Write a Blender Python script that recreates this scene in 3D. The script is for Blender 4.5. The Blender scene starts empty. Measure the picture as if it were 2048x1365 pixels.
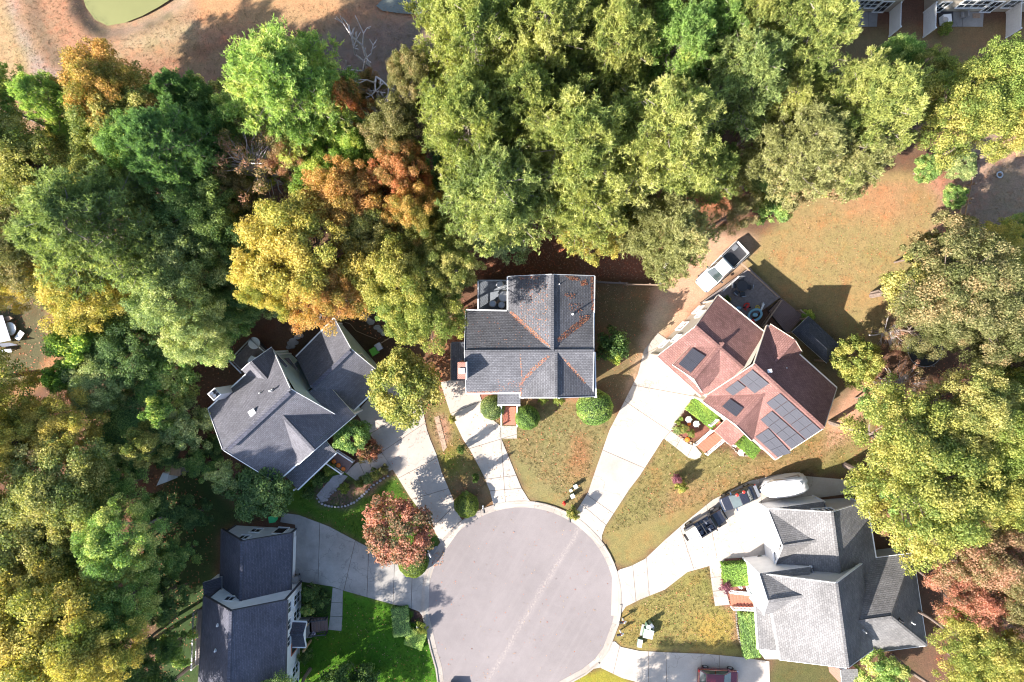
import bpy, bmesh, math, random
import numpy as np
from mathutils import Vector, Matrix
from mathutils.bvhtree import BVHTree

# ------------------------------------------------------------------ camera, light
random.seed(7); RNG = np.random.default_rng(11)
scene = bpy.context.scene
COL = scene.collection
CAM_H = 72.4                      # drone height in metres
PX = CAM_H / 1365.33              # metres on the ground per photograph pixel
cam_d = bpy.data.cameras.new('camera'); cam_d.lens = 24; cam_d.sensor_width = 36
cam_d.clip_start = 0.5; cam_d.clip_end = 1500
cam = bpy.data.objects.new('camera', cam_d); COL.objects.link(cam)
cam.location = (0, 0, CAM_H); scene.camera = cam

SUN_EL = math.radians(35)
SHADOW = Vector((0.845, 0.535, 0)).normalized()       # the way shadows fall on the ground
world = bpy.data.worlds.new('World'); scene.world = world; world.use_nodes = True
wn = world.node_tree.nodes; wl = world.node_tree.links
for n in list(wn): wn.remove(n)
sky = wn.new('ShaderNodeTexSky'); sky.sky_type = 'NISHITA'; sky.sun_disc = False
sky.sun_elevation = SUN_EL
sky.sun_rotation = math.atan2(-SHADOW.x, -SHADOW.y)
sky.air_density = 1.0; sky.dust_density = 1.2; sky.ozone_density = 1.0
bg = wn.new('ShaderNodeBackground'); bg.inputs[1].default_value = 0.125
wo = wn.new('ShaderNodeOutputWorld')
wl.new(sky.outputs[0], bg.inputs[0]); wl.new(bg.outputs[0], wo.inputs[0])
sun_d = bpy.data.lights.new('sun', 'SUN'); sun_d.energy = 5.0; sun_d.angle = math.radians(0.53)
sun_d.color = (1.0, 0.92, 0.82)
sun = bpy.data.objects.new('sun', sun_d); COL.objects.link(sun); sun.location = (-60, -40, 60)
sd = Vector((SHADOW.x * math.cos(SUN_EL), SHADOW.y * math.cos(SUN_EL), -math.sin(SUN_EL)))
sun.rotation_euler = sd.to_track_quat('-Z', 'Y').to_euler()
scene.view_settings.view_transform = 'Standard'; scene.view_settings.look = 'None'
scene.view_settings.gamma = 1; scene.view_settings.use_curve_mapping = False
scene.view_settings.exposure = 1.70
scene.render.engine = 'CYCLES'
scene.cycles.max_bounces = 7; scene.cycles.diffuse_bounces = 4; scene.cycles.glossy_bounces = 2
scene.cycles.transmission_bounces = 3; scene.cycles.transparent_max_bounces = 4
scene.cycles.pixel_filter_type = 'BLACKMAN_HARRIS'; scene.cycles.filter_width = 1.1
scene.cycles.caustics_reflective = False; scene.cycles.caustics_refractive = False

# ------------------------------------------------------------------ helpers
def P(px, py, z=0.0):
    """the point at height z seen at pixel (px, py) of the 2048 x 1365 photograph"""
    k = PX * (CAM_H - z) / CAM_H
    return Vector(((px - 1024) * k, (682.5 - py) * k, z))

def G(px, py):                    # ground pixel to xy
    return ((px - 1024) * PX, (682.5 - py) * PX)

ROOT = {}                         # object -> world location of its thing's base
def tag(o, label=None, cat=None, group=None, kind=None):
    if label: o['label'] = label
    if cat: o['category'] = cat
    if group: o['group'] = group
    if kind: o['kind'] = kind
    return o

def empty(name, loc=(0, 0, 0), label=None, cat=None, group=None, kind=None):
    o = bpy.data.objects.new(name, None); COL.objects.link(o); o.location = loc
    o.empty_display_size = 0.3
    ROOT[o.name] = Vector(loc)
    return tag(o, label, cat, group, kind)

def org(parent):
    return ROOT.get(parent.name, Vector((0, 0, 0))) if parent else Vector((0, 0, 0))

class MB:
    """collects faces with metric UVs (u level, v up the slope) and links them as one mesh object"""
    def __init__(s): s.v = []; s.f = []; s.m = []
    def face(s, pts, m=0):
        b = len(s.v); s.v += [Vector(p) for p in pts]; s.f.append(list(range(b, b + len(pts)))); s.m.append(m)
        return s
    def prism(s, pts, h, m=0, mside=None, down=True):
        """pts: top polygon (any orientation), extruded straight down by h"""
        pts = [Vector(p) for p in pts]
        n = Vector((0, 0, 0))
        for i in range(len(pts)):
            a, b2 = pts[i], pts[(i + 1) % len(pts)]
            n += a.cross(b2)
        if n.z < 0: pts = pts[::-1]
        lo = [p - Vector((0, 0, h)) for p in pts]
        ms = m if mside is None else mside
        if len(pts) == 4:              # split bent quads the same way above and below
            s.face([pts[0], pts[1], pts[2]], m).face([pts[0], pts[2], pts[3]], m)
            s.face([lo[2], lo[1], lo[0]], ms).face([lo[3], lo[2], lo[0]], ms)
        else: s.face(pts, m); s.face(lo[::-1], ms)
        for i in range(len(pts)):
            j = (i + 1) % len(pts); s.face([pts[i], lo[i], lo[j], pts[j]], ms)
        return s
    def box(s, c, size, rz=0.0, m=0):
        c = Vector(c); x, y, z = size[0] / 2, size[1] / 2, size[2] / 2
        R = Matrix.Rotation(rz, 3, 'Z')
        t = [c + R @ Vector((sx * x, sy * y, z)) for sx, sy in ((-1, -1), (1, -1), (1, 1), (-1, 1))]
        return s.prism(t, 2 * z, m)
    def bar(s, a, b, w, h, m=0):
        """a bar from a to b, w wide (level) and h high, centred on the line"""
        a = Vector(a); b = Vector(b); d = (b - a)
        if d.length < 1e-5: return s
        d.normalize()
        up = Vector((0, 0, 1)) if abs(d.z) < 0.95 else Vector((1, 0, 0))
        u = d.cross(up).normalized(); v = u.cross(d).normalized()
        q = [u * (w / 2) * i + v * (h / 2) * j for i, j in ((-1, -1), (1, -1), (1, 1), (-1, 1))]
        A = [a + k for k in q]; B = [b + k for k in q]
        for i in range(4):
            j = (i + 1) % 4; s.face([A[i], A[j], B[j], B[i]], m)
        s.face(A[::-1], m); s.face(B, m)
        return s
    def tube(s, a, b, r0, r1=None, n=8, m=0, caps=True):
        a = Vector(a); b = Vector(b); r1 = r0 if r1 is None else r1
        d = (b - a).normalized()
        up = Vector((0, 0, 1)) if abs(d.z) < 0.95 else Vector((1, 0, 0))
        u = d.cross(up).normalized(); v = u.cross(d).normalized()
        c = [(math.cos(2 * math.pi * i / n), math.sin(2 * math.pi * i / n)) for i in range(n)]
        A = [a + (u * x + v * y) * r0 for x, y in c]; B = [b + (u * x + v * y) * r1 for x, y in c]
        for i in range(n):
            j = (i + 1) % n; s.face([A[i], A[j], B[j], B[i]], m)
        if caps: s.face(A[::-1], m); s.face(B, m)
        return s
    def lathe(s, c, prof, n=14, m=0, squash=1.0, rz=0.0):
        c = Vector(c); R = Matrix.Rotation(rz, 3, 'Z'); rings = []
        for r, z in prof:
            rings.append([c + R @ Vector((math.cos(2 * math.pi * i / n) * r, math.sin(2 * math.pi * i / n) * r * squash, z)) for i in range(n)])
        for k in range(len(rings) - 1):
            for i in range(n):
                j = (i + 1) % n; s.face([rings[k][i], rings[k][j], rings[k + 1][j], rings[k + 1][i]], m)
        s.face(rings[-1], m); s.face(rings[0][::-1], m)
        return s
    def build(s, name, mat, parent=None, kind=None, smooth=False, weld=False, label=None):
        o0 = org(parent)
        me = bpy.data.meshes.new(name)
        me.from_pydata([tuple(v - o0) for v in s.v], [], s.f)
        mats = mat if isinstance(mat, (list, tuple)) else [mat]
        for mm in mats: me.materials.append(mm)
        uv = me.uv_layers.new(name='UVMap')
        data = np.zeros(len(me.loops) * 2, dtype=np.float32)
        for poly, mi in zip(me.polygons, s.m):
            poly.material_index = mi
            n = poly.normal
            if abs(n.z) > 0.999: u = Vector((1, 0, 0))
            else: u = Vector((0, 0, 1)).cross(n).normalized()
            v = n.cross(u)
            for li in poly.loop_indices:
                co = me.vertices[me.loops[li].vertex_index].co
                data[li * 2] = co.dot(u); data[li * 2 + 1] = co.dot(v)
        uv.data.foreach_set('uv', data)
        if weld:
            b = bmesh.new(); b.from_mesh(me); bmesh.ops.remove_doubles(b, verts=b.verts, dist=0.0008); b.to_mesh(me); b.free()
        if smooth: me.polygons.foreach_set('use_smooth', [True] * len(me.polygons))
        o = bpy.data.objects.new(name, me); COL.objects.link(o)
        if parent:
            o.parent = parent; ROOT[o.name] = o0
        else: ROOT[o.name] = Vector((0, 0, 0))
        if kind: o['kind'] = kind
        if label: o['label'] = label
        return o

def thing(name, loc, label, cat, group=None): return empty(name, loc, label, cat, group)

# ------------------------------------------------------------------ materials
class Mat:
    def __init__(s, name):
        s.m = bpy.data.materials.new(name); s.m.use_nodes = True
        s.t = s.m.node_tree; s.n = s.t.nodes; s.l = s.t.links
        for n in list(s.n): s.n.remove(n)
        s.out = s.n.new('ShaderNodeOutputMaterial')
    def node(s, t, **kw):
        n = s.n.new(t)
        for k, v in kw.items():
            if k.startswith('i_'):
                key = k[2:]; key = int(key) if key.isdigit() else key.replace('_', ' ')
                n.inputs[key].default_value = v
            else: setattr(n, k, v)
        return n
    def link(s, a, b): s.l.new(a, b)
    def noise(s, vec, scale, detail=4, rough=0.6):
        n = s.node('ShaderNodeTexNoise'); n.inputs['Scale'].default_value = scale
        n.inputs['Detail'].default_value = detail; n.inputs['Roughness'].default_value = rough
        if vec: s.link(vec, n.inputs['Vector'])
        return n.outputs['Fac']
    def ramp(s, fac, stops):
        r = s.node('ShaderNodeValToRGB'); e = r.color_ramp.elements
        while len(e) > 1: e.remove(e[-1])
        e[0].position = stops[0][0]; e[0].color = (*stops[0][1], 1)
        for p, c in stops[1:]:
            k = e.new(p); k.color = (*c, 1)
        s.link(fac, r.inputs[0]); return r.outputs[0]
    def mix(s, fac, a, b, mode='MIX'):
        m = s.node('ShaderNodeMix', data_type='RGBA', blend_type=mode)
        for k, v in ((0, fac), (6, a), (7, b)):
            if isinstance(v, (int, float)): m.inputs[k].default_value = v
            elif isinstance(v, tuple): m.inputs[k].default_value = (*v[:3], 1)
            else: s.link(v, m.inputs[k])
        return m.outputs[2]
    def math(s, op, a, b=0.0, clamp=False):
        m = s.node('ShaderNodeMath', operation=op, use_clamp=clamp)
        for k, v in ((0, a), (1, b)):
            if isinstance(v, (int, float)): m.inputs[k].default_value = v
            else: s.link(v, m.inputs[k])
        return m.outputs[0]
    def finish(s, color, rough=0.8, bump=None, bstr=0.3, bdist=0.02, metal=0.0, spec=0.4, coat=0.0):
        p = s.node('ShaderNodeBsdfPrincipled')
        if isinstance(color, tuple): p.inputs['Base Color'].default_value = (*color[:3], 1)
        else: s.link(color, p.inputs['Base Color'])
        if isinstance(rough, (int, float)): p.inputs['Roughness'].default_value = rough
        else: s.link(rough, p.inputs['Roughness'])
        p.inputs['Metallic'].default_value = metal
        p.inputs['Specular IOR Level'].default_value = spec
        p.inputs['Coat Weight'].default_value = coat
        if bump is not None:
            b = s.node('ShaderNodeBump'); b.inputs['Strength'].default_value = bstr; b.inputs['Distance'].default_value = bdist
            s.link(bump, b.inputs['Height']); s.link(b.outputs[0], p.inputs['Normal'])
        s.link(p.outputs[0], s.out.inputs[0]); return s.m

def geo(M): return M.node('ShaderNodeNewGeometry').outputs['Position']
def uvo(M): return M.node('ShaderNodeUVMap').outputs[0]

def plain(name, c, rough=0.7, var=0.15, scale=3.0, metal=0.0, spec=0.4, coat=0.0):
    M = Mat(name); g = geo(M)
    f = M.noise(g, scale, 5, 0.65)
    col = M.ramp(f, [(0.3, tuple(x * (1 - var) for x in c)), (0.7, tuple(min(1, x * (1 + var)) for x in c))])
    return M.finish(col, rough, metal=metal, spec=spec, coat=coat)

def shingle(name, base, tint, course=0.19, tab=0.32, contrast=0.45):
    M = Mat(name); uv = uvo(M); g = geo(M)
    br = M.node('ShaderNodeTexBrick'); br.offset = 0.5; br.offset_frequency = 2
    br.inputs['Scale'].default_value = 1.0; br.inputs['Mortar Size'].default_value = 0.022
    br.inputs['Mortar Smooth'].default_value = 0.4; br.inputs['Bias'].default_value = 0.0
    br.inputs['Brick Width'].default_value = tab; br.inputs['Row Height'].default_value = course
    M.link(uv, br.inputs['Vector'])
    br.inputs['Color1'].default_value = (*[x * 0.86 for x in base], 1)
    br.inputs['Color2'].default_value = (*[x * 1.14 for x in tint], 1)
    br.inputs['Mortar'].default_value = (*[x * (1 - contrast) for x in base], 1)
    f1 = M.noise(g, 0.35, 4, 0.6); f2 = M.noise(g, 9.0, 3, 0.7); f3 = M.noise(uv, 26.0, 2, 0.7)
    c = M.mix(0.5, br.outputs['Color'], M.ramp(f1, [(0.32, (0.62,) * 3), (0.68, (1.35,) * 3)]), 'MULTIPLY')
    c = M.mix(0.6, c, M.ramp(f2, [(0.3, (0.74,) * 3), (0.7, (1.28,) * 3)]), 'MULTIPLY')
    c = M.mix(0.55, c, M.ramp(f3, [(0.3, (0.7,) * 3), (0.7, (1.3,) * 3)]), 'MULTIPLY')
    # each course is a step: height falls from its butt edge up the slope
    sep = M.node('ShaderNodeSeparateXYZ'); M.link(uv, sep.inputs[0])
    fr = M.math('FRACT', M.math('DIVIDE', sep.outputs[1], course))
    hgt = M.math('SUBTRACT', M.math('MULTIPLY', br.outputs['Fac'], -0.8), fr)
    return M.finish(c, 0.92, hgt, 0.75, 0.03, spec=0.2)

def siding(name, base, lap=0.18):
    M = Mat(name); uv = uvo(M); g = geo(M)
    sep = M.node('ShaderNodeSeparateXYZ'); M.link(uv, sep.inputs[0])
    fr = M.math('FRACT', M.math('DIVIDE', sep.outputs[1], lap))
    f = M.noise(g, 1.2, 4, 0.6)
    c = M.ramp(f, [(0.3, tuple(x * 0.9 for x in base)), (0.7, tuple(min(0.9, x * 1.05) for x in base))])
    return M.finish(c, 0.6, fr, 0.5, 0.03)

def brickmat(name, a, b, mortar, w=0.2, h=0.1):
    M = Mat(name); uv = uvo(M)
    br = M.node('ShaderNodeTexBrick'); br.inputs['Scale'].default_value = 1.0
    br.inputs['Brick Width'].default_value = w; br.inputs['Row Height'].default_value = h
    br.inputs['Mortar Size'].default_value = 0.012
    br.inputs['Color1'].default_value = (*a, 1); br.inputs['Color2'].default_value = (*b, 1); br.inputs['Mortar'].default_value = (*mortar, 1)
    M.link(uv, br.inputs['Vector'])
    return M.finish(br.outputs['Color'], 0.85, M.math('MULTIPLY', br.outputs['Fac'], -1.0), 0.5, 0.01)

def concrete(name, base, stain=0.25):
    M = Mat(name); g = geo(M)
    a = M.noise(g, 0.35, 6, 0.62); b = M.noise(g, 6.0, 5, 0.7); d = M.noise(g, 1.6, 5, 0.65)
    c = M.ramp(a, [(0.28, tuple(x * (1 - stain) for x in base)), (0.62, tuple(min(0.95, x * 1.06) for x in base))])
    c = M.mix(0.6, c, M.ramp(b, [(0.25, (0.88,) * 3), (0.7, (1.1,) * 3)]), 'MULTIPLY')
    spots = M.ramp(d, [(0.66, (0, 0, 0)), (0.76, (1, 1, 1))])
    c = M.mix(M.math('MULTIPLY', spots, 0.35), c, tuple(x * 0.6 for x in base))
    # fine wandering cracks
    vor = M.node('ShaderNodeTexVoronoi', feature='DISTANCE_TO_EDGE'); vor.inputs['Scale'].default_value = 0.16
    wob = M.node('ShaderNodeTexNoise'); wob.inputs['Scale'].default_value = 0.8; wob.inputs['Detail'].default_value = 5
    M.link(g, wob.inputs['Vector'])
    mixv = M.node('ShaderNodeMix', data_type='VECTOR'); mixv.inputs[0].default_value = 0.6
    add = M.node('ShaderNodeVectorMath', operation='ADD'); M.link(g, add.inputs[0])
    sc = M.node('ShaderNodeVectorMath', operation='SCALE'); sc.inputs['Scale'].default_value = 2.2
    M.link(wob.outputs['Color'], sc.inputs[0]); M.link(sc.outputs[0], add.inputs[1]); M.link(add.outputs[0], vor.inputs['Vector'])
    crack = M.math('LESS_THAN', vor.outputs['Distance'], 0.0045)
    c = M.mix(M.math('MULTIPLY', crack, 0.4), c, tuple(x * 0.35 for x in base))
    oi = M.node('ShaderNodeObjectInfo')
    c = M.mix(1.0, c, M.ramp(oi.outputs['Random'], [(0.0, (0.90, 0.90, 0.91)), (1.0, (1.06, 1.05, 1.03))]), 'MULTIPLY')
    return M.finish(c, 0.85, b, 0.25, 0.01)

M_ = {}
M_['slate'] = shingle('slate_shingle', (0.122, 0.121, 0.140), (0.127, 0.126, 0.146), 0.15, 0.3, 0.25)
M_['slate_dark'] = shingle('dark_slate_shingle', (0.085, 0.088, 0.115), (0.090, 0.092, 0.120), 0.15, 0.3, 0.3)
M_['grey3'] = shingle('grey_tab_shingle', (0.102, 0.104, 0.118), (0.108, 0.110, 0.123), 0.19, 0.3, 0.38)
M_['brown'] = shingle('brown_shingle', (0.205, 0.108, 0.096), (0.210, 0.113, 0.101), 0.2, 0.3, 0.32)
M_['grey'] = shingle('pale_grey_shingle', (0.162, 0.159, 0.163), (0.166, 0.163, 0.166), 0.2, 0.32, 0.22)
M_['char'] = shingle('charcoal_shingle', (0.060, 0.066, 0.082), (0.070, 0.076, 0.092), 0.2, 0.3, 0.3)
M_['white'] = plain('white_paint', (0.72, 0.73, 0.74), 0.5, 0.05)
M_['cream'] = siding('cream_siding', (0.62, 0.56, 0.47))
M_['w_side'] = siding('white_siding', (0.66, 0.68, 0.71))
M_['teal_side'] = siding('pale_grey_green_siding', (0.42, 0.50, 0.48))
M_['grey_side'] = siding('grey_siding', (0.42, 0.43, 0.45))
M_['tan_side'] = siding('tan_siding', (0.40, 0.35, 0.29))
M_['brick'] = brickmat('red_brick', (0.30, 0.11, 0.08), (0.24, 0.085, 0.065), (0.32, 0.26, 0.22))
M_['brick_dim'] = brickmat('mauve_brick', (0.17, 0.095, 0.085), (0.13, 0.075, 0.07), (0.2, 0.17, 0.16))
M_['redwood'] = plain('red_stained_boards', (0.36, 0.125, 0.08), 0.7, 0.22, 6)
M_['deckgrey'] = plain('weathered_grey_boards', (0.17, 0.145, 0.14), 0.8, 0.3, 5)
M_['deckblue'] = plain('blue_grey_boards', (0.16, 0.18, 0.21), 0.7, 0.2, 5)
M_['decktan'] = plain('tan_boards', (0.30, 0.21, 0.15), 0.8, 0.25, 5)
M_['rawwood'] = plain('raw_pine', (0.42, 0.27, 0.14), 0.8, 0.2, 5)
M_['conc'] = concrete('pale_concrete', (0.355, 0.318, 0.282), 0.18)
M_['conc_old'] = concrete('weathered_concrete', (0.27, 0.258, 0.245), 0.4)
M_['curb'] = concrete('curb_concrete', (0.30, 0.265, 0.235), 0.25)
M_['stone'] = concrete('flagstone', (0.26, 0.26, 0.28), 0.4)
M_['metal'] = plain('grey_metal', (0.35, 0.36, 0.38), 0.4, 0.1, 3, 0.7)
M_['darkmetal'] = plain('dark_metal', (0.03, 0.03, 0.035), 0.5, 0.1)
M_['black'] = plain('black_rubber', (0.02, 0.02, 0.022), 0.8, 0.1)
M_['chrome'] = plain('chrome', (0.6, 0.6, 0.62), 0.2, 0.05, 3, 1.0)
M_['orange'] = plain('pumpkin_skin', (0.65, 0.16, 0.015), 0.5, 0.15, 8)
M_['binlid'] = plain('green_bin_plastic', (0.12, 0.42, 0.06), 0.45, 0.08)
M_['binteal'] = plain('green_can_plastic', (0.03, 0.40, 0.14), 0.45, 0.08)
M_['utility'] = plain('pale_green_enamel', (0.55, 0.62, 0.58), 0.5, 0.08)
M_['utility_dk'] = plain('green_enamel', (0.10, 0.17, 0.13), 0.5, 0.08)
M_['red'] = plain('red_plastic', (0.6, 0.03, 0.02), 0.4, 0.08)
M_['blue'] = plain('sky_blue_plastic', (0.22, 0.42, 0.52), 0.4, 0.08)
M_['yellow'] = plain('yellow_plastic', (0.6, 0.45, 0.05), 0.4, 0.08)
M_['bark'] = plain('grey_brown_bark', (0.17, 0.13, 0.11), 0.9, 0.35, 4)
M_['bark_pale'] = plain('bleached_wood', (0.50, 0.45, 0.45), 0.85, 0.2, 4)
M_['cloth'] = plain('white_tarpaulin', (0.70, 0.70, 0.71), 0.7, 0.06, 1.5)
M_['cloth_tan'] = plain('tan_tarpaulin', (0.34, 0.29, 0.24), 0.7, 0.1, 1.5)
M_['seat'] = plain('grey_seat_leather', (0.10, 0.11, 0.14), 0.6, 0.2, 6)
M_['paint_white'] = plain('white_car_paint', (0.72, 0.73, 0.74), 0.3, 0.03, 2, 0, 0.5, 0.5)
M_['paint_black'] = plain('black_car_paint', (0.018, 0.019, 0.028), 0.25, 0.1, 2, 0, 0.5, 0.8)
M_['paint_red'] = plain('maroon_car_paint', (0.11, 0.008, 0.016), 0.22, 0.1, 2, 0.2, 0.5, 1.0)
def glass():
    M = Mat('window_glass'); f = M.noise(geo(M), 0.6, 2)
    c = M.ramp(f, [(0.3, (0.015, 0.02, 0.025)), (0.7, (0.035, 0.045, 0.05))])
    return M.finish(c, 0.06, spec=0.8)
M_['glass'] = glass()
def cglass():
    M = Mat('car_glass'); f = M.noise(geo(M), 0.8, 2)
    c = M.ramp(f, [(0.3, (0.02, 0.03, 0.032)), (0.7, (0.05, 0.075, 0.078))])
    return M.finish(c, 0.05, spec=1.0)
M_['carglass'] = cglass()
def solar():
    M = Mat('solar_cells'); uv = uvo(M)
    br = M.node('ShaderNodeTexBrick'); br.offset = 0.0
    br.inputs['Scale'].default_value = 1.0; br.inputs['Brick Width'].default_value = 0.166; br.inputs['Row Height'].default_value = 0.166
    br.inputs['Mortar Size'].default_value = 0.006
    br.inputs['Color1'].default_value = (0.030, 0.032, 0.045, 1); br.inputs['Color2'].default_value = (0.036, 0.038, 0.052, 1)
    br.inputs['Mortar'].default_value = (0.07, 0.07, 0.08, 1)
    M.link(uv, br.inputs['Vector'])
    return M.finish(br.outputs['Color'], 0.5, spec=0.35)
M_['solar'] = solar()
def asphalt():
    M = Mat('worn_asphalt'); g = geo(M)
    a = M.noise(g, 0.10, 5, 0.6); b = M.noise(g, 14.0, 4, 0.8); d = M.noise(g, 0.9, 6, 0.7)
    c = M.ramp(a, [(0.3, (0.160, 0.142, 0.143)), (0.7, (0.196, 0.174, 0.175))])
    c = M.mix(0.75, c, M.ramp(b, [(0.25, (0.8,) * 3), (0.75, (1.22,) * 3)]), 'MULTIPLY')
    c = M.mix(0.6, c, M.ramp(d, [(0.25, (0.86,) * 3), (0.75, (1.12,) * 3)]), 'MULTIPLY')
    # pale drag marks running across the turning circle
    mp = M.node('ShaderNodeMapping'); mp.inputs['Rotation'].default_value = (0, 0, math.radians(-59)); M.link(g, mp.inputs['Vector'])
    sep = M.node('ShaderNodeSeparateXYZ'); M.link(mp.outputs[0], sep.inputs[0])
    off = M.math('ADD', sep.outputs[1], M.math('MULTIPLY', M.noise(g, 0.25, 3), 0.9))
    off = M.math('ABSOLUTE', M.math('ADD', off, 15.9 + 0.0))
    band = M.math('SUBTRACT', 1.0, M.math('MULTIPLY', off, 2.2), True)
    br = M.ramp(M.noise(g, 5.0, 5, 0.8), [(0.45, (0, 0, 0)), (0.62, (1, 1, 1))])
    c = M.mix(M.math('MULTIPLY', M.math('MULTIPLY', band, br), 0.7), c, (0.33, 0.285, 0.26))
    mp2 = M.node('ShaderNodeMapping'); mp2.inputs['Scale'].default_value = (0.06, 1.6, 1); M.link(mp.outputs[0], mp2.inputs['Vector'])
    st = M.ramp(M.noise(mp2.outputs[0], 1.0, 5, 0.7), [(0.5, (0, 0, 0)), (0.75, (1, 1, 1))])
    c = M.mix(M.math('MULTIPLY', st, 0.25), c, (0.25, 0.222, 0.22))
    oil = M.ramp(M.noise(g, 1.7, 2, 0.5), [(0.73, (0, 0, 0)), (0.80, (1, 1, 1))])
    c = M.mix(M.math('MULTIPLY', oil, 0.6), c, (0.1, 0.09, 0.09))
    return M.finish(c, 0.88, b, 0.3, 0.01)
M_['asphalt'] = asphalt()
def water(name, c):
    M = Mat(name); f = M.noise(geo(M), 0.2, 3)
    return M.finish(M.ramp(f, [(0.3, tuple(x * 0.85 for x in c)), (0.7, c)]), 0.12, M.noise(geo(M), 3.0, 2), 0.05, 0.02, spec=0.5)
M_['water'] = water('muddy_green_water', (0.19, 0.19, 0.075))
M_['water2'] = water('dark_still_water', (0.13, 0.14, 0.12))

def leafmat(name, A, B, C, bias=0.5, rough=0.6):
    """leaf colours A to B by clump, touched with C on some sprays; every value is the leaf's own pigment"""
    def soft(c):
        l = .3 * c[0] + .6 * c[1] + .1 * c[2]; g_ = 1.45 + (.2 if 'pine' in name else 0)
        c = ((c[0] + .16 * c[1], c[1], c[2] * .72) if c[1] > c[0] else c)      # warm autumn greens
        return tuple(min(.6, (x * .82 + l * .18) * g_) for x in c)
    A, B, C = soft(A), soft(B), soft(C)
    M = Mat(name)
    at = M.node('ShaderNodeAttribute'); at.attribute_name = 'tint'
    ac = M.node('ShaderNodeAttribute'); ac.attribute_name = 'clump'
    oi = M.node('ShaderNodeObjectInfo')
    g = geo(M)
    n1 = M.noise(g, 0.22, 3, 0.6)
    f = M.math('ADD', M.math('MULTIPLY', ac.outputs['Fac'], 0.55), M.math('MULTIPLY', n1, 1.0))
    f = M.math('ADD', f, M.math('SUBTRACT', M.math('MULTIPLY', oi.outputs['Random'], 0.24), 0.42 + 0.12 - bias * 0.3))
    f = M.math('ADD', f, M.math('MULTIPLY', M.math('SUBTRACT', at.outputs['Fac'], 0.5), 0.35))
    col = M.ramp(f, [(0.28, A), (0.62, B), (0.86, C)])
    v = M.ramp(at.outputs['Fac'], [(0.0, (0.62,) * 3), (1.0, (1.38,) * 3)])
    col = M.mix(1.0, col, v, 'MULTIPLY')
    d = M.node('ShaderNodeBsdfDiffuse'); t = M.node('ShaderNodeBsdfTranslucent'); gl = M.node('ShaderNodeBsdfGlossy')
    gl.inputs['Roughness'].default_value = rough; gl.inputs['Color'].default_value = (0.5, 0.5, 0.5, 1)
    M.link(col, d.inputs['Color'])
    tc = M.mix(1.0, col, (1.15, 1.2, 0.7), 'MULTIPLY'); M.link(tc, t.inputs['Color'])
    m1 = M.node('ShaderNodeMixShader'); m1.inputs[0].default_value = 0.48
    M.link(d.outputs[0], m1.inputs[1]); M.link(t.outputs[0], m1.inputs[2])
    m2 = M.node('ShaderNodeMixShader'); m2.inputs[0].default_value = 0.03
    M.link(m1.outputs[0], m2.inputs[1]); M.link(gl.outputs[0], m2.inputs[2])
    M.link(m2.outputs[0], M.out.inputs[0]); return M.m
L_ = {
 'pine_bright': leafmat('pine_needles_bright', (0.078, 0.195, 0.046), (0.169, 0.325, 0.072), (0.351, 0.39, 0.117)),
 'pine_yg': leafmat('pine_needles_yellow_green', (0.103, 0.178, 0.040), (0.229, 0.286, 0.069), (0.355, 0.343, 0.103)),
 'pine_tan': leafmat('pine_needles_tan', (0.133, 0.166, 0.055), (0.265, 0.265, 0.088), (0.376, 0.298, 0.122)),
 'pine_blue': leafmat('pine_needles_grey_green', (0.092, 0.167, 0.057), (0.184, 0.270, 0.086), (0.299, 0.333, 0.127)),
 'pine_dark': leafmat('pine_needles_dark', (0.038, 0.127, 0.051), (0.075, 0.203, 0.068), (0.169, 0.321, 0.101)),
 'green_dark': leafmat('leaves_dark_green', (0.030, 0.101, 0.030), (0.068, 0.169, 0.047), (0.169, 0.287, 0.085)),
 'green_mid': leafmat('leaves_green', (0.069, 0.194, 0.049), (0.155, 0.330, 0.069), (0.428, 0.524, 0.116)),
 'green_grey': leafmat('leaves_grey_green', (0.098, 0.194, 0.078), (0.214, 0.322, 0.128), (0.467, 0.486, 0.194)),
 'green_bright': leafmat('leaves_bright_green', (0.072, 0.208, 0.026), (0.156, 0.351, 0.039), (0.364, 0.455, 0.065)),
 'lime': leafmat('leaves_lime', (0.096, 0.188, 0.024), (0.168, 0.260, 0.036), (0.248, 0.296, 0.056)),
 'olive': leafmat('leaves_olive', (0.105, 0.179, 0.041), (0.254, 0.284, 0.067), (0.523, 0.359, 0.090)),
 'yellow_green': leafmat('leaves_yellow_green', (0.106, 0.184, 0.024), (0.250, 0.286, 0.043), (0.404, 0.337, 0.058)),
 'gold': leafmat('leaves_gold', (0.14, 0.21, 0.025), (0.38, 0.31, 0.03), (0.54, 0.32, 0.03), 0.8),
 'orange': leafmat('leaves_orange', (0.18, 0.19, 0.03), (0.44, 0.26, 0.04), (0.52, 0.21, 0.04), 0.85),
 'redorange': leafmat('leaves_red_orange', (0.2, 0.17, 0.04), (0.46, 0.2, 0.06), (0.5, 0.15, 0.05), 0.9),
 'tan': leafmat('leaves_tan', (0.117, 0.144, 0.045), (0.225, 0.198, 0.072), (0.324, 0.216, 0.090)),
 'rust': leafmat('leaves_rust', (0.12, 0.14, 0.05), (0.27, 0.17, 0.08), (0.38, 0.18, 0.11), 0.6),
 'maple': leafmat('leaves_maple_red', (0.09, 0.09, 0.03), (0.36, 0.14, 0.08), (0.44, 0.17, 0.1), 0.75),
 'olive_tan': leafmat('leaves_olive_tan', (0.090, 0.126, 0.036), (0.180, 0.171, 0.054), (0.297, 0.207, 0.081)),
 'purple': leafmat('leaves_purple', (0.117, 0.039, 0.065), (0.26, 0.078, 0.13), (0.455, 0.208, 0.26)),
}
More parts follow.
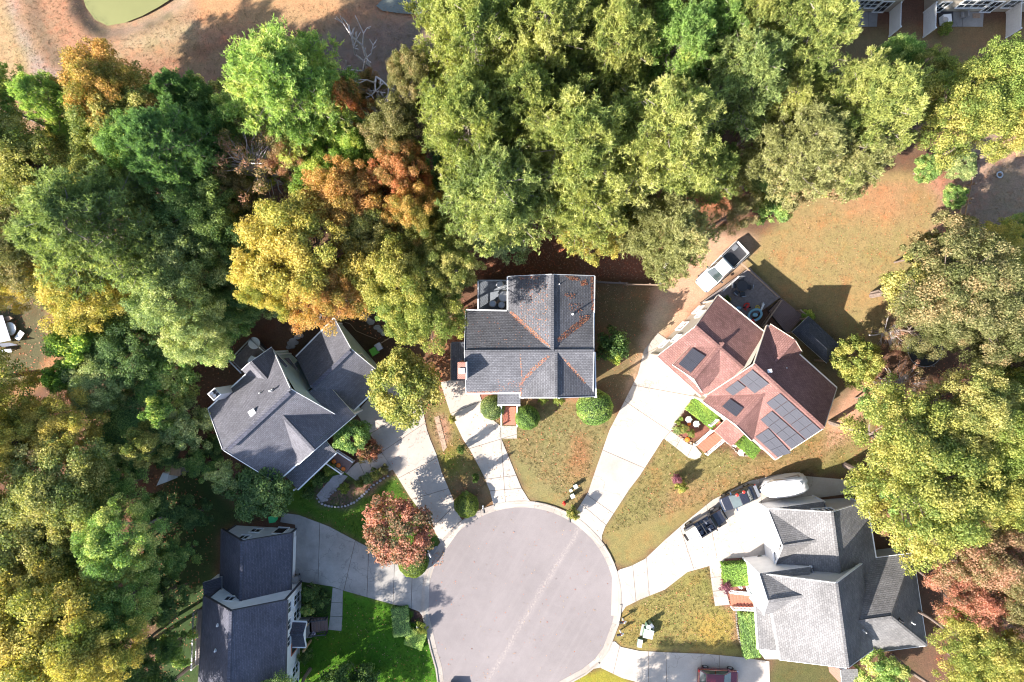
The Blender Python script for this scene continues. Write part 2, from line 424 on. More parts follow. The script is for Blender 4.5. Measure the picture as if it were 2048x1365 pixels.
# ------------------------------------------------------------------ ground
def in_poly(X, Y, poly):
    inside = np.zeros(X.shape, bool); n = len(poly); j = n - 1
    for i in range(n):
        xi, yi = poly[i]; xj, yj = poly[j]
        c = ((yi > Y) != (yj > Y)) & (X < (xj - xi) * (Y - yi) / (yj - yi + 1e-12) + xi)
        inside ^= c; j = i
    return inside

# region: photograph pixels on the ground, own colour (pigment) unless noted, how soft its edge is in grid cells
LITTER = (0.115, 0.066, 0.045)
REG = [
 ([(-400,-400),(900,-400),(870,60),(860,190),(700,235),(560,255),(380,215),(240,210),(120,230),(60,330),(-60,420),(-400,520)], (0.30,0.185,0.115), 3),      # dry bank round the pond
 ([(150,-60),(165,30),(215,75),(300,62),(370,15),(400,-60)], (0.34,0.235,0.16), 2),
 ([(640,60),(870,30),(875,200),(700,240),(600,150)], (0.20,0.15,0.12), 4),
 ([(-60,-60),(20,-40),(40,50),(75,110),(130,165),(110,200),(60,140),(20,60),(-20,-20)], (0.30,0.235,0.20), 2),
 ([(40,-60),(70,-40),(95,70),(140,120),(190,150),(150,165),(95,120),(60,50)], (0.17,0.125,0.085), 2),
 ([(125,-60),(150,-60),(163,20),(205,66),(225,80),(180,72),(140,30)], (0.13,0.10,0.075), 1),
 ([(200,140),(300,128),(380,105),(450,75),(540,62),(640,52),(640,66),(540,75),(455,92),(385,122),(300,142),(210,155)], (0.25,0.135,0.085), 1),
 ([(230,85),(330,60),(400,40),(420,55),(330,85),(240,110)], (0.36,0.27,0.17), 3),
 ([(0,-60),(30,60),(60,140),(0,200),(-100,100)], (0.36,0.25,0.14), 4),
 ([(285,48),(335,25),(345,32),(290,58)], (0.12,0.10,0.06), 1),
 ([(380,-60),(780,-60),(660,40),(560,60),(400,55)], (0.36,0.225,0.12), 3),
 ([(-300,560),(85,590),(108,630),(118,665),(90,735),(20,790),(-300,820)], (0.105,0.100,0.055), 1),   # lawn at the left edge, tree shade put into its dark colour
 ([(88,590),(112,592),(135,690),(95,760),(0,825),(0,800),(85,738),(113,665)], (0.40,0.22,0.11), 2),
 ([(-200,900),(90,900),(120,930),(60,960),(-200,1000)], (0.12,0.09,0.06), 2),
 ([(1560,60),(2200,40),(2200,150),(1900,190),(1650,200),(1540,140)], (0.24,0.165,0.085), 3),          # grass behind the terrace
 ([(1500,500),(1560,440),(1640,365),(1760,345),(1870,350),(1888,400),(1876,470),(1835,540),(1795,620),(1735,735),(1690,770),(1600,740),(1560,640),(1495,540),(1470,520)], (0.285,0.215,0.10), 2),  # back lawn
 ([(1640,372),(1760,352),(1870,352),(1886,400),(1840,440),(1700,430)], (0.33,0.20,0.105), 6),
 ([(1850,350),(1892,360),(1898,430),(1870,520),(1800,640),(1780,640),(1850,500),(1878,420)], (0.36,0.20,0.14), 2),
 ([(1900,330),(1960,270),(2300,250),(2300,480),(2040,470),(1960,500),(1900,470)], (0.33,0.225,0.165), 2),   # vegetable plot soil
 ([(1560,600),(1640,640),(1720,720),(1700,840),(1600,700)], (0.12,0.10,0.06), 4),
 ([(1190,560),(1318,565),(1290,690),(1255,800),(1190,800)], (0.17,0.125,0.065), 2),                # side yard
 ([(1322,540),(1390,480),(1440,470),(1520,470),(1480,540),(1420,590),(1380,640),(1335,672),(1300,700),(1285,720),(1262,790),(1248,800),(1268,740),(1300,620)], (0.44,0.29,0.20), 2),     # gravel track
 ([(1318,600),(1345,590),(1345,640),(1318,665),(1296,700),(1300,640)], (0.52,0.41,0.29), 3),
 ([(940,470),(1330,430),(1330,560),(940,560)], (0.23,0.105,0.065), 3),                             # pine straw behind the middle house
 ([(880,640),(935,620),(935,790),(905,800),(872,800),(860,830),(845,800)], (0.30,0.145,0.085), 2),
 ([(1330,360),(1440,360),(1480,420),(1330,430)], (0.34,0.13,0.07), 3),
 ([(600,960),(690,930),(786,941),(819,994),(865,1056),(882,1085),(855,1110),(800,1125),(739,1096),(658,1053),(597,1030),(560,1020),(560,985)], (0.082,0.165,0.022), 1),   # green lawn, upper left house
 ([(600,1150),(665,1170),(686,1180),(787,1210),(815,1215),(850,1240),(868,1290),(890,1365),(892,1500),(300,1500),(560,1300)], (0.075,0.195,0.016), 1),    # green lawn, lower left house
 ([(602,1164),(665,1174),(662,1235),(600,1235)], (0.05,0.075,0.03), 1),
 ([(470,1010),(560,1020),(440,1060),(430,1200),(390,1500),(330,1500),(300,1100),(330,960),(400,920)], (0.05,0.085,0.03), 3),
 ([(880,778),(900,800),(926,880),(968,954),(979,982),(985,1008),(921,1040),(906,997),(880,924),(855,840),(850,800)], (0.19,0.165,0.06), 1),
 ([(868,830),(888,828),(905,880),(880,905)], (0.33,0.20,0.14), 1),
 ([(884,905),(910,900),(925,945),(895,950)], (0.19,0.21,0.035), 3),
 ([(905,960),(968,955),(985,1008),(921,1040)], (0.24,0.15,0.085), 2),
 ([(945,790),(1180,795),(1235,805),(1222,860),(1189,946),(1176,985),(1146,1032),(1056,997),(1003,878),(960,800)], (0.215,0.18,0.082), 1),   # lawn, middle house
 ([(1150,870),(1185,880),(1170,960),(1140,940)], (0.27,0.15,0.075), 5),
 ([(950,785),(1000,785),(1000,850),(960,830)], (0.26,0.12,0.085), 1),
 ([(1040,788),(1195,788),(1195,802),(1040,802)], (0.30,0.16,0.10), 1),
 ([(1326,880),(1260,978),(1211,1053),(1204,1075),(1215,1110),(1245,1137),(1290,1118),(1330,1080),(1425,1000),(1500,962),(1560,945),(1720,945),(1760,800),(1680,830),(1560,915),(1404,895)], (0.21,0.178,0.072), 1),  # lawn, brown house
 ([(1340,985),(1480,935),(1600,905),(1700,850),(1720,880),(1620,930),(1480,965),(1360,1020),(1290,1040)], (0.27,0.18,0.09), 5),
 ([(1650,850),(1700,780),(1760,760),(1720,850),(1660,900)], (0.42,0.25,0.17), 3),
 ([(1342,862),(1386,800),(1440,850),(1377,888)], (0.23,0.105,0.08), 1),                            # mulch bed
 ([(1455,890),(1485,870),(1520,900),(1500,915),(1475,912)], (0.28,0.14,0.10), 1),
 ([(1240,1235),(1250,1215),(1280,1200),(1330,1180),(1375,1145),(1418,1133),(1430,1212),(1470,1205),(1478,1300),(1570,1300),(1523,1321),(1411,1308),(1279,1302),(1242,1294),(1230,1283)], (0.235,0.20,0.07), 1),  # lawn, lower right
 ([(1380,1240),(1480,1220),(1480,1300),(1400,1300)], (0.30,0.235,0.065), 6),
 ([(1425,1110),(1490,1110),(1500,1215),(1450,1215)], (0.24,0.11,0.09), 1),
 ([(1466,1220),(1480,1218),(1484,1300),(1472,1298)], (0.30,0.17,0.11), 1),
 ([(1140,1362),(1180,1345),(1205,1338),(1270,1364),(1290,1500),(1060,1500),(1080,1400)], (0.26,0.23,0.04), 1),
 ([(1570,1300),(1700,1330),(1700,1500),(1530,1500),(1540,1325)], (0.10,0.095,0.04), 2),
 ([(620,990),(650,960),(690,962),(712,985),(720,1010),(680,1018),(640,1010)], (0.12,0.085,0.075), 1),
 ([(690,965),(722,964),(790,930),(790,950),(740,985),(712,1000)], (0.27,0.16,0.12), 1),
 ([(700,830),(735,835),(790,925),(760,905),(700,900)], (0.15,0.075,0.06), 1),
 ([(812,1213),(850,1222),(860,1262),(842,1262),(825,1240)], (0.045,0.03,0.03), 0),
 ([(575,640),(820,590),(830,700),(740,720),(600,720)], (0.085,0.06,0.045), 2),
]
GX0, GX1, GY0, GY1, GS = -74.0, 74.0, -52.0, 52.0, 0.3
nx = int((GX1 - GX0) / GS) + 1; ny = int((GY1 - GY0) / GS) + 1
gx = np.linspace(GX0, GX1, nx); gy = np.linspace(GY0, GY1, ny)
XX, YY = np.meshgrid(gx, gy)
WX = XX + 0.22 * np.sin(YY * 2.3 + XX) + 0.13 * np.sin(YY * 5.1 - XX * 3.7); WY = YY + 0.2 * np.sin(XX * 2.7 - YY) + 0.13 * np.sin(XX * 5.9 + YY * 2)
def blur(a, k):
    for _ in range(k):
        b = a.copy(); b[1:] += a[:-1]; b[:-1] += a[1:]; b[:, 1:] += a[:, :-1]; b[:, :-1] += a[:, 1:]; a = b / 5.0
    return a
colr = np.zeros((ny, nx, 3)); colr[:] = LITTER
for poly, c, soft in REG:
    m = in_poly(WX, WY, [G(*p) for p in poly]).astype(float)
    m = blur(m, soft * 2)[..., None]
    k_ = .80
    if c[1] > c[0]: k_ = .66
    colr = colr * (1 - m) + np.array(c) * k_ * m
ZZ = np.zeros((ny, nx))
wood = np.exp(-((colr - np.array(LITTER)) ** 2).sum(-1) * 900)
ZZ -= 0.02
def dip(poly, depth, soft):
    global ZZ
    m = blur(in_poly(XX, YY, [G(*p) for p in poly]).astype(float), soft); ZZ = ZZ - m * depth
POND = [(150,-200),(160,-20),(172,15),(190,40),(215,52),(250,46),(285,32),(318,14),(352,-8),(420,-200)]
POND2 = [(752,12),(775,-10),(800,-200),(900,-200),(880,-10),(866,22),(845,30),(800,27),(765,22)]
dip([(140,-220),(150,-20),(160,25),(185,55),(215,66),(260,58),(310,36),(365,0),(440,-220)], 0.9, 8)
dip([(740,10),(790,-220),(910,-220),(880,30),(840,40),(760,32)], 0.5, 6)
ZZ += np.where(colr[..., 0] > 0.28, 0.0, 0.0)
verts = np.stack([XX, YY, ZZ], -1).reshape(-1, 3)
ii = np.arange(ny * nx).reshape(ny, nx)
quads = np.stack([ii[:-1, :-1], ii[:-1, 1:], ii[1:, 1:], ii[1:, :-1]], -1).reshape(-1, 4)

def np_mesh(name, verts, faces, mats, smooth=False, attrs=None):
    me = bpy.data.meshes.new(name); k = faces.shape[1]
    me.vertices.add(len(verts)); me.vertices.foreach_set('co', verts.astype(np.float32).ravel())
    me.loops.add(len(faces) * k); me.loops.foreach_set('vertex_index', faces.astype(np.int32).ravel())
    me.polygons.add(len(faces)); me.polygons.foreach_set('loop_start', np.arange(0, len(faces) * k, k, dtype=np.int32))
    for m in mats: me.materials.append(m)
    if attrs:
        for an, dom, data in attrs:
            if data.ndim == 2:
                a = me.attributes.new(an, 'FLOAT_COLOR', dom); a.data.foreach_set('color', data.astype(np.float32).ravel())
            else:
                a = me.attributes.new(an, 'FLOAT', dom); a.data.foreach_set('value', data.astype(np.float32))
    me.update(); me.validate()
    if smooth: me.polygons.foreach_set('use_smooth', [True] * len(me.polygons))
    return me

def groundmat():
    M = Mat('ground_cover'); g = geo(M)
    at = M.node('ShaderNodeAttribute'); at.attribute_name = 'soil'
    a = M.noise(g, 0.18, 5, 0.65); b = M.noise(g, 1.3, 6, 0.75); c = M.noise(g, 7.5, 5, 0.8); d = M.noise(g, 0.5, 5, 0.7)
    col = at.outputs['Color']
    col = M.mix(0.75, col, M.ramp(a, [(0.3, (0.82, 0.98, 0.82)), (0.5, (1, 1, 1)), (0.7, (1.24, 0.98, 0.95))]), 'MULTIPLY')
    col = M.mix(0.85, col, M.ramp(b, [(0.28, (0.78, 0.80, 0.76)), (0.5, (1, 1, 1)), (0.72, (1.22, 1.16, 1.1))]), 'MULTIPLY')
    col = M.mix(0.9, col, M.ramp(c, [(0.25, (0.55, 0.58, 0.55)), (0.5, (1, 1, 1)), (0.75, (1.5, 1.42, 1.3))]), 'MULTIPLY')
    patch = M.ramp(d, [(0.52, (0, 0, 0)), (0.66, (1, 1, 1))])
    col = M.mix(M.math('MULTIPLY', patch, 0.4), col, M.mix(1.0, col, (1.35, 0.85, 0.75), 'MULTIPLY'))
    h = M.math('ADD', M.math('MULTIPLY', b, 0.6), c)
    return M.finish(col, 0.95, h, 0.7, 0.09, spec=0.1)
M_['ground'] = groundmat()
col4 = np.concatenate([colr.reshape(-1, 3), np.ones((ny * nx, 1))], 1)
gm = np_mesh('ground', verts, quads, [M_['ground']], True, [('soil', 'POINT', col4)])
go = bpy.data.objects.new('ground', gm); COL.objects.link(go); go['kind'] = 'structure'
far = MB().face([(-700, -700, -1.2), (700, -700, -1.2), (700, 700, -1.2), (-700, 700, -1.2)]).build('terrain', plain('woodland_floor', (0.07, 0.065, 0.035), 0.95, 0.4, 0.3), kind='structure')
MB().face([P(*p, -0.5) for p in POND]).build('pond_water', M_['water'], kind='structure')
MB().face([P(*p, -0.3) for p in POND2]).build('small_pond_water', M_['water2'], kind='structure')

# ------------------------------------------------------------------ road, curb, driveways
CX, CY, CR = 1043, 1202, 187
edge = [(893,1500),(890,1420),(888,1365),(884,1335),(873,1296)]
for a in range(196, -19, -6):            # degrees, photograph axes (y down)
    r = math.radians(a); edge.append((CX + CR * math.cos(r) , CY - CR * math.sin(r)))
edge = edge[:5] + [p for p in edge[5:] if True]
edge += [(1206,1296),(1190,1318),(1165,1338),(1116,1365),(1085,1395),(1072,1440),(1070,1500)]
MB().face([P(x, y, 0.006) for x, y in edge][::-1]).build('road', M_['asphalt'], kind='structure')
# rolled curb: gutter pan plus a low lip, in cast lengths
curb_root = empty('curb', (0, 0, 0), kind='structure')
pts = [Vector((*G(x, y), 0)) for x, y in edge]
def offs(pts, d):
    out = []
    for i, p in enumerate(pts):
        a = pts[max(0, i - 1)]; b = pts[min(len(pts) - 1, i + 1)]
        t = (b - a).normalized(); out.append(p + Vector((-t.y, t.x, 0)) * d)
    return out
o1, o2, o3, o4 = offs(pts, 0.48), offs(pts, 0.56), offs(pts, 0.70), offs(pts, 0.74)
def in_drive(p):
    for pol in DRIVES:
        if in_poly(np.array([p.x]), np.array([p.y]), [G(*q) for q in pol])[0]: return True
    return False
D_A = [(712,826),(747,880),(764,906),(786,941),(819,994),(865,1056),(880,1084),(893,1098),(930,1046),(921,1036),(906,997),(884,946),(873,909),(861,880),(854,860),(840,790),(770,760)]
D_B = [(880,765),(905,760),(935,760),(935,788),(959,788),(971,821),(985,839),(1001,852),(1034,852),(1034,878),(1003,878),(1020,920),(1043,976),(1056,997),(1066,1010),(988,1020),(985,1004),(979,982),(968,954),(940,901),(926,880),(900,826)]
D_C = [(1316,666),(1336,680),(1345,700),(1400,770),(1386,796),(1342,862),(1326,880),(1280,952),(1260,978),(1211,1053),(1204,1072),(1204,1095),(1138,1038),(1146,1032),(1176,985),(1189,946),(1219,860),(1250,800),(1275,750),(1288,700)]
D_D = [(1240,1139),(1262,1132),(1290,1118),(1330,1080),(1370,1045),(1425,1000),(1500,962),(1560,948),(1700,960),(1720,985),(1540,1010),(1555,1110),(1490,1116),(1450,1118),(1445,1128),(1418,1133),(1375,1145),(1330,1180),(1280,1200),(1252,1214),(1240,1232),(1222,1232),(1224,1150)]
D_E = [(564,1026),(597,1030),(658,1053),(739,1096),(800,1124),(840,1118),(872,1092),(880,1095),(860,1150),(856,1250),(850,1240),(838,1224),(815,1215),(787,1210),(687,1182),(665,1174),(602,1164),(590,1160),(590,1050),(560,1045)]
D_F = [(1205,1310),(1222,1284),(1230,1283),(1242,1294),(1279,1302),(1332,1305),(1411,1308),(1485,1315),(1523,1321),(1539,1323),(1545,1500),(1400,1480),(1300,1385),(1270,1364),(1244,1357),(1221,1346),(1200,1336),(1180,1340),(1178,1328)]
DRIVES = [D_A, D_B, D_C, D_D, D_E, D_F]
i = 0
while i < len(pts) - 2:
    j = min(i + 2, len(pts) - 1)
    low = in_drive((o4[i] + o4[j]) * 0.5 + (o4[i] - pts[i]) * 0.25)
    h = 0.055 if low else 0.13
    m = MB()
    for k in range(i, j):
        g1 = 0.985 if k == j - 1 else 1.0
        def L(a, t): return a[k].lerp(a[k + 1], t)
        z0, z1 = 0.02, 0.035
        a0, a1 = L(pts, 0), L(pts, g1); b0, b1 = L(o1, 0), L(o1, g1); c0, c1 = L(o2, 0), L(o2, g1); d0, d1 = L(o3, 0), L(o3, g1); e0, e1 = L(o4, 0), L(o4, g1)
        V = lambda p, z: Vector((p.x, p.y, z))
        m.face([V(a1, -.05), V(a0, -.05), V(a0, z0), V(a1, z0)])
        m.face([V(a1, z0), V(a0, z0), V(b0, z1), V(b1, z1)])
        m.face([V(b1, z1), V(b0, z1), V(c0, h), V(c1, h)])
        m.face([V(c1, h), V(c0, h), V(d0, h + 0.005), V(d1, h + 0.005)])
        m.face([V(d1, h + 0.005), V(d0, h + 0.005), V(e0, -.05), V(e1, -.05)])
    m.build('curb_length', M_['curb'], curb_root)
    i = j

def slabs(name, poly, cuts, mat, z=0.032, label=None, child='slab', kind='structure', gap=0.02, cat=None):
    root = empty(name, (0, 0, 0), label, cat, kind=kind)
    b = bmesh.new()
    b.faces.new([b.verts.new(P(x, y, z)) for x, y in poly])
    bmesh.ops.triangulate(b, faces=b.faces[:])
    bmesh.ops.recalc_face_normals(b, faces=b.faces[:])
    tri = []
    # cut every triangle by every joint line, then weld the pieces of each slab by its side-of-line signature
    for A, B in cuts:
        a = P(*A); c = P(*B); d = (c - a); no = Vector((-d.y, d.x, 0)).normalized()
        bmesh.ops.bisect_plane(b, geom=b.verts[:] + b.edges[:] + b.faces[:], plane_co=a, plane_no=no, dist=0.001)
    groups = {}
    for f in b.faces:
        c = f.calc_center_median(); sig = []
        for A, B in cuts:
            a = P(*A); q = P(*B); d = q - a; sig.append((d.x * (c.y - a.y) - d.y * (c.x - a.x)) > 0)
        groups.setdefault(tuple(sig), []).append(f.index)
    b.faces.ensure_lookup_table()
    me0 = bpy.data.meshes.new('tmp'); b.to_mesh(me0)
    for sig, idx in groups.items():
        bb = bmesh.new(); bb.from_mesh(me0); bb.faces.ensure_lookup_table()
        keep = set(idx)
        bmesh.ops.delete(bb, geom=[f for f in bb.faces if f.index not in keep], context='FACES')
        bmesh.ops.dissolve_faces(bb, faces=bb.faces[:])
        for f in bb.faces:
            if f.normal.z < 0: f.normal_flip()
        res = bmesh.ops.inset_individual(bb, faces=bb.faces[:], thickness=gap, depth=0, use_even_offset=True)
        bmesh.ops.delete(bb, geom=res['faces'], context='FACES')
        top = bb.faces[:]
        ex = bmesh.ops.extrude_face_region(bb, geom=top)
        for v in [g_ for g_ in ex['geom'] if isinstance(g_, bmesh.types.BMVert)]: v.co.z += 0.0
        newf = [g_ for g_ in ex['geom'] if isinstance(g_, bmesh.types.BMFace)]
        for v in {v for f in bb.faces if f not in newf for v in f.verts} - {v for f in newf for v in f.verts}: v.co.z -= 0.06
        bmesh.ops.recalc_face_normals(bb, faces=bb.faces[:])
        me = bpy.data.meshes.new(child); bb.to_mesh(me); bb.free()
        me.materials.append(mat)
        o = bpy.data.objects.new(child, me); COL.objects.link(o); o.parent = root
    b.free(); bpy.data.meshes.remove(me0)
    return root
slabs('driveway', D_A, [((798,956),(874,916)),((764,904),(800,880)),((740,868),(858,800)),((867,1053),(906,1015)),((820,1000),(905,975))], M_['conc'])
slabs('driveway', D_B, [((947,895),(1003,878)),((970,959),(1032,951)),((979,982),(1043,977)),((925,818),(964,802)),((1000,851),(1002,879))], M_['conc'])
slabs('driveway', D_C, [((1280,823),(1338,862)),((1207,901),(1260,924)),((1181,995),(1228,1028)),((1168,1013),(1213,1051)),((1290,708),(1345,680)),((1262,770),(1400,795))], M_['conc'])
slabs('driveway', D_D, [((1423,1060),(1433,1110)),((1268,1160),(1272,1202)),((1297,1170),(1299,1196)),((1362,1060),(1385,1130)),((1518,940),(1530,1100)),((1600,930),(1604,1000))], M_['conc'])
slabs('driveway', D_E, [((708,1093),(687,1184)),((736,1139),(734,1194)),((640,1040),(636,1170)),((790,1100),(786,1215)),((826,1100),(822,1225))], M_['conc_old'])
slabs('driveway', D_F, [((1297,1309),(1297,1360)),((1332,1309),(1333,1360)),((1402,1309),(1403,1400)),((1439,1309),(1440,1400)),((1240,1290),(1226,1350))], M_['conc'])
slabs('path', [(690,946),(712,926),(735,918),(764,906),(786,940),(770,946),(745,952),(716,965)], [((735,910),(748,956)),((716,920),(735,962))], M_['conc'], 0.045)
slabs('path', [(1328,878),(1342,862),(1377,888),(1390,891),(1404,908),(1400,916),(1390,920),(1376,916),(1359,902)], [((1352,895),(1362,875)),((1374,916),(1386,889))], M_['conc'], 0.045)
slabs('path', [(1418,1126),(1426,1112),(1445,1112),(1447,1150),(1452,1180),(1460,1210),(1430,1213),(1424,1175)], [((1420,1155),(1450,1153)),((1424,1183),(1455,1180))], M_['conc'], 0.045)
slabs('path', [(665,1175),(686,1181),(685,1234),(683,1263),(656,1260),(660,1233)], [((660,1205),(690,1206)),((655,1233),(690,1233))], M_['conc_old'], 0.045)
slabs('path', [(868,835),(878,832),(894,895),(886,905)], [((868,850),(885,846)),((870,865),(888,861)),((873,880),(892,876))], M_['decktan'], 0.03)
# ------------------------------------------------------------------ houses
def Zm(ox, oy, s): return lambda x, y, z: P(ox + x / s, oy + y / s, z)
BV = {}          # house name -> list of roof triangles for placing things on roofs
def rec(h, pts):
    for i in range(1, len(pts) - 1): BV.setdefault(h.name, []).append((pts[0].copy(), pts[i].copy(), pts[i + 1].copy()))
def plane_roof(h, polys, mat, trim=None, thick=0.2, name='roof'):
    m = MB()
    for pl in polys:
        pl = [Vector(p) for p in pl]; rec(h, pl)
        m.prism(pl, thick, 0, 1)
    return m.build(name, [mat, trim or M_['white']], h)
def wallbox(h, foot, z0, z1, mat, name='wall'):
    """a wall ring on a ground outline"""
    return MB().prism([Vector((p[0], p[1], z1)) for p in foot], z1 - z0, 0).build(name, mat, h)

def wing(h, A0, A1, B0, B1, R0, R1, roofmat, wallmat, trim, ov=0.38, rov=0.28, open0=False, open1=False, gutters=True, z0=0.0, front=None, walls=True, rake0=True, rake1=True, gutB=True):
    """gabled wing: eaves A0-A1 and B0-B1, ridge R0-R1; returns its wall corners"""
    A0, A1, B0, B1, R0, R1 = [Vector(p) for p in (A0, A1, B0, B1, R0, R1)]
    # orient so that planes face up
    roof = plane_roof(h, [[A0, A1, R1, R0], [B1, B0, R0, R1]], roofmat, trim)
    # ridge cap
    MB().bar(R0 + Vector((0, 0, .03)), R1 + Vector((0, 0, .03)), 0.26, 0.05).build('ridge_cap', roofmat, roof)
    def ins(p, q, other, t, s):
        e = (q - p).normalized(); w = (other - p); w.z = 0; L = w.length
        return p + e * t + w.normalized() * s, s / (L / 2)
    ze, zr = A0.z, R0.z
    res = {}
    if walls:
        s0 = -0.6 if open0 else (rov if front is None else front); s1 = -0.1 if open1 else rov
        a0, f = ins(A0, A1, B0, s0, ov); a1, _ = ins(A1, A0, B1, s1, ov)
        b0, _ = ins(B0, B1, A0, s0, ov); b1, _ = ins(B1, B0, A1, s1, ov)
        zt = ze + (zr - ze) * min(1, f) - 0.22
        e = (R1 - R0).normalized(); r0 = R0 + e * s0; r1 = R1 - e * s1
        # keep the peak above the middle of its own wall
        r0 = Vector(((a0.x + b0.x) / 2, (a0.y + b0.y) / 2, zr - 0.22)); r1 = Vector(((a1.x + b1.x) / 2, (a1.y + b1.y) / 2, zr - 0.22))
        for q in (a0, a1, b0, b1): q.z = zt
        lo = lambda p: Vector((p.x, p.y, z0))
        m = MB()
        m.face([a0, lo(a0), lo(a1), a1]); m.face([b1, lo(b1), lo(b0), b0])
        m.face([a0, r0, b0, lo(b0), lo(a0)]); m.face([b1, r1, a1, lo(a1), lo(b1)])
        me = m.build('wall', wallmat, h)
        bm = bmesh.new(); bm.from_mesh(me.data); bmesh.ops.recalc_face_normals(bm, faces=bm.faces[:]); bm.to_mesh(me.data); bm.free()
        # corner boards
        for p in (a0, a1, b0, b1):
            MB().box((p.x, p.y, (p.z + z0) / 2), (0.16, 0.16, p.z - z0), math.atan2(e.y, e.x)).build('corner_board', trim, h)
        res = dict(a0=a0, a1=a1, b0=b0, b1=b1, r0=r0, r1=r1)
    if gutters:
        for p, q, o in ((A0, A1, B0), (B0, B1, A0))[:2 if gutB else 1]:
            w = (p - o); w.z = 0; w.normalize()
            d = w * 0.07 + Vector((0, 0, -0.08))
            MB().bar(p + d, q + d, 0.13, 0.12).build('gutter', trim, h)
    for p, r, q, on in ((A0, R0, B0, rake0 and not open0), (A1, R1, B1, rake1 and not open1)):
        if on:
            e = (R1 - R0).normalized() * (0.03 if r is R1 else -0.03)
            for s, t in ((p, r), (r, q)):
                MB().bar(s + e + Vector((0, 0, -.1)), t + e + Vector((0, 0, -.1)), 0.05, 0.26).build('barge_board', trim, h)
    return res

def window(h, p, q, t, z, w, ht, frame=None, cols=2, rows=2, outward=None, name='window'):
    """a window on the wall from p to q, t metres along, sill at z"""
    p = Vector((p[0], p[1], 0)); q = Vector((q[0], q[1], 0)); e = (q - p).normalized()
    n = Vector((e.y, -e.x, 0))
    if outward is not None and n.dot(outward) < 0: n = -n
    c = p + e * t + n * 0.04; fr = frame or M_['white']
    m = MB(); bw = 0.12
    rz = math.atan2(e.y, e.x)
    def b(dx, dz, sx, sz, d=0.0, dep=0.08): m.box(c + e * dx + n * d + Vector((0, 0, z + dz)), (sx, dep, sz), rz)
    b(0, -bw / 2, w + 2 * bw, bw, 0.02, 0.14); b(0, ht + bw / 2, w + 2 * bw, bw)
    b(-w / 2 - bw / 2, ht / 2, bw, ht); b(w / 2 + bw / 2, ht / 2, bw, ht)
    for k in range(1, cols): b(-w / 2 + w * k / cols, ht / 2, 0.05, ht, 0.005, 0.05)
    for k in range(1, rows): b(0, ht * k / rows, w, 0.05, 0.004, 0.045)
    f = m.build(name, fr, h)
    MB().box(c + Vector((0, 0, z + ht / 2)) - n * 0.02, (w, 0.03, ht), rz).build('pane', M_['glass'], f)
    return f

CAMP = Vector((0, 0, CAM_H))
_bvh = {}
def hit(h, px, py):
    if h.name not in _bvh:
        vs = []; fs = []
        for t in BV[h.name]: fs.append((len(vs), len(vs) + 1, len(vs) + 2)); vs += t
        _bvh[h.name] = BVHTree.FromPolygons(vs, fs)
    d = (P(px, py, 0) - CAMP).normalized()
    loc, no, i, dist = _bvh[h.name].ray_cast(CAMP, d)
    if loc is None: return P(px, py, 6), Vector((0, 0, 1))
    if no.z < 0: no = -no
    return loc, no

def vent(h, px, py, r=0.09, ht=0.5, mat=None, name='roof_vent'):
    l, n = hit(h, px, py)
    MB().tube(l - n * 0.05, l + Vector((0, 0, ht)), r, n=8).tube(l - Vector((0, 0, .05)), l + Vector((0, 0, .12)), r * 2, r * 1.2, 8).build(name, mat or M_['white'], h)
def roof_box(h, px, py, sx, sy, ht, rz, mat, name):
    l, n = hit(h, px, py)
    MB().box(l + Vector((0, 0, ht / 2 - 0.1)), (sx, sy, ht), rz).build(name, mat, h)

def panels(h, quad, nu, nv):
    """quad of roof pixels (along the ridge, then down the slope), nu x nv modules"""
    c = [hit(h, *q) for q in quad]; n = c[0][1]; pl = [x[0] + n * 0.13 for x in c]
    o = pl[0]; pl = [p - n * (p - o).dot(n) for p in pl]
    for i in range(nu):
        for j in range(nv):
            def at(a, b): return (pl[0].lerp(pl[1], a)).lerp(pl[3].lerp(pl[2], a), b)
            g = 0.004
            q = [at(i / nu + g, j / nv + g), at((i + 1) / nu - g, j / nv + g), at((i + 1) / nu - g, (j + 1) / nv - g), at(i / nu + g, (j + 1) / nv - g)]
            m = MB(); m.face(q, 0)
            lo = [p - n * 0.045 for p in q]
            for k in range(4): m.face([q[k], lo[k], lo[(k + 1) % 4], q[(k + 1) % 4]], 1)
            o_ = m.build('solar_panel', [M_['solar'], M_['darkmetal']], h)
            if o_.data.polygons[0].normal.dot(n) < 0: o_.data.flip_normals()
    MB().bar(pl[0].lerp(pl[3], .5) - n * .09, pl[1].lerp(pl[2], .5) - n * .09, 0.05, 0.05).build('panel_rail', M_['metal'], h)

def rail(h, a, b, ht=0.95, mat=None, step=0.14, name='railing', post=True):
    a = Vector(a); b = Vector(b); mat = mat or M_['white']; L = (b - a).length
    m = MB().bar(a + Vector((0, 0, ht)), b + Vector((0, 0, ht)), 0.12, 0.07).bar(a + Vector((0, 0, 0.1)), b + Vector((0, 0, 0.1)), 0.05, 0.06)
    r = m.build(name, mat, h)
    m = MB(); k = max(2, int(L / step))
    for i in range(1, k):
        p = a.lerp(b, i / k); m.bar(p + Vector((0, 0, .1)), p + Vector((0, 0, ht - .03)), 0.04, 0.04)
    m.build('baluster_row', mat, r, kind='stuff')
    m = MB()
    for p in (a, b): m.box(p + Vector((0, 0, ht / 2 + .03)), (0.13, 0.13, ht + .12))
    m.build('rail_post', mat, r)
    return r
def treads(h, a, b, c, d, n, z0, z1, mat, name='step'):
    """steps from edge a-b (low) to edge d-c (high)"""
    for i in range(n):
        z = z0 + (z1 - z0) * (i + 1) / n; t0, t1 = i / n, (i + 1) / n - 0.006
        q = [a.lerp(d, t0), b.lerp(c, t0), b.lerp(c, t1), a.lerp(d, t1)]
        MB().prism([Vector((p.x, p.y, z)) for p in q], z - 0.0 + 0.05, 0).build(name, mat, h)
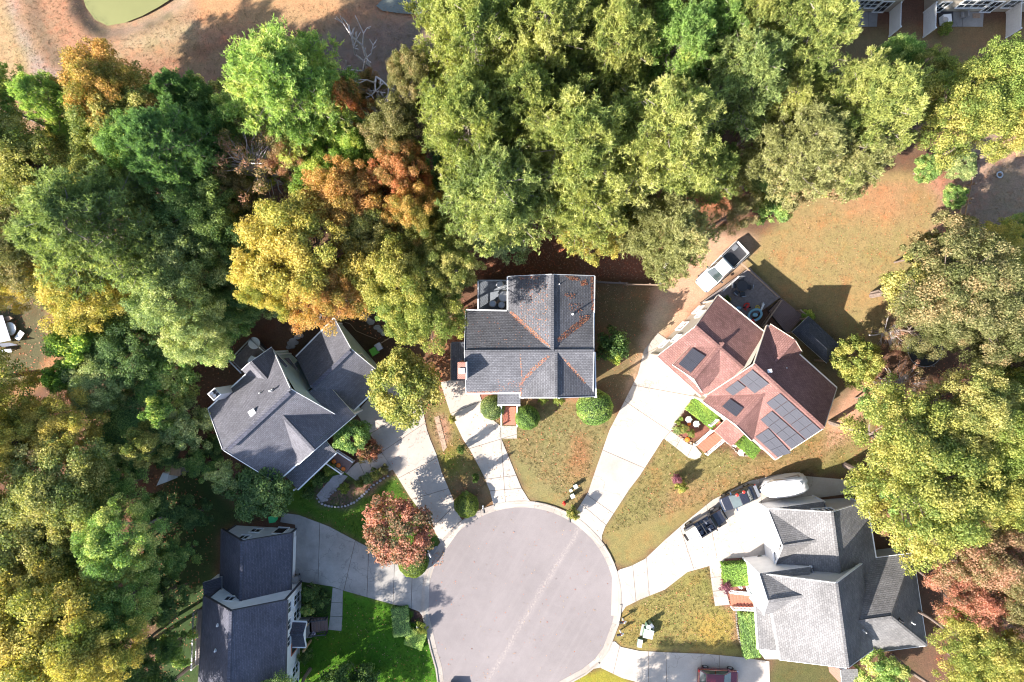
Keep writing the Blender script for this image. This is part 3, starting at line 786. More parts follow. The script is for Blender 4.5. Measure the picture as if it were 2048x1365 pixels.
def boards(h, quad, z, mat, n, name='deck_board', thick=0.05):
    """n boards running from side 0-3 to side 1-2"""
    g = 0.06
    q = [Vector((p.x, p.y, z)) for p in quad]
    for i in range(n):
        t0, t1 = i / n, (i + 1 - g) / n
        MB().prism([q[0].lerp(q[3], t0), q[1].lerp(q[2], t0), q[1].lerp(q[2], t1), q[0].lerp(q[3], t1)], thick).build(name, mat, h)
    MB().prism([p - Vector((0, 0, thick + 0.02)) for p in q], z - thick - 0.02).build('deck_base', M_['darkmetal'], h)

# ================================================= house A, upper left: dark slate, grey-green walls
Z = Zm(400, 620, 3.592)
hA = thing('house', P(560, 830), 'slate-roofed house with pale grey-green walls and three pumpkins on its porch', 'house', 'houses round the turning circle')
sl = M_['slate']; tr = M_['white']; ws = M_['teal_side']
A = wing(hA, Z(60,715,5.2), Z(525,290,5.2), Z(545,1240,5.2), Z(1045,795,5.2), Z(165,1005,9.2), Z(648,568,9.2), sl, ws, tr)
wing(hA, Z(710,1108,5.25), Z(480,860,5.25), Z(1115,757,5.25), Z(885,500,5.25), Z(820,1010,8.2), Z(590,762,8.2), sl, ws, tr, open1=True, gutters=False)
wing(hA, Z(300,434,5.3), Z(420,566,5.3), Z(512,272,5.3), Z(632,404,5.3), Z(365,375,7.0), Z(485,507,7.0), sl, ws, tr, open1=True, gutters=False)
g = wing(hA, Z(690,340,2.8), Z(965,62,2.8), Z(1050,770,2.8), Z(1340,494,2.8), Z(795,555,6.5), Z(1085,282,6.5), sl, ws, tr, open0=True)
window(hA, g['a1'], g['b1'], 4.6, 3.0, 0.8, 1.1, outward=Vector((1, .6, 0))); window(hA, g['a1'], g['b1'], 6.0, 3.0, 0.8, 1.1, outward=Vector((1, .6, 0)))
plane_roof(hA, [[Z(700,1290,2.9), Z(978,1025,2.9), Z(880,915,3.7), Z(600,1180,3.7)]], sl)
MB().bar(Z(703,1294,2.85), Z(981,1029,2.85), 0.13, 0.14).build('gutter', tr, hA)
plane_roof(hA, [[Z(590,350,3.6), Z(640,345,3.3), Z(800,570,3.3), Z(765,575,3.6)]], sl)
for q in ((705,1275), (840,1150), (965,1030)):
    MB().box(Z(*q, 1.4), (0.16, 0.16, 2.8), 0.7).build('porch_post', tr, hA)
# porch floor with brick paving, rails, steps
MB().prism([Z(890,960,0.5), Z(975,1005,0.5), Z(1112,1085,0.5), Z(1050,1172,0.5), Z(925,1085,0.5)], 0.5).build('porch_floor', M_['brick_dim'], hA)
rail(hA, Z(985,1003,0.5), Z(1108,1083,0.5), 0.9); rail(hA, Z(915,1090,0.5), Z(1030,1168,0.5), 0.9)
# front wall window beside the porch
window(hA, Z(905,960,0), Z(985,985,0), 1.0, 1.0, 1.1, 1.3, outward=Vector((1, -1, 0)))
# chimney
ch = MB().prism([Z(52,605,8.3), Z(105,560,8.3), Z(150,607,8.3), Z(97,655,8.3)], 8.3).build('chimney', M_['w_side'], hA)
MB().prism([Z(62,605,8.36), Z(105,568,8.36), Z(141,607,8.36), Z(97,647,8.36)], 0.05).build('chimney_cap', M_['darkmetal'], ch)
for q in ((84,600), (104,618)): MB().tube(Z(*q, 8.36), Z(*q, 8.6), 0.16, 0.16, 10).build('flue', M_['metal'], ch)
roof_box(hA, 400+380/3.592, 620+740/3.592, 0.62, 0.62, 0.3, 0.55, tr, 'skylight'); l, n = hit(hA, 400+380/3.592, 620+738/3.592)
MB().box(l + Vector((0, 0, .21)), (0.44, 0.44, 0.03), 0.55).build('skylight_glass', M_['utility'], hA)
vent(hA, 400+518/3.592, 620+580/3.592, 0.09, 0.7); vent(hA, 400+432/3.592, 620+598/3.592, 0.05, 0.35)
MB().bar(Z(206,1002,9.3), Z(645,598,9.3), 0.34, 0.1).build('ridge_vent', M_['slate_dark'], hA)
MB().bar(Z(815,552,6.62), Z(1080,296,6.62), 0.34, 0.1).build('ridge_vent', M_['slate_dark'], hA)
# back deck
dk = thing('deck', Z(340,330,0), 'small dark deck with thin rails behind the slate-roofed house with the white chimney', 'deck')
q = [Z(235,365,1.1), Z(385,210,1.1), Z(495,310,1.1), Z(320,450,1.1)]
boards(dk, q, 1.1, M_['deckgrey'], 14)
for a, b in ((q[0], q[1]), (q[1], q[2]), (q[0], q[3])): rail(dk, a, b, 0.95, M_['metal'], 0.2)
t = thing('patio_table', Z(388,240,1.1), 'round white patio table at the corner of the small dark deck', 'table')
MB().lathe(Z(388,240,1.85), [(0.62, -0.03), (0.62, 0.0)], 20).build('tabletop', M_['white'], t)
MB().tube(Z(388,240,1.1), Z(388,240,1.83), 0.05).lathe(Z(388,240,1.1), [(0.3, 0), (0.25, 0.05)], 12).build('pedestal', M_['metal'], t)
t = thing('grill', Z(375,352,1.1), 'barbecue grill under a grey cover on the small dark deck', 'grill')
MB().prism([Z(340,365,2.05), Z(368,328,2.05), Z(408,345,2.05), Z(380,375,2.05)], 0.95).build('grill_cover', M_['metal'], t)
MB().bar(Z(345,368,1.8), Z(365,380,1.8), 0.2, 0.04).build('side_shelf', M_['metal'], t)

def pumpkin(px, py, z, r, label, group=None):
    o = thing('pumpkin', P(px, py, z), label, 'pumpkin', group); c = P(px, py, z); m = MB(); n = 20; prof = [(.35, 0), (.85, .12), (1, .45), (.85, .78), (.3, .86)]
    rings = [[c + Vector((math.cos(2*math.pi*i/n), math.sin(2*math.pi*i/n), 0)) * (a * r * (1 + .07 * math.cos(i * math.pi))) + Vector((0, 0, b * r * 1.3)) for i in range(n)] for a, b in prof]
    for k in range(4):
        for i in range(n): m.face([rings[k][i], rings[k][(i+1) % n], rings[k+1][(i+1) % n], rings[k+1][i]])
    m.face(rings[-1]); m.face(rings[0][::-1])
    m.build('rind', M_['orange'], o); MB().tube(c + Vector((0, 0, r * 1.05)), c + Vector((.04, .02, r * 1.4)), .03, .02, 6).build('stalk', M_['bark'], o)
pumpkin(400+965/3.592, 620+1088/3.592, 0.5, 0.24, 'orange pumpkin nearest the house wall on the brick porch')
pumpkin(400+998/3.592, 620+1115/3.592, 0.5, 0.24, 'middle orange pumpkin of three on the brick porch')
pumpkin(400+1033/3.592, 620+1142/3.592, 0.5, 0.23, 'orange pumpkin at the outer end of the brick porch')

# ================================================= house B, middle: grey roof with orange leaf litter
Z = Zm(880, 520, 3.792)
hB = thing('house', P(1060, 680), 'middle house with orange leaves on its grey roof and a brick chimney', 'house', 'houses round the turning circle')
g3 = M_['grey3']; ws = M_['tan_side']
wing(hB, Z(195,385,5.2), Z(1162,405,5.2), Z(200,1010,5.2), Z(1158,1003,5.2), Z(187,695,7.7), Z(1165,690,7.7), g3, ws, tr)
wing(hB, Z(517,128,5.2), Z(517,720,5.2), Z(1167,123,5.2), Z(1160,690,5.2), Z(852,112,7.75), Z(853,695,7.75), g3, ws, tr, open1=True)
wing(hB, Z(610,1045,5.15), Z(607,700,5.15), Z(1176,1036,5.15), Z(1172,700,5.15), Z(880,1045,7.62), Z(880,695,7.62), g3, ws, tr, open1=True, front=1.5)
for q in ((1160,1025), (890,1030), (625,1030)): MB().box(Z(*q, 2.5), (0.2, 0.2, 5.0)).build('porch_post', tr, hB)
plane_roof(hB, [[Z(437,905,5.2), Z(608,905,5.2), Z(609,1100,3.6), Z(436,1100,3.6)]], g3)
MB().bar(Z(436,1102,3.55), Z(609,1102,3.55), 0.1, 0.14).build('gutter', tr, hB)
for q in ((448,1092), (598,1092)): MB().box(Z(*q, 1.75), (0.16, 0.16, 3.5)).build('porch_post', tr, hB)
plane_roof(hB, [[Z(85,622,2.9), Z(85,917,2.9), Z(205,917,3.5), Z(205,622,3.5)]], M_['char'])
wallbox(hB, [Z(98,632,0), Z(98,908,0), Z(230,908,0), Z(230,632,0)], 0, 2.75, ws)
ch = MB().prism([Z(133,777,8.6), Z(197,777,8.6), Z(197,905,8.6), Z(133,905,8.6)], 8.6).build('chimney', M_['brick'], hB)
MB().prism([Z(143,822,8.75), Z(185,822,8.75), Z(185,864,8.75), Z(143,864,8.75)], 0.15).build('chimney_cap', M_['white'], ch)
MB().prism([Z(196,775,8.62), Z(202,775,8.62), Z(202,908,8.62), Z(196,908,8.62)], 3.2).build('chimney_shade_strip', M_['w_side'], ch)  # pale bluish strip stands in for the brick chimney's side face in shadow
vent(hB, 880+1005/3.792, 520+412/3.792, 0.07, 0.75); vent(hB, 880+905/3.792, 520+185/3.792, 0.04, 0.12)
# steps with white rails
a, b, c, d = Z(478,1252,0), Z(573,1252,0), Z(573,1108,0), Z(478,1108,0)
treads(hB, a, b, c, d, 7, 0.05, 1.1, M_['redwood'])
for x in (466, 584):
    aa = Z(x,1256,0.15); bb = Z(x,1106,1.1)
    rail(hB, aa, bb, 0.9)
# back deck of pale boards with furniture
dk = thing('deck', Z(400,270,0), 'blue-grey boarded deck behind the middle house, half shaded by a tree', 'deck')
q = [Z(292,162,2.4), Z(292,383,2.4), Z(522,383,2.4), Z(522,162,2.4)]
boards(dk, q, 2.4, M_['deckblue'], 30)
rail(dk, q[0], q[1], 0.9); rail(dk, q[0], q[3], 0.9, M_['metal'])
def round_seat(x, y, z, r, mat, label, name='stool', cat='seat', group=None, ht=0.5):
    o = thing(name, (x, y, z), label, cat, group); c = Vector((x, y, z))
    MB().lathe(c + Vector((0, 0, ht)), [(r * .9, -0.05), (r, -0.03), (r, 0), (r * .85, .03)], 16).build('seat' if cat == 'seat' else 'tabletop', mat, o)
    for k in range(4):
        v = Vector((math.cos(k * 1.57 + .5), math.sin(k * 1.57 + .5), 0)) * r * .6
        MB().tube(c + v * 1.2, c + v + Vector((0, 0, ht - .05)), .025, n=6).build('leg', M_['metal'], o)
p = Z(487,280,2.4); round_seat(p.x, p.y, 2.4, .6, M_['metal'], 'large round grey table by the roof edge on the blue-grey deck', 'patio_table', 'table', None, .7)
for q_, lb in (((400,335), 'round grey stool on the blue-grey deck, left of the wooden bench'), ((468,345), 'round grey stool tucked against the long side of the wooden bench'), ((455,190), 'round grey stool nearest the top corner of the blue-grey deck')):
    p = Z(*q_, 2.4); round_seat(p.x, p.y, 2.4, .38, M_['metal'], lb)
t = thing('bench', Z(457,322,2.4), 'short slatted wooden bench on the blue-grey deck', 'bench')
q = [Z(425,325,2.85), Z(442,298,2.85), Z(488,322,2.85), Z(470,350,2.85)]
for i in range(4): MB().prism([q[0].lerp(q[1], i/4), q[3].lerp(q[2], i/4), q[3].lerp(q[2], (i+.85)/4), q[0].lerp(q[1], (i+.85)/4)], .04).build('slat', M_['decktan'], t)
for k in q: MB().bar(k.lerp((q[0]+q[2])/2, .15) - Vector((0, 0, .45)), k.lerp((q[0]+q[2])/2, .15) - Vector((0, 0, .02)), .05, .05).build('leg', M_['decktan'], t)
# windows in the shaded end walls
# orange leaves lying on the roof
def litter_on(h, polys, n, mats, size, seed, name='fallen_leaves'):
    rg = random.Random(seed); m = MB()
    for poly, k in polys:
        xs = [p[0] for p in poly]; ys = [p[1] for p in poly]; c = 0; tries = 0
        while c < k and tries < k * 20:
            tries += 1
            x = rg.uniform(min(xs), max(xs)); y = rg.uniform(min(ys), max(ys))
            if not in_poly(np.array([x]), np.array([y]), poly)[0]: continue
            l, nn = hit(h, x, y); c += 1
            a = rg.uniform(0, 6.28); s = rg.uniform(.5, 1) * size
            u = nn.cross(Vector((math.cos(a), math.sin(a), 0))).normalized(); v = nn.cross(u)
            b = l + nn * rg.uniform(.012, .03)
            m.face([b - u * s, b - v * s * .45, b + u * s, b + v * s * .45 + nn * s * .3], rg.randrange(len(mats)))
    return m.build(name, mats, h, kind='stuff')
zz = lambda x, y: (880 + x / 3.792, 520 + y / 3.792)
lm = [plain('leaf_litter_orange', (0.42, 0.13, 0.06), .9, .2, 8), plain('leaf_litter_tan', (0.36, 0.20, 0.12), .9, .2, 8), plain('leaf_litter_brown', (0.22, 0.10, 0.06), .9, .2, 8)]
litter_on(hB, [
  ([zz(525,385), zz(560,400), zz(740,560), zz(840,655), zz(830,660), zz(700,575), zz(540,425)], 420),
  ([zz(880,600), zz(1000,500), zz(1130,415), zz(1140,440), zz(1040,530), zz(900,630)], 520),
  ([zz(600,640)] + [zz(620,940), zz(700,860), zz(830,735), zz(820,720), zz(700,810), zz(630,900)], 260),
  ([zz(600,930), zz(635,930), zz(620,1040), zz(600,1040)], 60),
  ([zz(930,740), zz(960,760), zz(1110,930), zz(1095,940), zz(980,820)], 170),
  ([zz(940,120), zz(1040,128), zz(1060,160), zz(990,155)], 150), ([zz(1060,160), zz(1110,150), zz(1120,190), zz(1070,200)], 130),
  ([zz(1140,130), zz(1165,130), zz(1165,395), zz(1148,395)], 260), ([zz(620,170), zz(820,160), zz(830,620), zz(600,430)], 220),
  ([zz(930,250), zz(1030,260), zz(1020,300), zz(960,290)], 60), ([zz(960,320), zz(1080,330), zz(1080,400), zz(980,390)], 90),
  ([zz(1060,420), zz(1120,420), zz(1080,520), zz(1050,500)], 80), ([zz(250,400), zz(740,560), zz(800,680), zz(250,680)], 60),
  ([zz(600,130), zz(760,122), zz(740,150), zz(600,150)], 60), ([zz(200,1000), zz(437,995), zz(437,1008), zz(200,1008)], 90),
  ([zz(437,905), zz(608,905), zz(608,1010), zz(437,1010)], 40),
], 0, lm, 0.075, 5)

# ================================================= house C, right: brown roof with solar panels
Z = Zm(1280, 560, 3.593)
hC = thing('house', P(1520, 760), 'brown-roofed house with cream walls and black solar panels', 'house', 'houses round the turning circle')
br = M_['brown']; ws = M_['cream']; trc = plain('cream_trim', (0.64, 0.56, 0.47), .5, .05)
W1 = wing(hC, Z(560,112,5.4), Z(925,405,5.4), Z(122,550,5.4), Z(440,838,5.4), Z(400,335,7.85), Z(760,650,7.85), br, ws, trc, open1=True)
wing(hC, Z(235,610,6.9), Z(385,453,6.9), Z(445,805,6.9), Z(600,635,6.9), Z(388,712,7.9), Z(600,450,7.9), br, ws, trc, open1=True, gutters=False, z0=5.2)
W2 = wing(hC, Z(912,330,5.4), Z(1412,778,5.4), Z(475,832,5.4), Z(975,1290,5.4), Z(820,607,9.0), Z(1320,1065,9.0), br, ws, trc)
wing(hC, Z(450,872,5.45), Z(690,620,5.45), Z(803,1155,5.45), Z(1040,900,5.45), Z(688,1040,8.05), Z(930,780,8.05), br, ws, trc, open1=True, gutters=False)
wing(hC, Z(940,322,5.5), Z(830,450,5.5), Z(1162,517,5.5), Z(1050,640,5.5), Z(1110,430,7.5), Z(960,600,7.5), br, ws, trc, open1=True, gutters=False)
plane_roof(hC, [[Z(535,1088,3.0), Z(655,1197,3.0), Z(750,1110,3.6), Z(620,1000,3.6)]], br, trc)
for q in ((548,1088), (655,1182)): MB().box(Z(*q, 1.45), (0.16, 0.16, 2.9), .75).build('porch_post', M_['white'], hC)
W = Vector((-1, -.1, 0))
for t_, zz_, w_, h_ in ((1.6,.6,.9,1.6),(4.2,.5,1.0,2.0),(6.6,.6,.9,1.6),(2.4,3.6,.8,1.3),(5.8,3.6,.8,1.3)):
    window(hC, W1['b0'], W1['a0'], t_, zz_, w_, h_, outward=W)
q3 = lambda x, y: (1280 + x / 3.593, 560 + y / 3.593)
panels(hC, [q3(807,642), q3(928,742), q3(826,812), q3(712,716)], 2, 2)
panels(hC, [q3(702,720), q3(760,767), q3(670,830), q3(613,785)], 1, 2)
panels(hC, [q3(1007,810), q3(1300,1074), q3(1195,1144), q3(908,880)], 5, 2)
panels(hC, [q3(947,938), q3(1188,1148), q3(1092,1212), q3(866,1000)], 4, 2)
panels(hC, [q3(922,1062), q3(1092,1214), q3(990,1270), q3(830,1122)], 3, 2)
panels(hC, [q3(648,858), q3(746,925), q3(692,988), q3(592,913)], 1, 2)
panels(hC, [q3(378,492), q3(472,553), q3(366,674), q3(277,608)], 1, 2)
roof_box(hC, *q3(927,655), 0.42, 0.32, 0.3, 0.2, M_['white'], 'roof_hood'); vent(hC, *q3(1052,633), .04, .2)
# front steps
a, b, c, d = Z(398,1186,0), Z(462,1240,0), Z(580,1140,0), Z(516,1086,0)
treads(hC, a, b, c, d, 8, 0.05, 1.2, M_['redwood'])
a0, d0 = Z(388,1180,0.15), Z(506,1080,1.25); rail(hC, a0, d0, 0.85)
a0, d0 = Z(470,1248,0.15), Z(588,1150,1.25); rail(hC, a0, d0, 0.85)
MB().prism([Z(500,1040,1.2), Z(560,1010,1.2), Z(720,1110,1.2), Z(655,1180,1.2), Z(525,1075,1.2)], 1.2).build('porch_floor', M_['redwood'], hC)
rail(hC, Z(495,1043,1.2), Z(545,1003,1.2), 0.85)
MB().prism([Z(375,850,.4), Z(395,838,.4), Z(620,1000,.4), Z(600,1015,.4)], .4).build('foundation_ledge', M_['white'], hC)
# deck and lower deck behind
Y = Zm(1300, 460, 4.55)
dk = thing('deck', Y(850,640,0), 'large dark boarded deck behind the brown-roofed house, littered with toys', 'deck')
boards(dk, [Y(470,660,.7), Y(905,345,.7), Y(1190,612,.7), Y(760,930,.7)], .7, M_['deckgrey'], 44)
MB().bar(Y(825,300,.78), Y(1165,610,.78), .14, .1).build('edge_board', M_['decktan'], dk)
dk2 = thing('deck', Y(1200,780,0), 'lower mauve deck between the boarded deck and the hip-roofed pavilion', 'deck')
boards(dk2, [Y(1080,740,.4), Y(1195,620,.4), Y(1400,790,.4), Y(1250,950,.4)], .4, M_['brick_dim'], 16)
rail(dk2, Y(1000,885,.5), Y(1165,650,.5), 0.95, M_['decktan'], .16)
rail(dk2, Y(1335,735,.4), Y(1410,795,.4), 0.95, M_['decktan'], .16)
pv = thing('pavilion', Y(1500,1000,0), 'garden pavilion with a charcoal hipped roof behind the brown-roofed house', 'pavilion')
c1, c2, c3, c4 = Y(1445,785,2.7), Y(1735,1055,2.7), Y(1610,1215,2.7), Y(1290,930,2.7)
t1, t2 = Y(1455,940,4.0), Y(1610,1085,4.0)
plane_roof(pv, [[c1, c2, t2, t1]], M_['char'], thick=.12); plane_roof(pv, [[c3, c4, t1, t2]], M_['char'], thick=.12)
plane_roof(pv, [[c2, c3, t2]], M_['char'], thick=.12); plane_roof(pv, [[c4, c1, t1]], M_['char'], thick=.12)
ctr = (c1 + c2 + c3 + c4) / 4
for k in (c1, c2, c3, c4):
    p = k.lerp(ctr, .1); MB().box((p.x, p.y, 1.28), (.16, .16, 2.55), .75).build('post', M_['decktan'], pv)
# ================================================= house D, lower right: pale grey roof, white gables
Z = Zm(1420, 920, 3.067)
hD = thing('house', P(1640, 1160), 'pale grey-roofed house with tall white front gables beside dark vehicles', 'house', 'houses round the turning circle')
gr = M_['grey']; gs = M_['grey_side']; wh = siding('bright_white_siding', (.74, .74, .74), .2)
G1 = wing(hD, Z(357,300,3.0), Z(412,720,3.0), Z(961,255,3.0), Z(1030,690,3.0), Z(748,322,6.2), Z(800,735,6.2), gr, gs, tr, open1=True)
wing(hD, Z(357,303,2.95), Z(700,255,2.95), Z(400,650,2.95), Z(740,600,2.95), Z(448,530,5.2), Z(690,492,5.2), gr, wh, tr, open1=True, ov=.1, rov=.1, gutters=False)
G2 = wing(hD, Z(338,703,5.2), Z(432,1225,5.2), Z(930,640,5.2), Z(1002,1160,5.2), Z(775,757,9.2), Z(845,1275,9.2), gr, gs, tr, gutB=False)
wing(hD, Z(303,697,5.2), Z(620,655,5.2), Z(330,950,5.2), Z(640,905,5.2), Z(357,868,7.2), Z(590,832,7.2), gr, wh, tr, open1=True, ov=.1, rov=.1, gutters=False)
plane_roof(hD, [[Z(277,868,2.9), Z(297,1160,2.9), Z(412,1172,3.5), Z(375,862,3.5)]], gr)
wallbox(hD, [Z(262,880,0), Z(280,1150,0), Z(420,1150,0), Z(400,880,0)], 0, 2.7, wh)
MB().bar(Z(272,868,2.85), Z(292,1162,2.85), .13, .13).build('gutter', tr, hD)
e1, e2, e3, e4 = Z(950,612,3.0), Z(1246,574,3.0), Z(1330,1140,3.0), Z(900,1195,3.0); r1, r2 = Z(850,1000,6.8), Z(1112,965,6.8)
for pl in ([e1, e2, r2, r1], [e2, e3, r2], [e3, e4, r1, r2]): plane_roof(hD, [pl], gr)
for a, b in ((e1, e2), (e2, e3), (e3, e4)): MB().bar(a + Vector((0, 0, -.1)), b + Vector((0, 0, -.1)), .14, .14).build('gutter', tr, hD)
MB().bar(r1, r2, .26, .06).build('ridge_cap', gr, hD); MB().bar(e2, r2, .24, .06).build('hip_cap', gr, hD); MB().bar(e3, r2, .24, .06).build('hip_cap', gr, hD)
ct = (e1 + e2 + e3 + e4) / 4
wallbox(hD, [k.lerp(ct, .06) for k in (e1, e2, e3, e4)], 0, 2.85, gs)
N = Vector((0, 1, 0))
L = (G1['b0'] - G1['a0']).length
window(hD, G1['a0'], G1['b0'], L * .45, 0.9, 1.0, 1.2, outward=N, rows=1); window(hD, G1['a0'], G1['b0'], L * .56, 3.6, .9, 1.2, outward=N, rows=1); window(hD, G1['a0'], G1['b0'], L * .46, 3.6, .9, 1.2, outward=N, rows=1)
window(hD, G1['a0'], G1['b0'], L * .22, 0.05, 1.0, 2.05, outward=N, cols=1, rows=1, name='side_door')
Wd = Vector((-1, 0, 0))
d0, d1 = Z(303,697,0), Z(330,950,0)
for t_, z_ in ((1.1, .9), (2.4, .9), (1.1, 3.6), (2.6, 3.6)): window(hD, d0 + Vector((-.03, 0, 0)), d1 + Vector((-.03, 0, 0)), t_, z_, .7, 1.4, outward=Wd)
# wide garage door, porch steps
gd = MB(); a, b = Z(352,330,0), Z(392,600,0)
for k in range(4): gd.bar(a.lerp(b, .12) + Vector((-.03, 0, .3 + k * .56)), a.lerp(b, .88) + Vector((-.03, 0, .3 + k * .56)), .06, .5)
gd.build('garage_door', M_['white'], hD)
a, b, c, d = Z(118,812,0), Z(128,890,0), Z(262,896,0), Z(245,815,0)
treads(hD, a, b, c, d, 7, .05, 1.2, M_['redwood'])
rail(hD, Z(110,798,.15), Z(245,812,1.2), .9); rail(hD, Z(130,900,.15), Z(268,905,1.2), .9)
vent(hD, 1420+1160/3.067, 920+978/3.067, .09, .8, M_['darkmetal']); vent(hD, 1420+1235/3.067, 920+995/3.067, .07, .6); vent(hD, 1420+938/3.067, 920+1045/3.067, .05, .7)
q = [Z(800,1290,2.9), Z(900,1285,2.9), Z(912,1380,2.9), Z(812,1385,2.9)]
wallbox(hD, q, 0, 2.9, M_['brick']); plane_roof(hD, [[k + (k - (q[0]+q[2])/2) * .06 + Vector((0, 0, .12)) for k in q]], gr, thick=.1)
MB().bar(Z(392,590,1), Z(380,560,1), .3, .3).build('meter_box', tr, hD)
bin_ = thing('planter', P(1519, 1115, 0), 'dark green planter tub by the side steps of the white-gabled house', 'planter')
MB().lathe(P(1519,1115,0), [(.2, 0), (.3, .35), (.33, .4), (.26, .38)], 14).build('tub', M_['utility_dk'], bin_); MB().lathe(P(1519,1115,.36), [(.25, 0), (.2, .03)], 12).build('soil', M_['bark'], bin_)

# ================================================= house E, lower left: blue-slate roof, white walls
Z = Zm(380, 1020, 3.9575)
hE = thing('house', P(500, 1220), 'white house with dark slate roof, tall front windows and a shaded driveway', 'house', 'houses round the turning circle')
sd_ = M_['slate_dark']; ws = M_['w_side']; dkt = plain('dark_trim', (.05, .05, .06), .5, .1)
E1 = wing(hE, Z(253,155,2.6), Z(238,740,2.6), Z(807,185,2.6), Z(790,745,2.6), Z(412,250,6.1), Z(400,790,6.1), sd_, ws, dkt, open1=True)
E2 = wing(hE, Z(113,682,6.0), Z(60,1560,6.0), Z(765,715,6.0), Z(745,1600,6.0), Z(322,803,9.5), Z(298,1680,9.5), sd_, ws, dkt)
L = (E1['b0'] - E1['a0']).length
window(hE, E1['a0'], E1['b0'], L * .42, .9, .9, 1.2, outward=N, rows=1); window(hE, E1['a0'], E1['b0'], L * .38, 3.4, .8, 1.2, outward=N, rows=1)
window(hE, E1['a0'], E1['b0'], L * .8, .05, 1.0, 2.05, outward=N, cols=1, rows=1, name='side_door')
window(hE, E2['a0'], E2['b0'], 2.0, 5.2, .8, 1.0, outward=N, rows=1)
Ee = Vector((1, 0, 0))
for t_ in (1.2, 2.9, 4.6, 8.6, 10.3, 12.2, 14.2):
    window(hE, E2['b0'], E2['b1'], t_, 3.6, 1.0, 1.7, outward=Ee, frame=M_['white'])
    if t_ not in (4.6,): window(hE, E2['b0'], E2['b1'], t_, .7, 1.0, 1.9, outward=Ee, frame=M_['white'])
window(hE, E2['b0'], E2['b1'], 5.9, .9, 1.1, 2.1, outward=Ee, cols=1, rows=1, name='front_door', frame=M_['redwood'])
gd = MB(); a, b = E1['b0'], E1['b1']
for k in range(4): gd.bar(Vector((*a.lerp(b, .1).xy, .3 + k * .54)) + Ee * .03, Vector((*a.lerp(b, .62).xy, .3 + k * .54)) + Ee * .03, .05, .48)
gd.build('garage_door', M_['white'], hE)
P1 = wing(hE, Z(922,893,2.8), Z(790,888,2.8), Z(916,1086,2.8), Z(785,1084,2.8), Z(897,986,3.7), Z(770,986,3.7), sd_, ws, tr, open1=True, walls=False)
MB().face([Z(920,898,2.75), Z(896,988,3.6), Z(914,1082,2.75)]).build('gable_panel', tr, hE)
for q in ((928,905), (928,1075)): MB().box(Z(*q, 1.35), (.18, .18, 2.7)).build('porch_post', M_['rawwood'], hE)
MB().prism([Z(845,870,.6), Z(958,862,.6), Z(965,1010,.6), Z(850,1030,.6)], .6).build('porch_floor', M_['conc_old'], hE)
a, b, c, d = Z(1090,850,0), Z(1092,955,0), Z(960,950,0), Z(958,848,0)
treads(hE, a, b, c, d, 5, .04, .6, M_['brick_dim']); rail(hE, Z(1088,845,.1), Z(960,862,.6), .85, M_['darkmetal'], .3); rail(hE, Z(1088,962,.1), Z(960,975,.6), .85, M_['darkmetal'], .3)
plane_roof(hE, [[Z(100,578,3.2), Z(250,530,3.2), Z(250,690,3.6), Z(110,690,3.6)]], sd_); wallbox(hE, [Z(118,592,3.1), Z(245,560,3.1), Z(245,680,3.1), Z(122,680,3.1)], 0, 3.1, ws)
vent(hE, 380+222/3.9575, 1020+912/3.9575, .09, .3); vent(hE, 380+205/3.9575, 1020+1112/3.9575, .09, .3)
dk = thing('deck', Z(70,1000,0), 'narrow side deck with railings along the left wall of the white house', 'deck')
boards(dk, [Z(62,790,2.4), Z(45,1230,2.4), Z(120,1230,2.4), Z(125,790,2.4)], 2.4, M_['deckgrey'], 8)
rail(dk, Z(60,790,2.4), Z(45,1230,2.4), .95, M_['metal'], .25)

# ================================================= terrace at the top right corner
def terrace(x0, x1, label, units):
    t = thing('terraced_house', P((x0 + x1) / 2, -20), label, 'house', 'terraced houses along the top edge')
    a, b = P(x0, 24), P(x1, 24); c, d = P(x1, -150), P(x0, -150)
    wallbox(t, [a, b, c, d], 0, 5.6, M_['tan_side'])
    a5, b5, c5, d5 = [Vector((k.x, k.y, 5.5)) for k in (a + Vector((-.4, -.5, 0)), b + Vector((.4, -.5, 0)), c, d)]
    m1, m2 = (a5 + d5) / 2 + Vector((0, 0, 3)), (b5 + c5) / 2 + Vector((0, 0, 3))
    plane_roof(t, [[a5, b5, m2, m1], [c5, d5, m1, m2]], M_['char'])
    S_ = Vector((0, -1, 0))
    for u in units:
        for off, z, w, h2 in u: window(t, a, b, off, z, w, h2, outward=S_)
    return t
W0 = PX
T1 = terrace(1560, 1782, 'terraced house with a shaded patio left of the gap in the terrace', [[(1.0,1.0,1.3,1.6),(2.9,1.0,1.3,1.6),(4.9,.1,1.0,2.1),(6.6,1.0,1.2,1.3),(7.8,1.0,.9,1.5),(8.9,1.0,1.2,1.4),(10.3,.1,1.0,2.1),(1.2,3.6,1.2,1.4),(4.2,3.6,1.2,1.4),(8.2,3.6,1.2,1.4)]])
T2 = terrace(1848, 2160, 'terraced house in the top right corner with garden chair and white screens', [[(1.1,.1,.9,2.0),(3.4,1.0,1.3,1.4),(4.9,1.0,1.3,1.4),(6.4,.1,1.0,2.1),(8.2,1.0,1.4,1.5),(10.6,1.0,1.0,1.4),(3.6,3.6,1.3,1.4),(8.0,3.6,1.3,1.4)]])
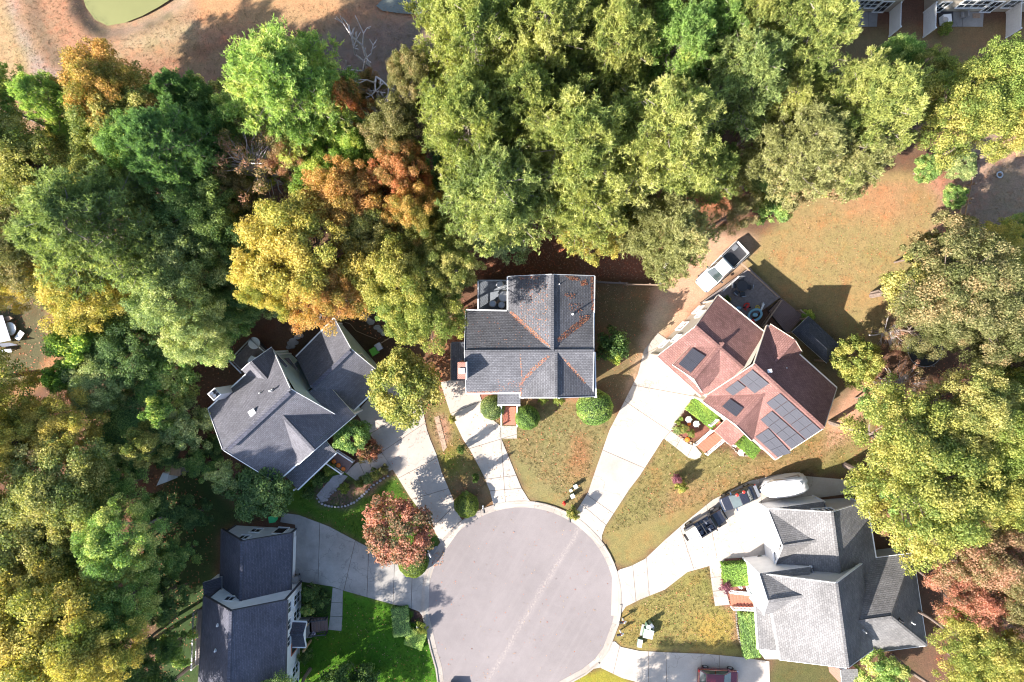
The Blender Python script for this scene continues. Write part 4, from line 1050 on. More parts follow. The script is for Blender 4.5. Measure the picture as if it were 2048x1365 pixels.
def fence_panel(x, y0, y1, label):
    f = thing('privacy_screen', P(x, (y0 + y1) / 2), label, 'fence', 'white privacy panels of the terrace')
    a, b = P(x, y0), P(x - 1, y1); n = 12
    for i in range(n):
        p, q = a.lerp(b, (i + .04) / n), a.lerp(b, (i + .96) / n)
        MB().prism([Vector((p.x - .03, p.y, 2.2)), Vector((p.x + .03, p.y, 2.2)), Vector((q.x + .03, q.y, 2.2)), Vector((q.x - .03, q.y, 2.2))], 2.15).build('board', M_['white'], f)
    for k in (a, b): MB().box((k.x, k.y, 1.15), (.13, .13, 2.3)).build('post', M_['white'], f)
fence_panel(1779, 26, 73, 'white privacy fence panel left of the gap in the terrace')
fence_panel(1847, 26, 75, 'white privacy fence panel right of the gap, next to the air conditioner')
fence_panel(2012, 26, 76, 'white privacy fence panel nearest the top right corner')
for pl, lb in (([(1716,24),(1756,24),(1754,54),(1716,54)], 'p'), ([(1880,24),(1968,24),(1966,54),(1896,54)], 'q')):
    slabs('patio', pl, [(((pl[0][0]+pl[1][0])/2, 0), ((pl[0][0]+pl[1][0])/2, 80))], M_['conc_old'], 0.05)
ac = thing('air_conditioner', P(1891, 40), 'pale air conditioner box on a dark pad beside the white fence panel', 'air conditioner')
MB().box(P(1891, 36, .04), (1.6, 1.4, .08)).build('pad', M_['darkmetal'], ac); MB().box(P(1891, 40, .45), (.85, .85, .75), .1).build('casing', M_['white'], ac)
MB().lathe(P(1891, 40, .83), [(.3, 0), (.3, .03), (.1, .05)], 14).build('fan_grille', M_['metal'], ac)
c = thing('garden_chair', P(1928, 30), 'dark framed garden chair with pale cushion on the terrace patio', 'chair')
MB().box(P(1928, 30, .42), (.62, .6, .12)).build('seat', M_['metal'], c); MB().box(P(1934, 29, .75), (.1, .6, .6)).build('backrest', M_['metal'], c)
for dx, dy in ((-5, -5), (5, -5), (-5, 5), (5, 5)): MB().bar(P(1928 + dx, 30 + dy, 0), P(1928 + dx, 30 + dy, .4), .05, .05).build('leg', M_['darkmetal'], c)
c = thing('doormat', P(1953, 32), 'brown square mat on the terrace patio', 'mat'); MB().box(P(1953, 32, .075), (.8, .5, .03)).build('mat_pile', M_['decktan'], c)
# ------------------------------------------------------------------ vehicles (built along +x, then set in place)
def place(o, px, py, ang, z=0.03):
    """turn a thing built at the origin and stand it at a photograph pixel; ang in degrees anticlockwise"""
    p = P(px, py); o.location = (p.x, p.y, z); o.rotation_euler = (0, 0, math.radians(ang)); ROOT[o.name] = Vector(p)
def loft(parent, name, mat, stations, smooth=True, nseg=None):
    """stations: x, [(y, z) ring of half section from bottom to top centre]; mirrored"""
    m = MB(); rings = []
    for x, sec in stations:
        ring = [Vector((x, y, z)) for y, z in sec] + [Vector((x, -y, z)) for y, z in reversed(sec)]
        rings.append(ring)
    n = len(rings[0])
    for k in range(len(rings) - 1):
        for i in range(n):
            j = (i + 1) % n; m.face([rings[k][i], rings[k][j], rings[k+1][j], rings[k+1][i]])
    m.face(rings[0]); m.face(rings[-1][::-1])
    o = m.build(name, mat, parent, smooth=False, weld=True)
    bm = bmesh.new(); bm.from_mesh(o.data); bmesh.ops.recalc_face_normals(bm, faces=bm.faces[:]); bm.to_mesh(o.data); bm.free()
    if smooth:
        md = o.modifiers.new('bevel', 'BEVEL'); md.width = 0.06; md.segments = 2; md.limit_method = 'ANGLE'; md.angle_limit = math.radians(28)
    return o
def body_sec(w, zb, zm, zt, tw): return [(w * .93, zb), (w, zm), (w * .985, zm + (zt - zm) * .6), (tw, zt)]
def wheels(t, xs, y, r=0.36, w=0.24):
    for x in xs:
        for s in (1, -1):
            ty = MB().tube((x, s * (y - w), r), (x, s * y, r), r, n=18).build('tyre', M_['black'], t)
            MB().tube((x, s * (y - .06), r), (x, s * (y + .012), r), r * .62, r * .55, 12).build('rim', M_['metal'], ty)
def cabin(t, paint, belt, roof, w0, w1, zb, zt, pillar=.06, sideglass=True, roofname='roof'):
    """belt = (rear x, front x), roof = (rear x, front x)"""
    b = [Vector((belt[0], w0, zb)), Vector((belt[1], w0, zb)), Vector((belt[1], -w0, zb)), Vector((belt[0], -w0, zb))]
    r = [Vector((roof[0], w1, zt)), Vector((roof[1], w1, zt)), Vector((roof[1], -w1, zt)), Vector((roof[0], -w1, zt))]
    m = MB()
    for i in range(4): m.face([b[i], r[i], r[(i+1) % 4], b[(i+1) % 4]])
    m.face([r[0], r[3], r[2], r[1]])
    o = m.build(roofname, paint, t, weld=True)
    bm = bmesh.new(); bm.from_mesh(o.data); bmesh.ops.recalc_face_normals(bm, faces=bm.faces[:]); bm.to_mesh(o.data); bm.free()
    md = o.modifiers.new('bevel', 'BEVEL'); md.width = 0.07; md.segments = 3
    def pane(name, q, inset=.07, out=.03):
        c = sum(q, Vector()) / 4; n = (q[1] - q[0]).cross(q[3] - q[0]).normalized()
        if n.dot(c - Vector(((belt[0]+belt[1])/2, 0, zb))) < 0: n = -n
        k = [p.lerp(c, inset) + n * out for p in q]
        g = MB().face(k); 
        for i in range(4): g.face([k[i], k[i] - n * .03, k[(i+1) % 4] - n * .03, k[(i+1) % 4]])
        return g.build(name, M_['carglass'], t)
    pane('windshield', [b[1], b[2], r[2], r[1]], .1); pane('rear_window', [b[3], b[0], r[0], r[3]], .13)
    if sideglass:
        for s in (0, 1):
            A, B = (b[0], b[1]) if s == 0 else (b[3], b[2]); C, D = (r[1], r[0]) if s == 0 else (r[2], r[3])
            mA, mD = A.lerp(B, .5), D.lerp(C, .5)
            pane('side_window', [A, mA, mD, D], .1, .012); pane('side_window', [mA, B, C, mD], .1, .012)
def mirrors(t, x, y, z, mat):
    for s in (1, -1): MB().box((x, s * (y + .1), z), (.14, .24, .17)).build('door_mirror', mat, t)
def lamps(t, xf, xr, y, z, zr=None):
    for s in (1, -1):
        MB().box((xf, s * y, z), (.14, .36, .15)).build('headlight', M_['chrome'], t)
        MB().box((xr, s * (y + .05), zr or z), (.1, .2, .22)).build('tail_light', M_['red'], t)

# white crew-cab pickup
t = thing('pickup_truck', (0, 0, 0), 'white crew-cab pickup truck with an open cargo bed, parked on the gravel track', 'pickup truck')
loft(t, 'body', M_['paint_white'], [(2.98, body_sec(.72, .45, .7, .86, .62)), (2.8, body_sec(.9, .4, .75, 1.02, .8)), (1.5, body_sec(.97, .38, .8, 1.17, .88)), (1.3, body_sec(.98, .38, .8, 1.2, .9)), (-.75, body_sec(.98, .38, .8, 1.2, .9))])
cabin(t, M_['paint_white'], (-.72, 1.55), (-.5, .75), .9, .72, 1.17, 1.84)
# bed: floor and four walls
m = MB().box((-1.85, 0, .78), (2.2, 1.7, .08)); m.build('bed_floor', M_['darkmetal'], t)
for s in (1, -1):
    MB().box((-1.85, s * .9, .85), (2.25, .16, .86)).build('bed_side', M_['paint_white'], t); MB().box((-1.85, s * .9, 1.295), (2.25, .12, .03)).build('bed_rail', M_['darkmetal'], t)
MB().box((-2.98, 0, .88), (.1, 1.75, .78)).build('tailgate', M_['paint_white'], t); MB().box((-.76, 0, .95), (.06, 1.65, .62)).build('bulkhead', M_['paint_white'], t)
MB().box((-3.08, 0, .55), (.16, 1.8, .2)).build('rear_bumper', M_['chrome'], t)
MB().box((-2.4, -.55, .95), (.6, .4, .3)).build('tool_box', M_['metal'], t)
wheels(t, (1.95, -1.75), .98, .4, .27); mirrors(t, 1.15, .98, 1.22, M_['darkmetal']); lamps(t, 2.88, -3.02, .68, .88, 1.0)
place(t, 1438, 537, 223.5)
# black open-topped off-roader with a white rear roof panel
t = thing('off_road_vehicle', (0, 0, 0), 'black open-topped off-road vehicle with grey seats and white rear roof panel', 'car')
pb = M_['paint_black']
loft(t, 'body', pb, [(2.2, body_sec(.62, .5, .8, 1.0, .55)), (2.05, body_sec(.7, .48, .8, 1.08, .62)), (.95, body_sec(.78, .45, .8, 1.16, .7)), (.8, body_sec(.8, .45, .8, .72, .7)), (-1.0, body_sec(.8, .45, .65, .72, .7)), (-2.15, body_sec(.8, .45, .65, .72, .7))])
for s in (1, -1):
    MB().box((-.6, s * .8, .88), (2.9, .08, .5)).build('body_side', pb, t)
    MB().box((1.55, s * .84, .86), (1.0, .26, .1)).build('fender', M_['black'], t); MB().box((-1.45, s * .86, .86), (.95, .24, .1)).build('fender', M_['black'], t)
    for x in (.35, -.85): MB().box((x, s * .46, .9), (.5, .44, .16)).build('seat', M_['seat'], t); MB().box((x - .25, s * .46, 1.2), (.14, .42, .6)).build('seat_back', M_['seat'], t)
    MB().tube((-.4, s * .7, 1.1), (-.4, s * .62, 1.75), .04).tube((-.4, s * .62, 1.75), (.75, s * .62, 1.72), .04).tube((-.4, s * .62, 1.75), (-1.1, s * .62, 1.75), .04).build('roll_bar', M_['black'], t)
MB().tube((-.4, -.62, 1.75), (-.4, .62, 1.75), .05).build('roll_bar', M_['black'], t)
g = MB().face([(.95, .68, 1.15), (.95, -.68, 1.15), (.7, -.62, 1.72), (.7, .62, 1.72)]).face([(.92, .68, 1.15), (.67, .62, 1.72), (.67, -.62, 1.72), (.92, -.68, 1.15)]).build('windshield', M_['carglass'], t)
m = MB().bar((.95, .7, 1.15), (.69, .64, 1.74), .06, .06).bar((.95, -.7, 1.15), (.69, -.64, 1.74), .06, .06).bar((.69, -.66, 1.74), (.69, .66, 1.74), .07, .06); m.build('windshield_frame', pb, t)
MB().box((1.0, 0, 1.12), (.3, 1.3, .1)).build('dashboard', M_['black'], t)
MB().box((-1.68, 0, 1.76), (1.2, 1.5, .08)).build('roof_panel', M_['paint_white'], t)
for s in (1, -1): MB().box((-1.68, s * .74, 1.4), (1.15, .05, .7)).build('side_panel', M_['paint_white'], t); MB().bar((-1.25, s * .2, 1.81), (-1.25, s * .6, 1.81), .05, .02).build('roof_seam', M_['black'], t)
MB().bar((-2.05, -.6, 1.81), (-2.05, .6, 1.81), .04, .02).build('roof_seam', M_['black'], t)
MB().tube((-2.3, 0, 1.05), (-2.52, 0, 1.05), .38, n=18).build('spare_tyre', M_['black'], t)
MB().box((2.3, 0, .62), (.2, 1.5, .2)).build('front_bumper', M_['black'], t)
wheels(t, (1.5, -1.45), .93, .42, .26); mirrors(t, .75, .78, 1.25, M_['black'])
for s in (1, -1): MB().tube((2.14, s * .5, .9), (2.24, s * .5, .9), .11, n=12).build('headlight', M_['chrome'], t)
place(t, 1406, 1046, 31)
# black compact car with a large windshield, red lamps on its roof edge
t = thing('car', (0, 0, 0), 'small black car with gleaming windshield and two red discs on its roof', 'car')
loft(t, 'body', pb, [(2.0, body_sec(.6, .4, .6, .74, .5)), (1.85, body_sec(.76, .34, .65, .86, .66)), (1.1, body_sec(.82, .3, .7, .98, .74)), (.6, body_sec(.84, .3, .7, 1.02, .76)), (-1.5, body_sec(.84, .3, .7, 1.04, .76)), (-1.9, body_sec(.8, .34, .7, .98, .7)), (-2.0, body_sec(.7, .4, .6, .85, .6))])
cabin(t, pb, (-1.25, 1.05), (-.75, .1), .76, .6, 1.0, 1.5)
MB().box((2.0, 0, .55), (.1, 1.1, .2)).build('grille', M_['chrome'], t); MB().box((-1.9, 0, 1.02), (.3, 1.3, .06)).build('rear_spoiler', M_['metal'], t)
for x in (.25, -.5): MB().lathe((x, -.62, 1.44), [(.15, 0), (.17, .05), (.1, .1)], 14).build('red_disc', M_['red'], t)
MB().box((.95, 0, 1.03), (.12, 1.35, .04)).build('wiper_cowl', M_['chrome'], t)
wheels(t, (1.3, -1.25), .86, .33, .2); mirrors(t, .75, .82, 1.05, M_['chrome']); lamps(t, 1.93, -1.97, .55, .68, .85)
place(t, 1474, 993, 203.5)
# maroon hatchback
t = thing('car', (0, 0, 0), 'glossy maroon hatchback parked in leafy shade on the lowest driveway', 'car')
pr = M_['paint_red']
loft(t, 'body', pr, [(2.1, body_sec(.6, .4, .6, .72, .5)), (1.95, body_sec(.78, .34, .65, .84, .66)), (1.2, body_sec(.86, .3, .7, .98, .76)), (.7, body_sec(.87, .3, .7, 1.0, .8)), (-1.7, body_sec(.87, .3, .7, 1.04, .8)), (-2.05, body_sec(.82, .34, .7, .98, .74)), (-2.15, body_sec(.74, .4, .6, .85, .66))])
cabin(t, pr, (-2.0, 1.25), (-1.45, .35), .8, .63, .98, 1.5)
wheels(t, (1.35, -1.3), .89, .34, .21); mirrors(t, .95, .85, 1.05, pr); lamps(t, 2.0, -2.1, .6, .68, .9)
place(t, 1432, 1348, -3)
t = thing('car', (0, 0, 0), 'dark car nosing into the bottom edge of the picture beside the left curb', 'car')
loft(t, 'body', pb, [(2.2, body_sec(.6, .4, .6, .72, .5)), (2.0, body_sec(.8, .34, .65, .84, .66)), (1.2, body_sec(.88, .3, .7, .98, .76)), (-1.9, body_sec(.88, .3, .7, 1.0, .78)), (-2.3, body_sec(.74, .4, .6, .85, .66))])
cabin(t, pb, (-1.6, 1.1), (-1.0, .3), .8, .63, .97, 1.48)
wheels(t, (1.4, -1.4), .9, .34, .21); mirrors(t, .8, .85, 1.05, pb); lamps(t, 2.08, -2.25, .6, .68, .85)
place(t, 906, 1404, 88)
# camper under a white cover
t = thing('covered_camper', (0, 0, 0), 'small camper trailer under a white cover at the top of the driveway', 'camper')
N_ = 26
m = MB(); rings = []
prof = [(-2.25, .55, 1.25), (-2.05, .85, 1.9), (-1.4, 1.0, 2.35), (-.5, 1.03, 2.45), (.4, 1.03, 2.3), (1.2, .98, 1.95), (1.8, .85, 1.45), (2.2, .5, 1.0), (2.6, .18, .75)]
for x, w, h in prof:
    ring = []
    for i in range(N_ + 1):
        a = math.pi * i / N_; ca, sa = math.cos(a), math.sin(a)
        y = w * math.copysign(abs(ca) ** .45, ca); z = .3 + (h - .3) * abs(sa) ** .5
        z += .09 * math.sin(i * 1.9 + x * 3.1) * sa; y += .05 * math.sin(i * 2.7 + x * 5)
        ring.append(Vector((x + .04 * math.sin(i * 1.3 + x), y, z)))
    rings.append(ring)
for k in range(len(rings) - 1):
    for i in range(N_): m.face([rings[k][i], rings[k][i+1], rings[k+1][i+1], rings[k+1][i]], 1 if i < 0 else 0)
m.face(rings[0]); m.face(rings[-1][::-1])
o = m.build('cover', [M_['cloth'], M_['cloth_tan']], t, smooth=True, weld=True)
for x in (-1.7, -.8, .3, 1.3): MB().bar((x, 1.0, .5), (x + .1, -1.0, .5), .02, .02).build('tie_strap', M_['black'], t)
m = MB(); 
for k in range(2, 6):
    a, b = rings[k], rings[k+1]
    m.face([a[20] + Vector((0, -.02, .02)), a[23] + Vector((0, -.03, .02)), b[23] + Vector((0, -.03, .02)), b[20] + Vector((0, -.02, .02))])
m.build('tan_strip', M_['cloth_tan'], t)
MB().lathe((-1.1, -.25, 2.36), [(.2, 0), (.22, .14), (.12, .22)], 12).build('vent_hump', M_['cloth'], t)
for s in (1, -1): MB().tube((-.3, s * .8, .33), (-.3, s * 1.0, .33), .33, n=16).build('wheel', M_['black'], t)
MB().bar((2.3, 0, .45), (3.2, 0, .45), .1, .1).build('drawbar', M_['metal'], t)
place(t, 1562, 968, 192)

# ------------------------------------------------------------------ street furniture and utility boxes
def mailbox(px, py, post, boxm, ang, label, ht=1.05, double=False):
    o = thing('mailbox', P(px, py), label, 'mailbox', 'mailboxes at the kerb'); c = P(px, py)
    MB().box(c + Vector((0, 0, ht / 2 + .1)), (.11, .11, ht + .2)).lathe(c + Vector((0, 0, ht + .2)), [(.08, 0), (.02, .1)], 4).build('post', post, o)
    R = Matrix.Rotation(math.radians(ang), 3, 'Z'); e = R @ Vector((1, 0, 0))
    MB().bar(c + e * -.25 + Vector((0, 0, ht - .14)), c + e * .4 + Vector((0, 0, ht - .14)), .1, .09).build('arm', post, o)
    m = MB(); A = []; B = []
    s = R @ Vector((0, 1, 0))
    for i in range(8):
        a = math.pi * i / 7; A.append(c + s * math.cos(a) * .11 + Vector((0, 0, ht + .02 + math.sin(a) * .14)))
    A = [c + s * .11 + Vector((0, 0, ht - .09))] + A + [c - s * .11 + Vector((0, 0, ht - .09))]
    B = [p + e * .5 for p in A]; A = [p - e * .02 for p in A]; n = len(A)
    for i in range(n): j = (i + 1) % n; m.face([A[i], A[j], B[j], B[i]])
    m.face(A[::-1]); m.face(B); m.build('letter_box', boxm, o)
    MB().box(c + e * .1 - s * .13 + Vector((0, 0, ht + .14)), (.05, .02, .18), math.radians(ang)).build('flag', M_['red'], o)
mailbox(1245, 1237, M_['white'], M_['darkmetal'], 185, 'upper of the two white-post mailboxes on the lower right lawn')
mailbox(1240, 1261, M_['white'], M_['darkmetal'], 190, 'lower of the two white-post mailboxes, nearest the green pedestals')
mailbox(967, 1012, M_['white'], M_['darkmetal'], 285, 'white-post mailbox beside the round lime bush at the curb')
mailbox(1138, 1030, M_['darkmetal'], M_['darkmetal'], 270, 'dark mailbox against the leafy shrub at the driveway corner')
mailbox(860, 1100, M_['metal'], M_['metal'], 300, 'grey mailbox at the foot of the rust-red maple')
mailbox(839, 1249, M_['metal'], M_['metal'], 330, 'grey mailbox in the dark mulch bed of the bright green lawn')
def pedestal(px, py, sx, sy, h, ang, label, mat='utility'):
    o = thing('utility_pedestal', P(px, py), label, 'utility box'); c = P(px, py); a = math.radians(ang)
    MB().box(c + Vector((0, 0, h / 2)), (sx, sy, h), a).build('cabinet', M_['utility_dk'], o)
    MB().box(c + Vector((0, 0, h + .03)), (sx + .06, sy + .06, .08), a).build('lid', M_[mat], o)
def transformer(px, py):
    o = thing('transformer_cabinet', P(px, py), 'large square green transformer cabinet on a pale pad on the lower right lawn', 'transformer'); c = P(px, py); a = math.radians(-12)
    MB().box(c + Vector((0, 0, .04)), (1.35, 1.2, .08), a).build('pad', M_['conc'], o)
    R = Matrix.Rotation(a, 3, 'Z')
    MB().box(c + Vector((0, 0, .4)), (.95, .85, .65), a).build('cabinet', M_['utility_dk'], o)
    q = [c + R @ Vector((x, y, z)) for x, y, z in ((-.5, -.47, .84), (.5, -.47, .84), (.5, .45, .9), (-.5, .45, .9))]
    MB().prism(q, .12).build('lid', M_['utility'], o)
transformer(1294, 1262)
pedestal(1294, 1247, .42, .32, .95, -20, 'tall narrow utility pedestal touching the transformer cabinet')
pedestal(1299, 1243, .25, .35, 1.1, 40, 'slim grey utility post behind the transformer cabinet', 'metal')
pedestal(1278, 1283, .42, .75, .5, -10, 'low pale green utility box nearest the lower driveway')
pedestal(1150, 971, .36, .36, .7, 25, 'upper pale utility pedestal on the lawn of the middle house')
pedestal(1141, 980, .25, .22, .35, 25, 'smallest pale utility stub between two pedestals on the middle lawn')
pedestal(1144, 990, .38, .38, .65, 25, 'lower pale utility pedestal above the red hydrant')
h_ = thing('fire_hydrant', P(1128, 1006), 'small red fire hydrant on the middle lawn near the curb', 'fire hydrant')
c = P(1128, 1006); MB().lathe(c, [(.16, 0), (.16, .06), (.1, .08), (.1, .5), (.15, .54), (.13, .62), (.04, .7)], 12).build('barrel', M_['red'], h_)
MB().tube(c + Vector((-.2, 0, .4)), c + Vector((.2, 0, .4)), .06, n=8).tube(c + Vector((0, -.2, .36)), c, .08, n=8).build('nozzle', M_['red'], h_)
o = thing('valve_cover', P(939, 1003), 'pale square box lid beside the round lime bush at the curb', 'utility box'); MB().box(P(940, 1003, .9), (.22, .22, .9)).build('cabinet', M_['utility'], o)
def bin_(px, py, mat, label, sx=.6, sy=.68, ang=0, h=1.05):
    o = thing('wheeled_bin', P(px, py), label, 'bin'); c = P(px, py); a = math.radians(ang); R = Matrix.Rotation(a, 3, 'Z')
    top = [c + R @ Vector((x * sx / 2, y * sy / 2, h)) for x, y in ((-1, -1), (1, -1), (1, 1), (-1, 1))]
    bot = [c + R @ Vector((x * sx / 2 * .8, y * sy / 2 * .8, .05)) for x, y in ((-1, -1), (1, -1), (1, 1), (-1, 1))]
    m = MB(); m.face(top)
    for i in range(4): m.face([top[i], bot[i], bot[(i+1) % 4], top[(i+1) % 4]])
    m.build('bin_body', mat, o); MB().box(c + Vector((0, 0, h + .04)), (sx + .06, sy + .06, .07), a).build('lid', mat, o)
    for s in (1, -1): MB().tube(c + R @ Vector((s * sx * .35, sy * .38, .12)), c + R @ Vector((s * sx * .45, sy * .38, .12)), .12, n=10).build('wheel', M_['black'], o)
bin_(752, 703, M_['binlid'], 'bright lime wheeled bin beside the garage of the slate-roofed house', .72, .72, 30)
bin_(761, 694, M_['metal'], 'dark grey wheeled bin behind the lime one', .6, .7, 30)
bin_(551, 1034, M_['binteal'], 'bright teal wheeled bin at the top of the shaded driveway', .62, .62, 10)
bin_(597, 1153, M_['metal'], 'dark grey can in the corner of the shaded driveway', .5, .5, 10)

# fence between the middle house and the gravel track
def plank_fence(pts_, label, h, mat, gap=.02, w=.14, name='fence', post=2.4):
    f = thing(name, P(*pts_[0]), label, 'fence')
    for a, b in zip(pts_[:-1], pts_[1:]):
        A, B = P(*a), P(*b); L = (B - A).length; n = max(1, int(L / (w + gap))); e = (B - A).normalized()
        for i in range(n):
            c = A + e * (i + .5) * (w + gap); MB().box(c + Vector((0, 0, h / 2)), (w, .03, h), math.atan2(e.y, e.x)).build('picket', mat, f)
        MB().bar(A + Vector((0, 0, h * .8)) + Vector((-e.y, e.x, 0)) * .05, B + Vector((0, 0, h * .8)) + Vector((-e.y, e.x, 0)) * .05, .05, .09).build('rail', mat, f)
        for k in range(int(L / post) + 1): MB().box(A + e * min(L, k * post) + Vector((-e.y, e.x, h / 2 / 1)) * 1 * 0 + Vector((-e.y * .09, e.x * .09, h / 2)), (.1, .1, h)).build('post', mat, f)
plank_fence([(1190, 566), (1252, 569)], 'grey board fence joining the middle house', 1.6, M_['deckgrey'], w=.2)
plank_fence([(1249, 571), (1318, 572)], 'tan board fence ending at the bare pine trunk by the gravel track', 1.6, M_['decktan'], w=.2)
# post-and-rail fence beside the garden plot
f = thing('rail_fence', P(1950, 400), 'weathered post-and-rail fence along the vegetable plot', 'fence')
fp = [(1948, 335), (1943, 370), (1937, 400), (1932, 430)]
for i, q in enumerate(fp):
    MB().box(P(*q, .7), (.18, .18, 1.4)).build('post', M_['decktan'], f)
    if i: 
        for z_ in (.5, 1.1): MB().bar(P(*fp[i-1], z_), P(*q, z_), .07, .16).build('rail', M_['decktan'], f)
f = thing('garden_gate', P(1925, 425), 'pale timber gate frame at the lower end of the post-and-rail fence', 'gate')
for a, b in (((1918, 452), (1922, 415)), ((1930, 438), (1935, 408))): MB().bar(P(*a, 1.1), P(*b, 1.1), .12, .12).build('rail', M_['rawwood'], f)
for q in ((1918, 452), (1922, 415), (1930, 438), (1935, 408)): MB().box(P(*q, .55), (.12, .12, 1.1)).build('post', M_['rawwood'], f)
MB().bar(P(1922, 415, 1.1), P(1935, 408, 1.1), .12, .12).build('rail', M_['rawwood'], f)
o = thing('planting_box', P(2042, 298), 'pale timber planting box at the right edge of the vegetable plot', 'planter')
for k in range(4): MB().box(P(2036 + k * 5, 300, .15), (.24, 1.4, .3)).build('plank', M_['rawwood'], o)
o = thing('tyre', P(1999, 350), 'old tyre lying on the vegetable plot', 'tyre')
m = MB(); c = P(1999, 350, .1)
for i in range(20):
    for j in range(8):
        def tp(i, j): a, b = 6.283 * i / 20, 6.283 * j / 8; return c + Vector((math.cos(a) * (.3 + .09 * math.cos(b)), math.sin(a) * (.3 + .09 * math.cos(b)), .09 * math.sin(b)))
        m.face([tp(i, j), tp(i+1, j), tp(i+1, j+1), tp(i, j+1)])
m.build('tread', M_['metal'], o, smooth=True, weld=True)
# trampoline ring at the right
o = thing('trampoline', P(1852, 705), 'dark round trampoline half hidden under the trees on the right', 'trampoline')
c = P(1850, 700, .8); MB().lathe(c, [(1.7, -.03), (1.7, 0)], 28).build('mat', M_['black'], o)
m = MB()
for i in range(28):
    a, b = 6.283 * i / 28, 6.283 * (i + 1) / 28; m.bar(c + Vector((math.cos(a), math.sin(a), 0)) * 1.8, c + Vector((math.cos(b), math.sin(b), 0)) * 1.8, .06, .06)
m.build('rim', M_['metal'], o)
for i in range(6): a = 1.05 * i; MB().tube(c + Vector((math.cos(a) * 2, math.sin(a) * 2, -.8)), c + Vector((math.cos(a) * 2, math.sin(a) * 2, 0)), .04, n=6).build('leg', M_['metal'], o)

# stepping stones round the back of the slate-roofed house
Y = Zm(440, 560, 3.938)
sp = [(545,530,5),(560,500,3),(575,480,8),(590,495,2),(570,525,4),(612,450,3),(635,440,5),(700,365,6),(720,345,3),(740,325,4),(752,310,6),(770,300,4),(775,285,3),(1110,265,6),(1135,285,4),(1155,300,5),(1175,320,8),(1190,335,5),(1240,375,6),(1262,400,5),(1290,425,5)]
rs = random.Random(3)
root = empty('stepping_stone_path', (0, 0, 0), kind='structure')
for x, y, k in sp:
    c = Y(x, y, 0); n = 7; r = rs.uniform(.3, .42); an = rs.uniform(0, 3)
    q = [Vector((c.x + math.cos(an + 6.283 * i / n) * r * rs.uniform(.8, 1.1) * 1.15, c.y + math.sin(an + 6.283 * i / n) * r * rs.uniform(.8, 1.1) * .8, .09 + rs.uniform(0, .03))) for i in range(n)]
    MB().prism(q, .15).build('stone', M_['stone'], root)
def edging(name, label, pts_, mat, size=.22, z=.13):
    root = thing(name, P(*pts_[0]), label, 'edging')
    acc = 0
    for a, b in zip(pts_[:-1], pts_[1:]):
        A, B = P(*a), P(*b); L = (B - A).length; n = max(1, int(L / (size * 1.25)))
        for i in range(n):
            c = A.lerp(B, (i + .5) / n); s = size * rs.uniform(.75, 1.15)
            q = [Vector((c.x + math.cos(6.283 * k / 6 + i) * s * rs.uniform(.5, .7), c.y + math.sin(6.283 * k / 6 + i) * s * rs.uniform(.45, .65), z + rs.uniform(-.03, .05))) for k in range(6)]
            MB().prism(q, z + .05).build('stone', mat, root)
E = Zm(560, 880, 4.55)
e5 = lambda x, y: (560 + x / 4.55, 880 + y / 4.55)
edging('stone_edging', 'curved grey stone edging round the mulch bed of the slate-roofed house', [e5(330,520), e5(370,575), e5(430,600), e5(520,612), e5(610,600), e5(690,560), e5(760,500), e5(840,420), e5(930,360), e5(1000,320)], M_['stone'], .26)
edging('stone_edging', 'inner grey stone edging along the gravel strip', [e5(420,560), e5(450,500), e5(520,450)], M_['stone'], .25)
f6 = lambda x, y: (1320 + x / 8.53, 780 + y / 8.53)
edging('brick_edging', 'row of pale edging bricks between the wide driveway and the flower bed', [f6(190,690), f6(290,520), f6(400,360), f6(440,310)], M_['curb'], .17, .1)
edging('brick_edging', 'straight tan edging along the lower side of the flower bed', [f6(200,700), f6(330,790), f6(480,905), f6(560,900)], M_['decktan'], .2, .08)
edging('brick_edging', 'curved pale edging under the second hedge by the solar-panelled roof', [f6(1210,960), f6(1330,1090), f6(1400,1130), f6(1500,1120)], M_['curb'], .16, .1)
edging('pebble_edging', 'pale pebble edging along the long hedge of the white-gabled house', [(1472,1222),(1473,1250),(1478,1280),(1485,1298)], M_['curb'], .14, .09)
edging('stone_edging', 'pale stones round the purple shrub of the white-gabled house', [(1444,1160),(1446,1172),(1452,1180),(1462,1182)], M_['curb'], .2, .12)
# gravel strip
slabs('gravel_strip', [e5(330,505), e5(480,330), e5(560,310), e5(620,330), e5(560,400), e5(520,440), e5(450,500), e5(420,560), e5(375,570)], [], M_['stone'], .03, child='gravel_bed')
# pumpkins and white garden ornaments
pumpkin(*f6(492,578), 0, .22, 'orange pumpkin beside the white garden ornaments in the flower bed')
pumpkin(*f6(460,845), 0, .26, 'larger orange pumpkin at the lower corner of the flower bed')
def ornament(px, py, label, k=1.0, lying=False):
    o = thing('garden_ornament', P(px, py), label, 'ornament'); c = P(px, py)
    if lying:
        MB().lathe(c, [(.3*k, .1), (.34*k, .25), (.2*k, .32)], 10, squash=.5, rz=-.6).build('base', M_['white'], o); MB().box(c + Vector((.1, -.1, .36)), (.25, .16, .1), -.6).build('figure', M_['white'], o)
    else:
        MB().lathe(c, [(.1, 0), (.06, .3), (.3*k, .35), (.34*k, .42), (.25*k, .45)], 12).build('bowl', M_['white'], o)
        for i in range(6):
            a = i * 1.05; MB().tube(c + Vector((0, 0, .42)), c + Vector((math.cos(a) * .38 * k, math.sin(a) * .38 * k, .62)), .05, .02, 6).build('spray', M_['white'], o)
ornament(*f6(470,500), 'white spiky garden ornament nearest the driveway in the flower bed')
ornament(*f6(600,575), 'white spiky garden ornament nearest the steps in the flower bed')
ornament(*f6(1360,1060), 'white spiky garden ornament below the second hedge')
ornament(1478, 1172, 'long white garden ornament beside the purple shrub', 1.0, True)

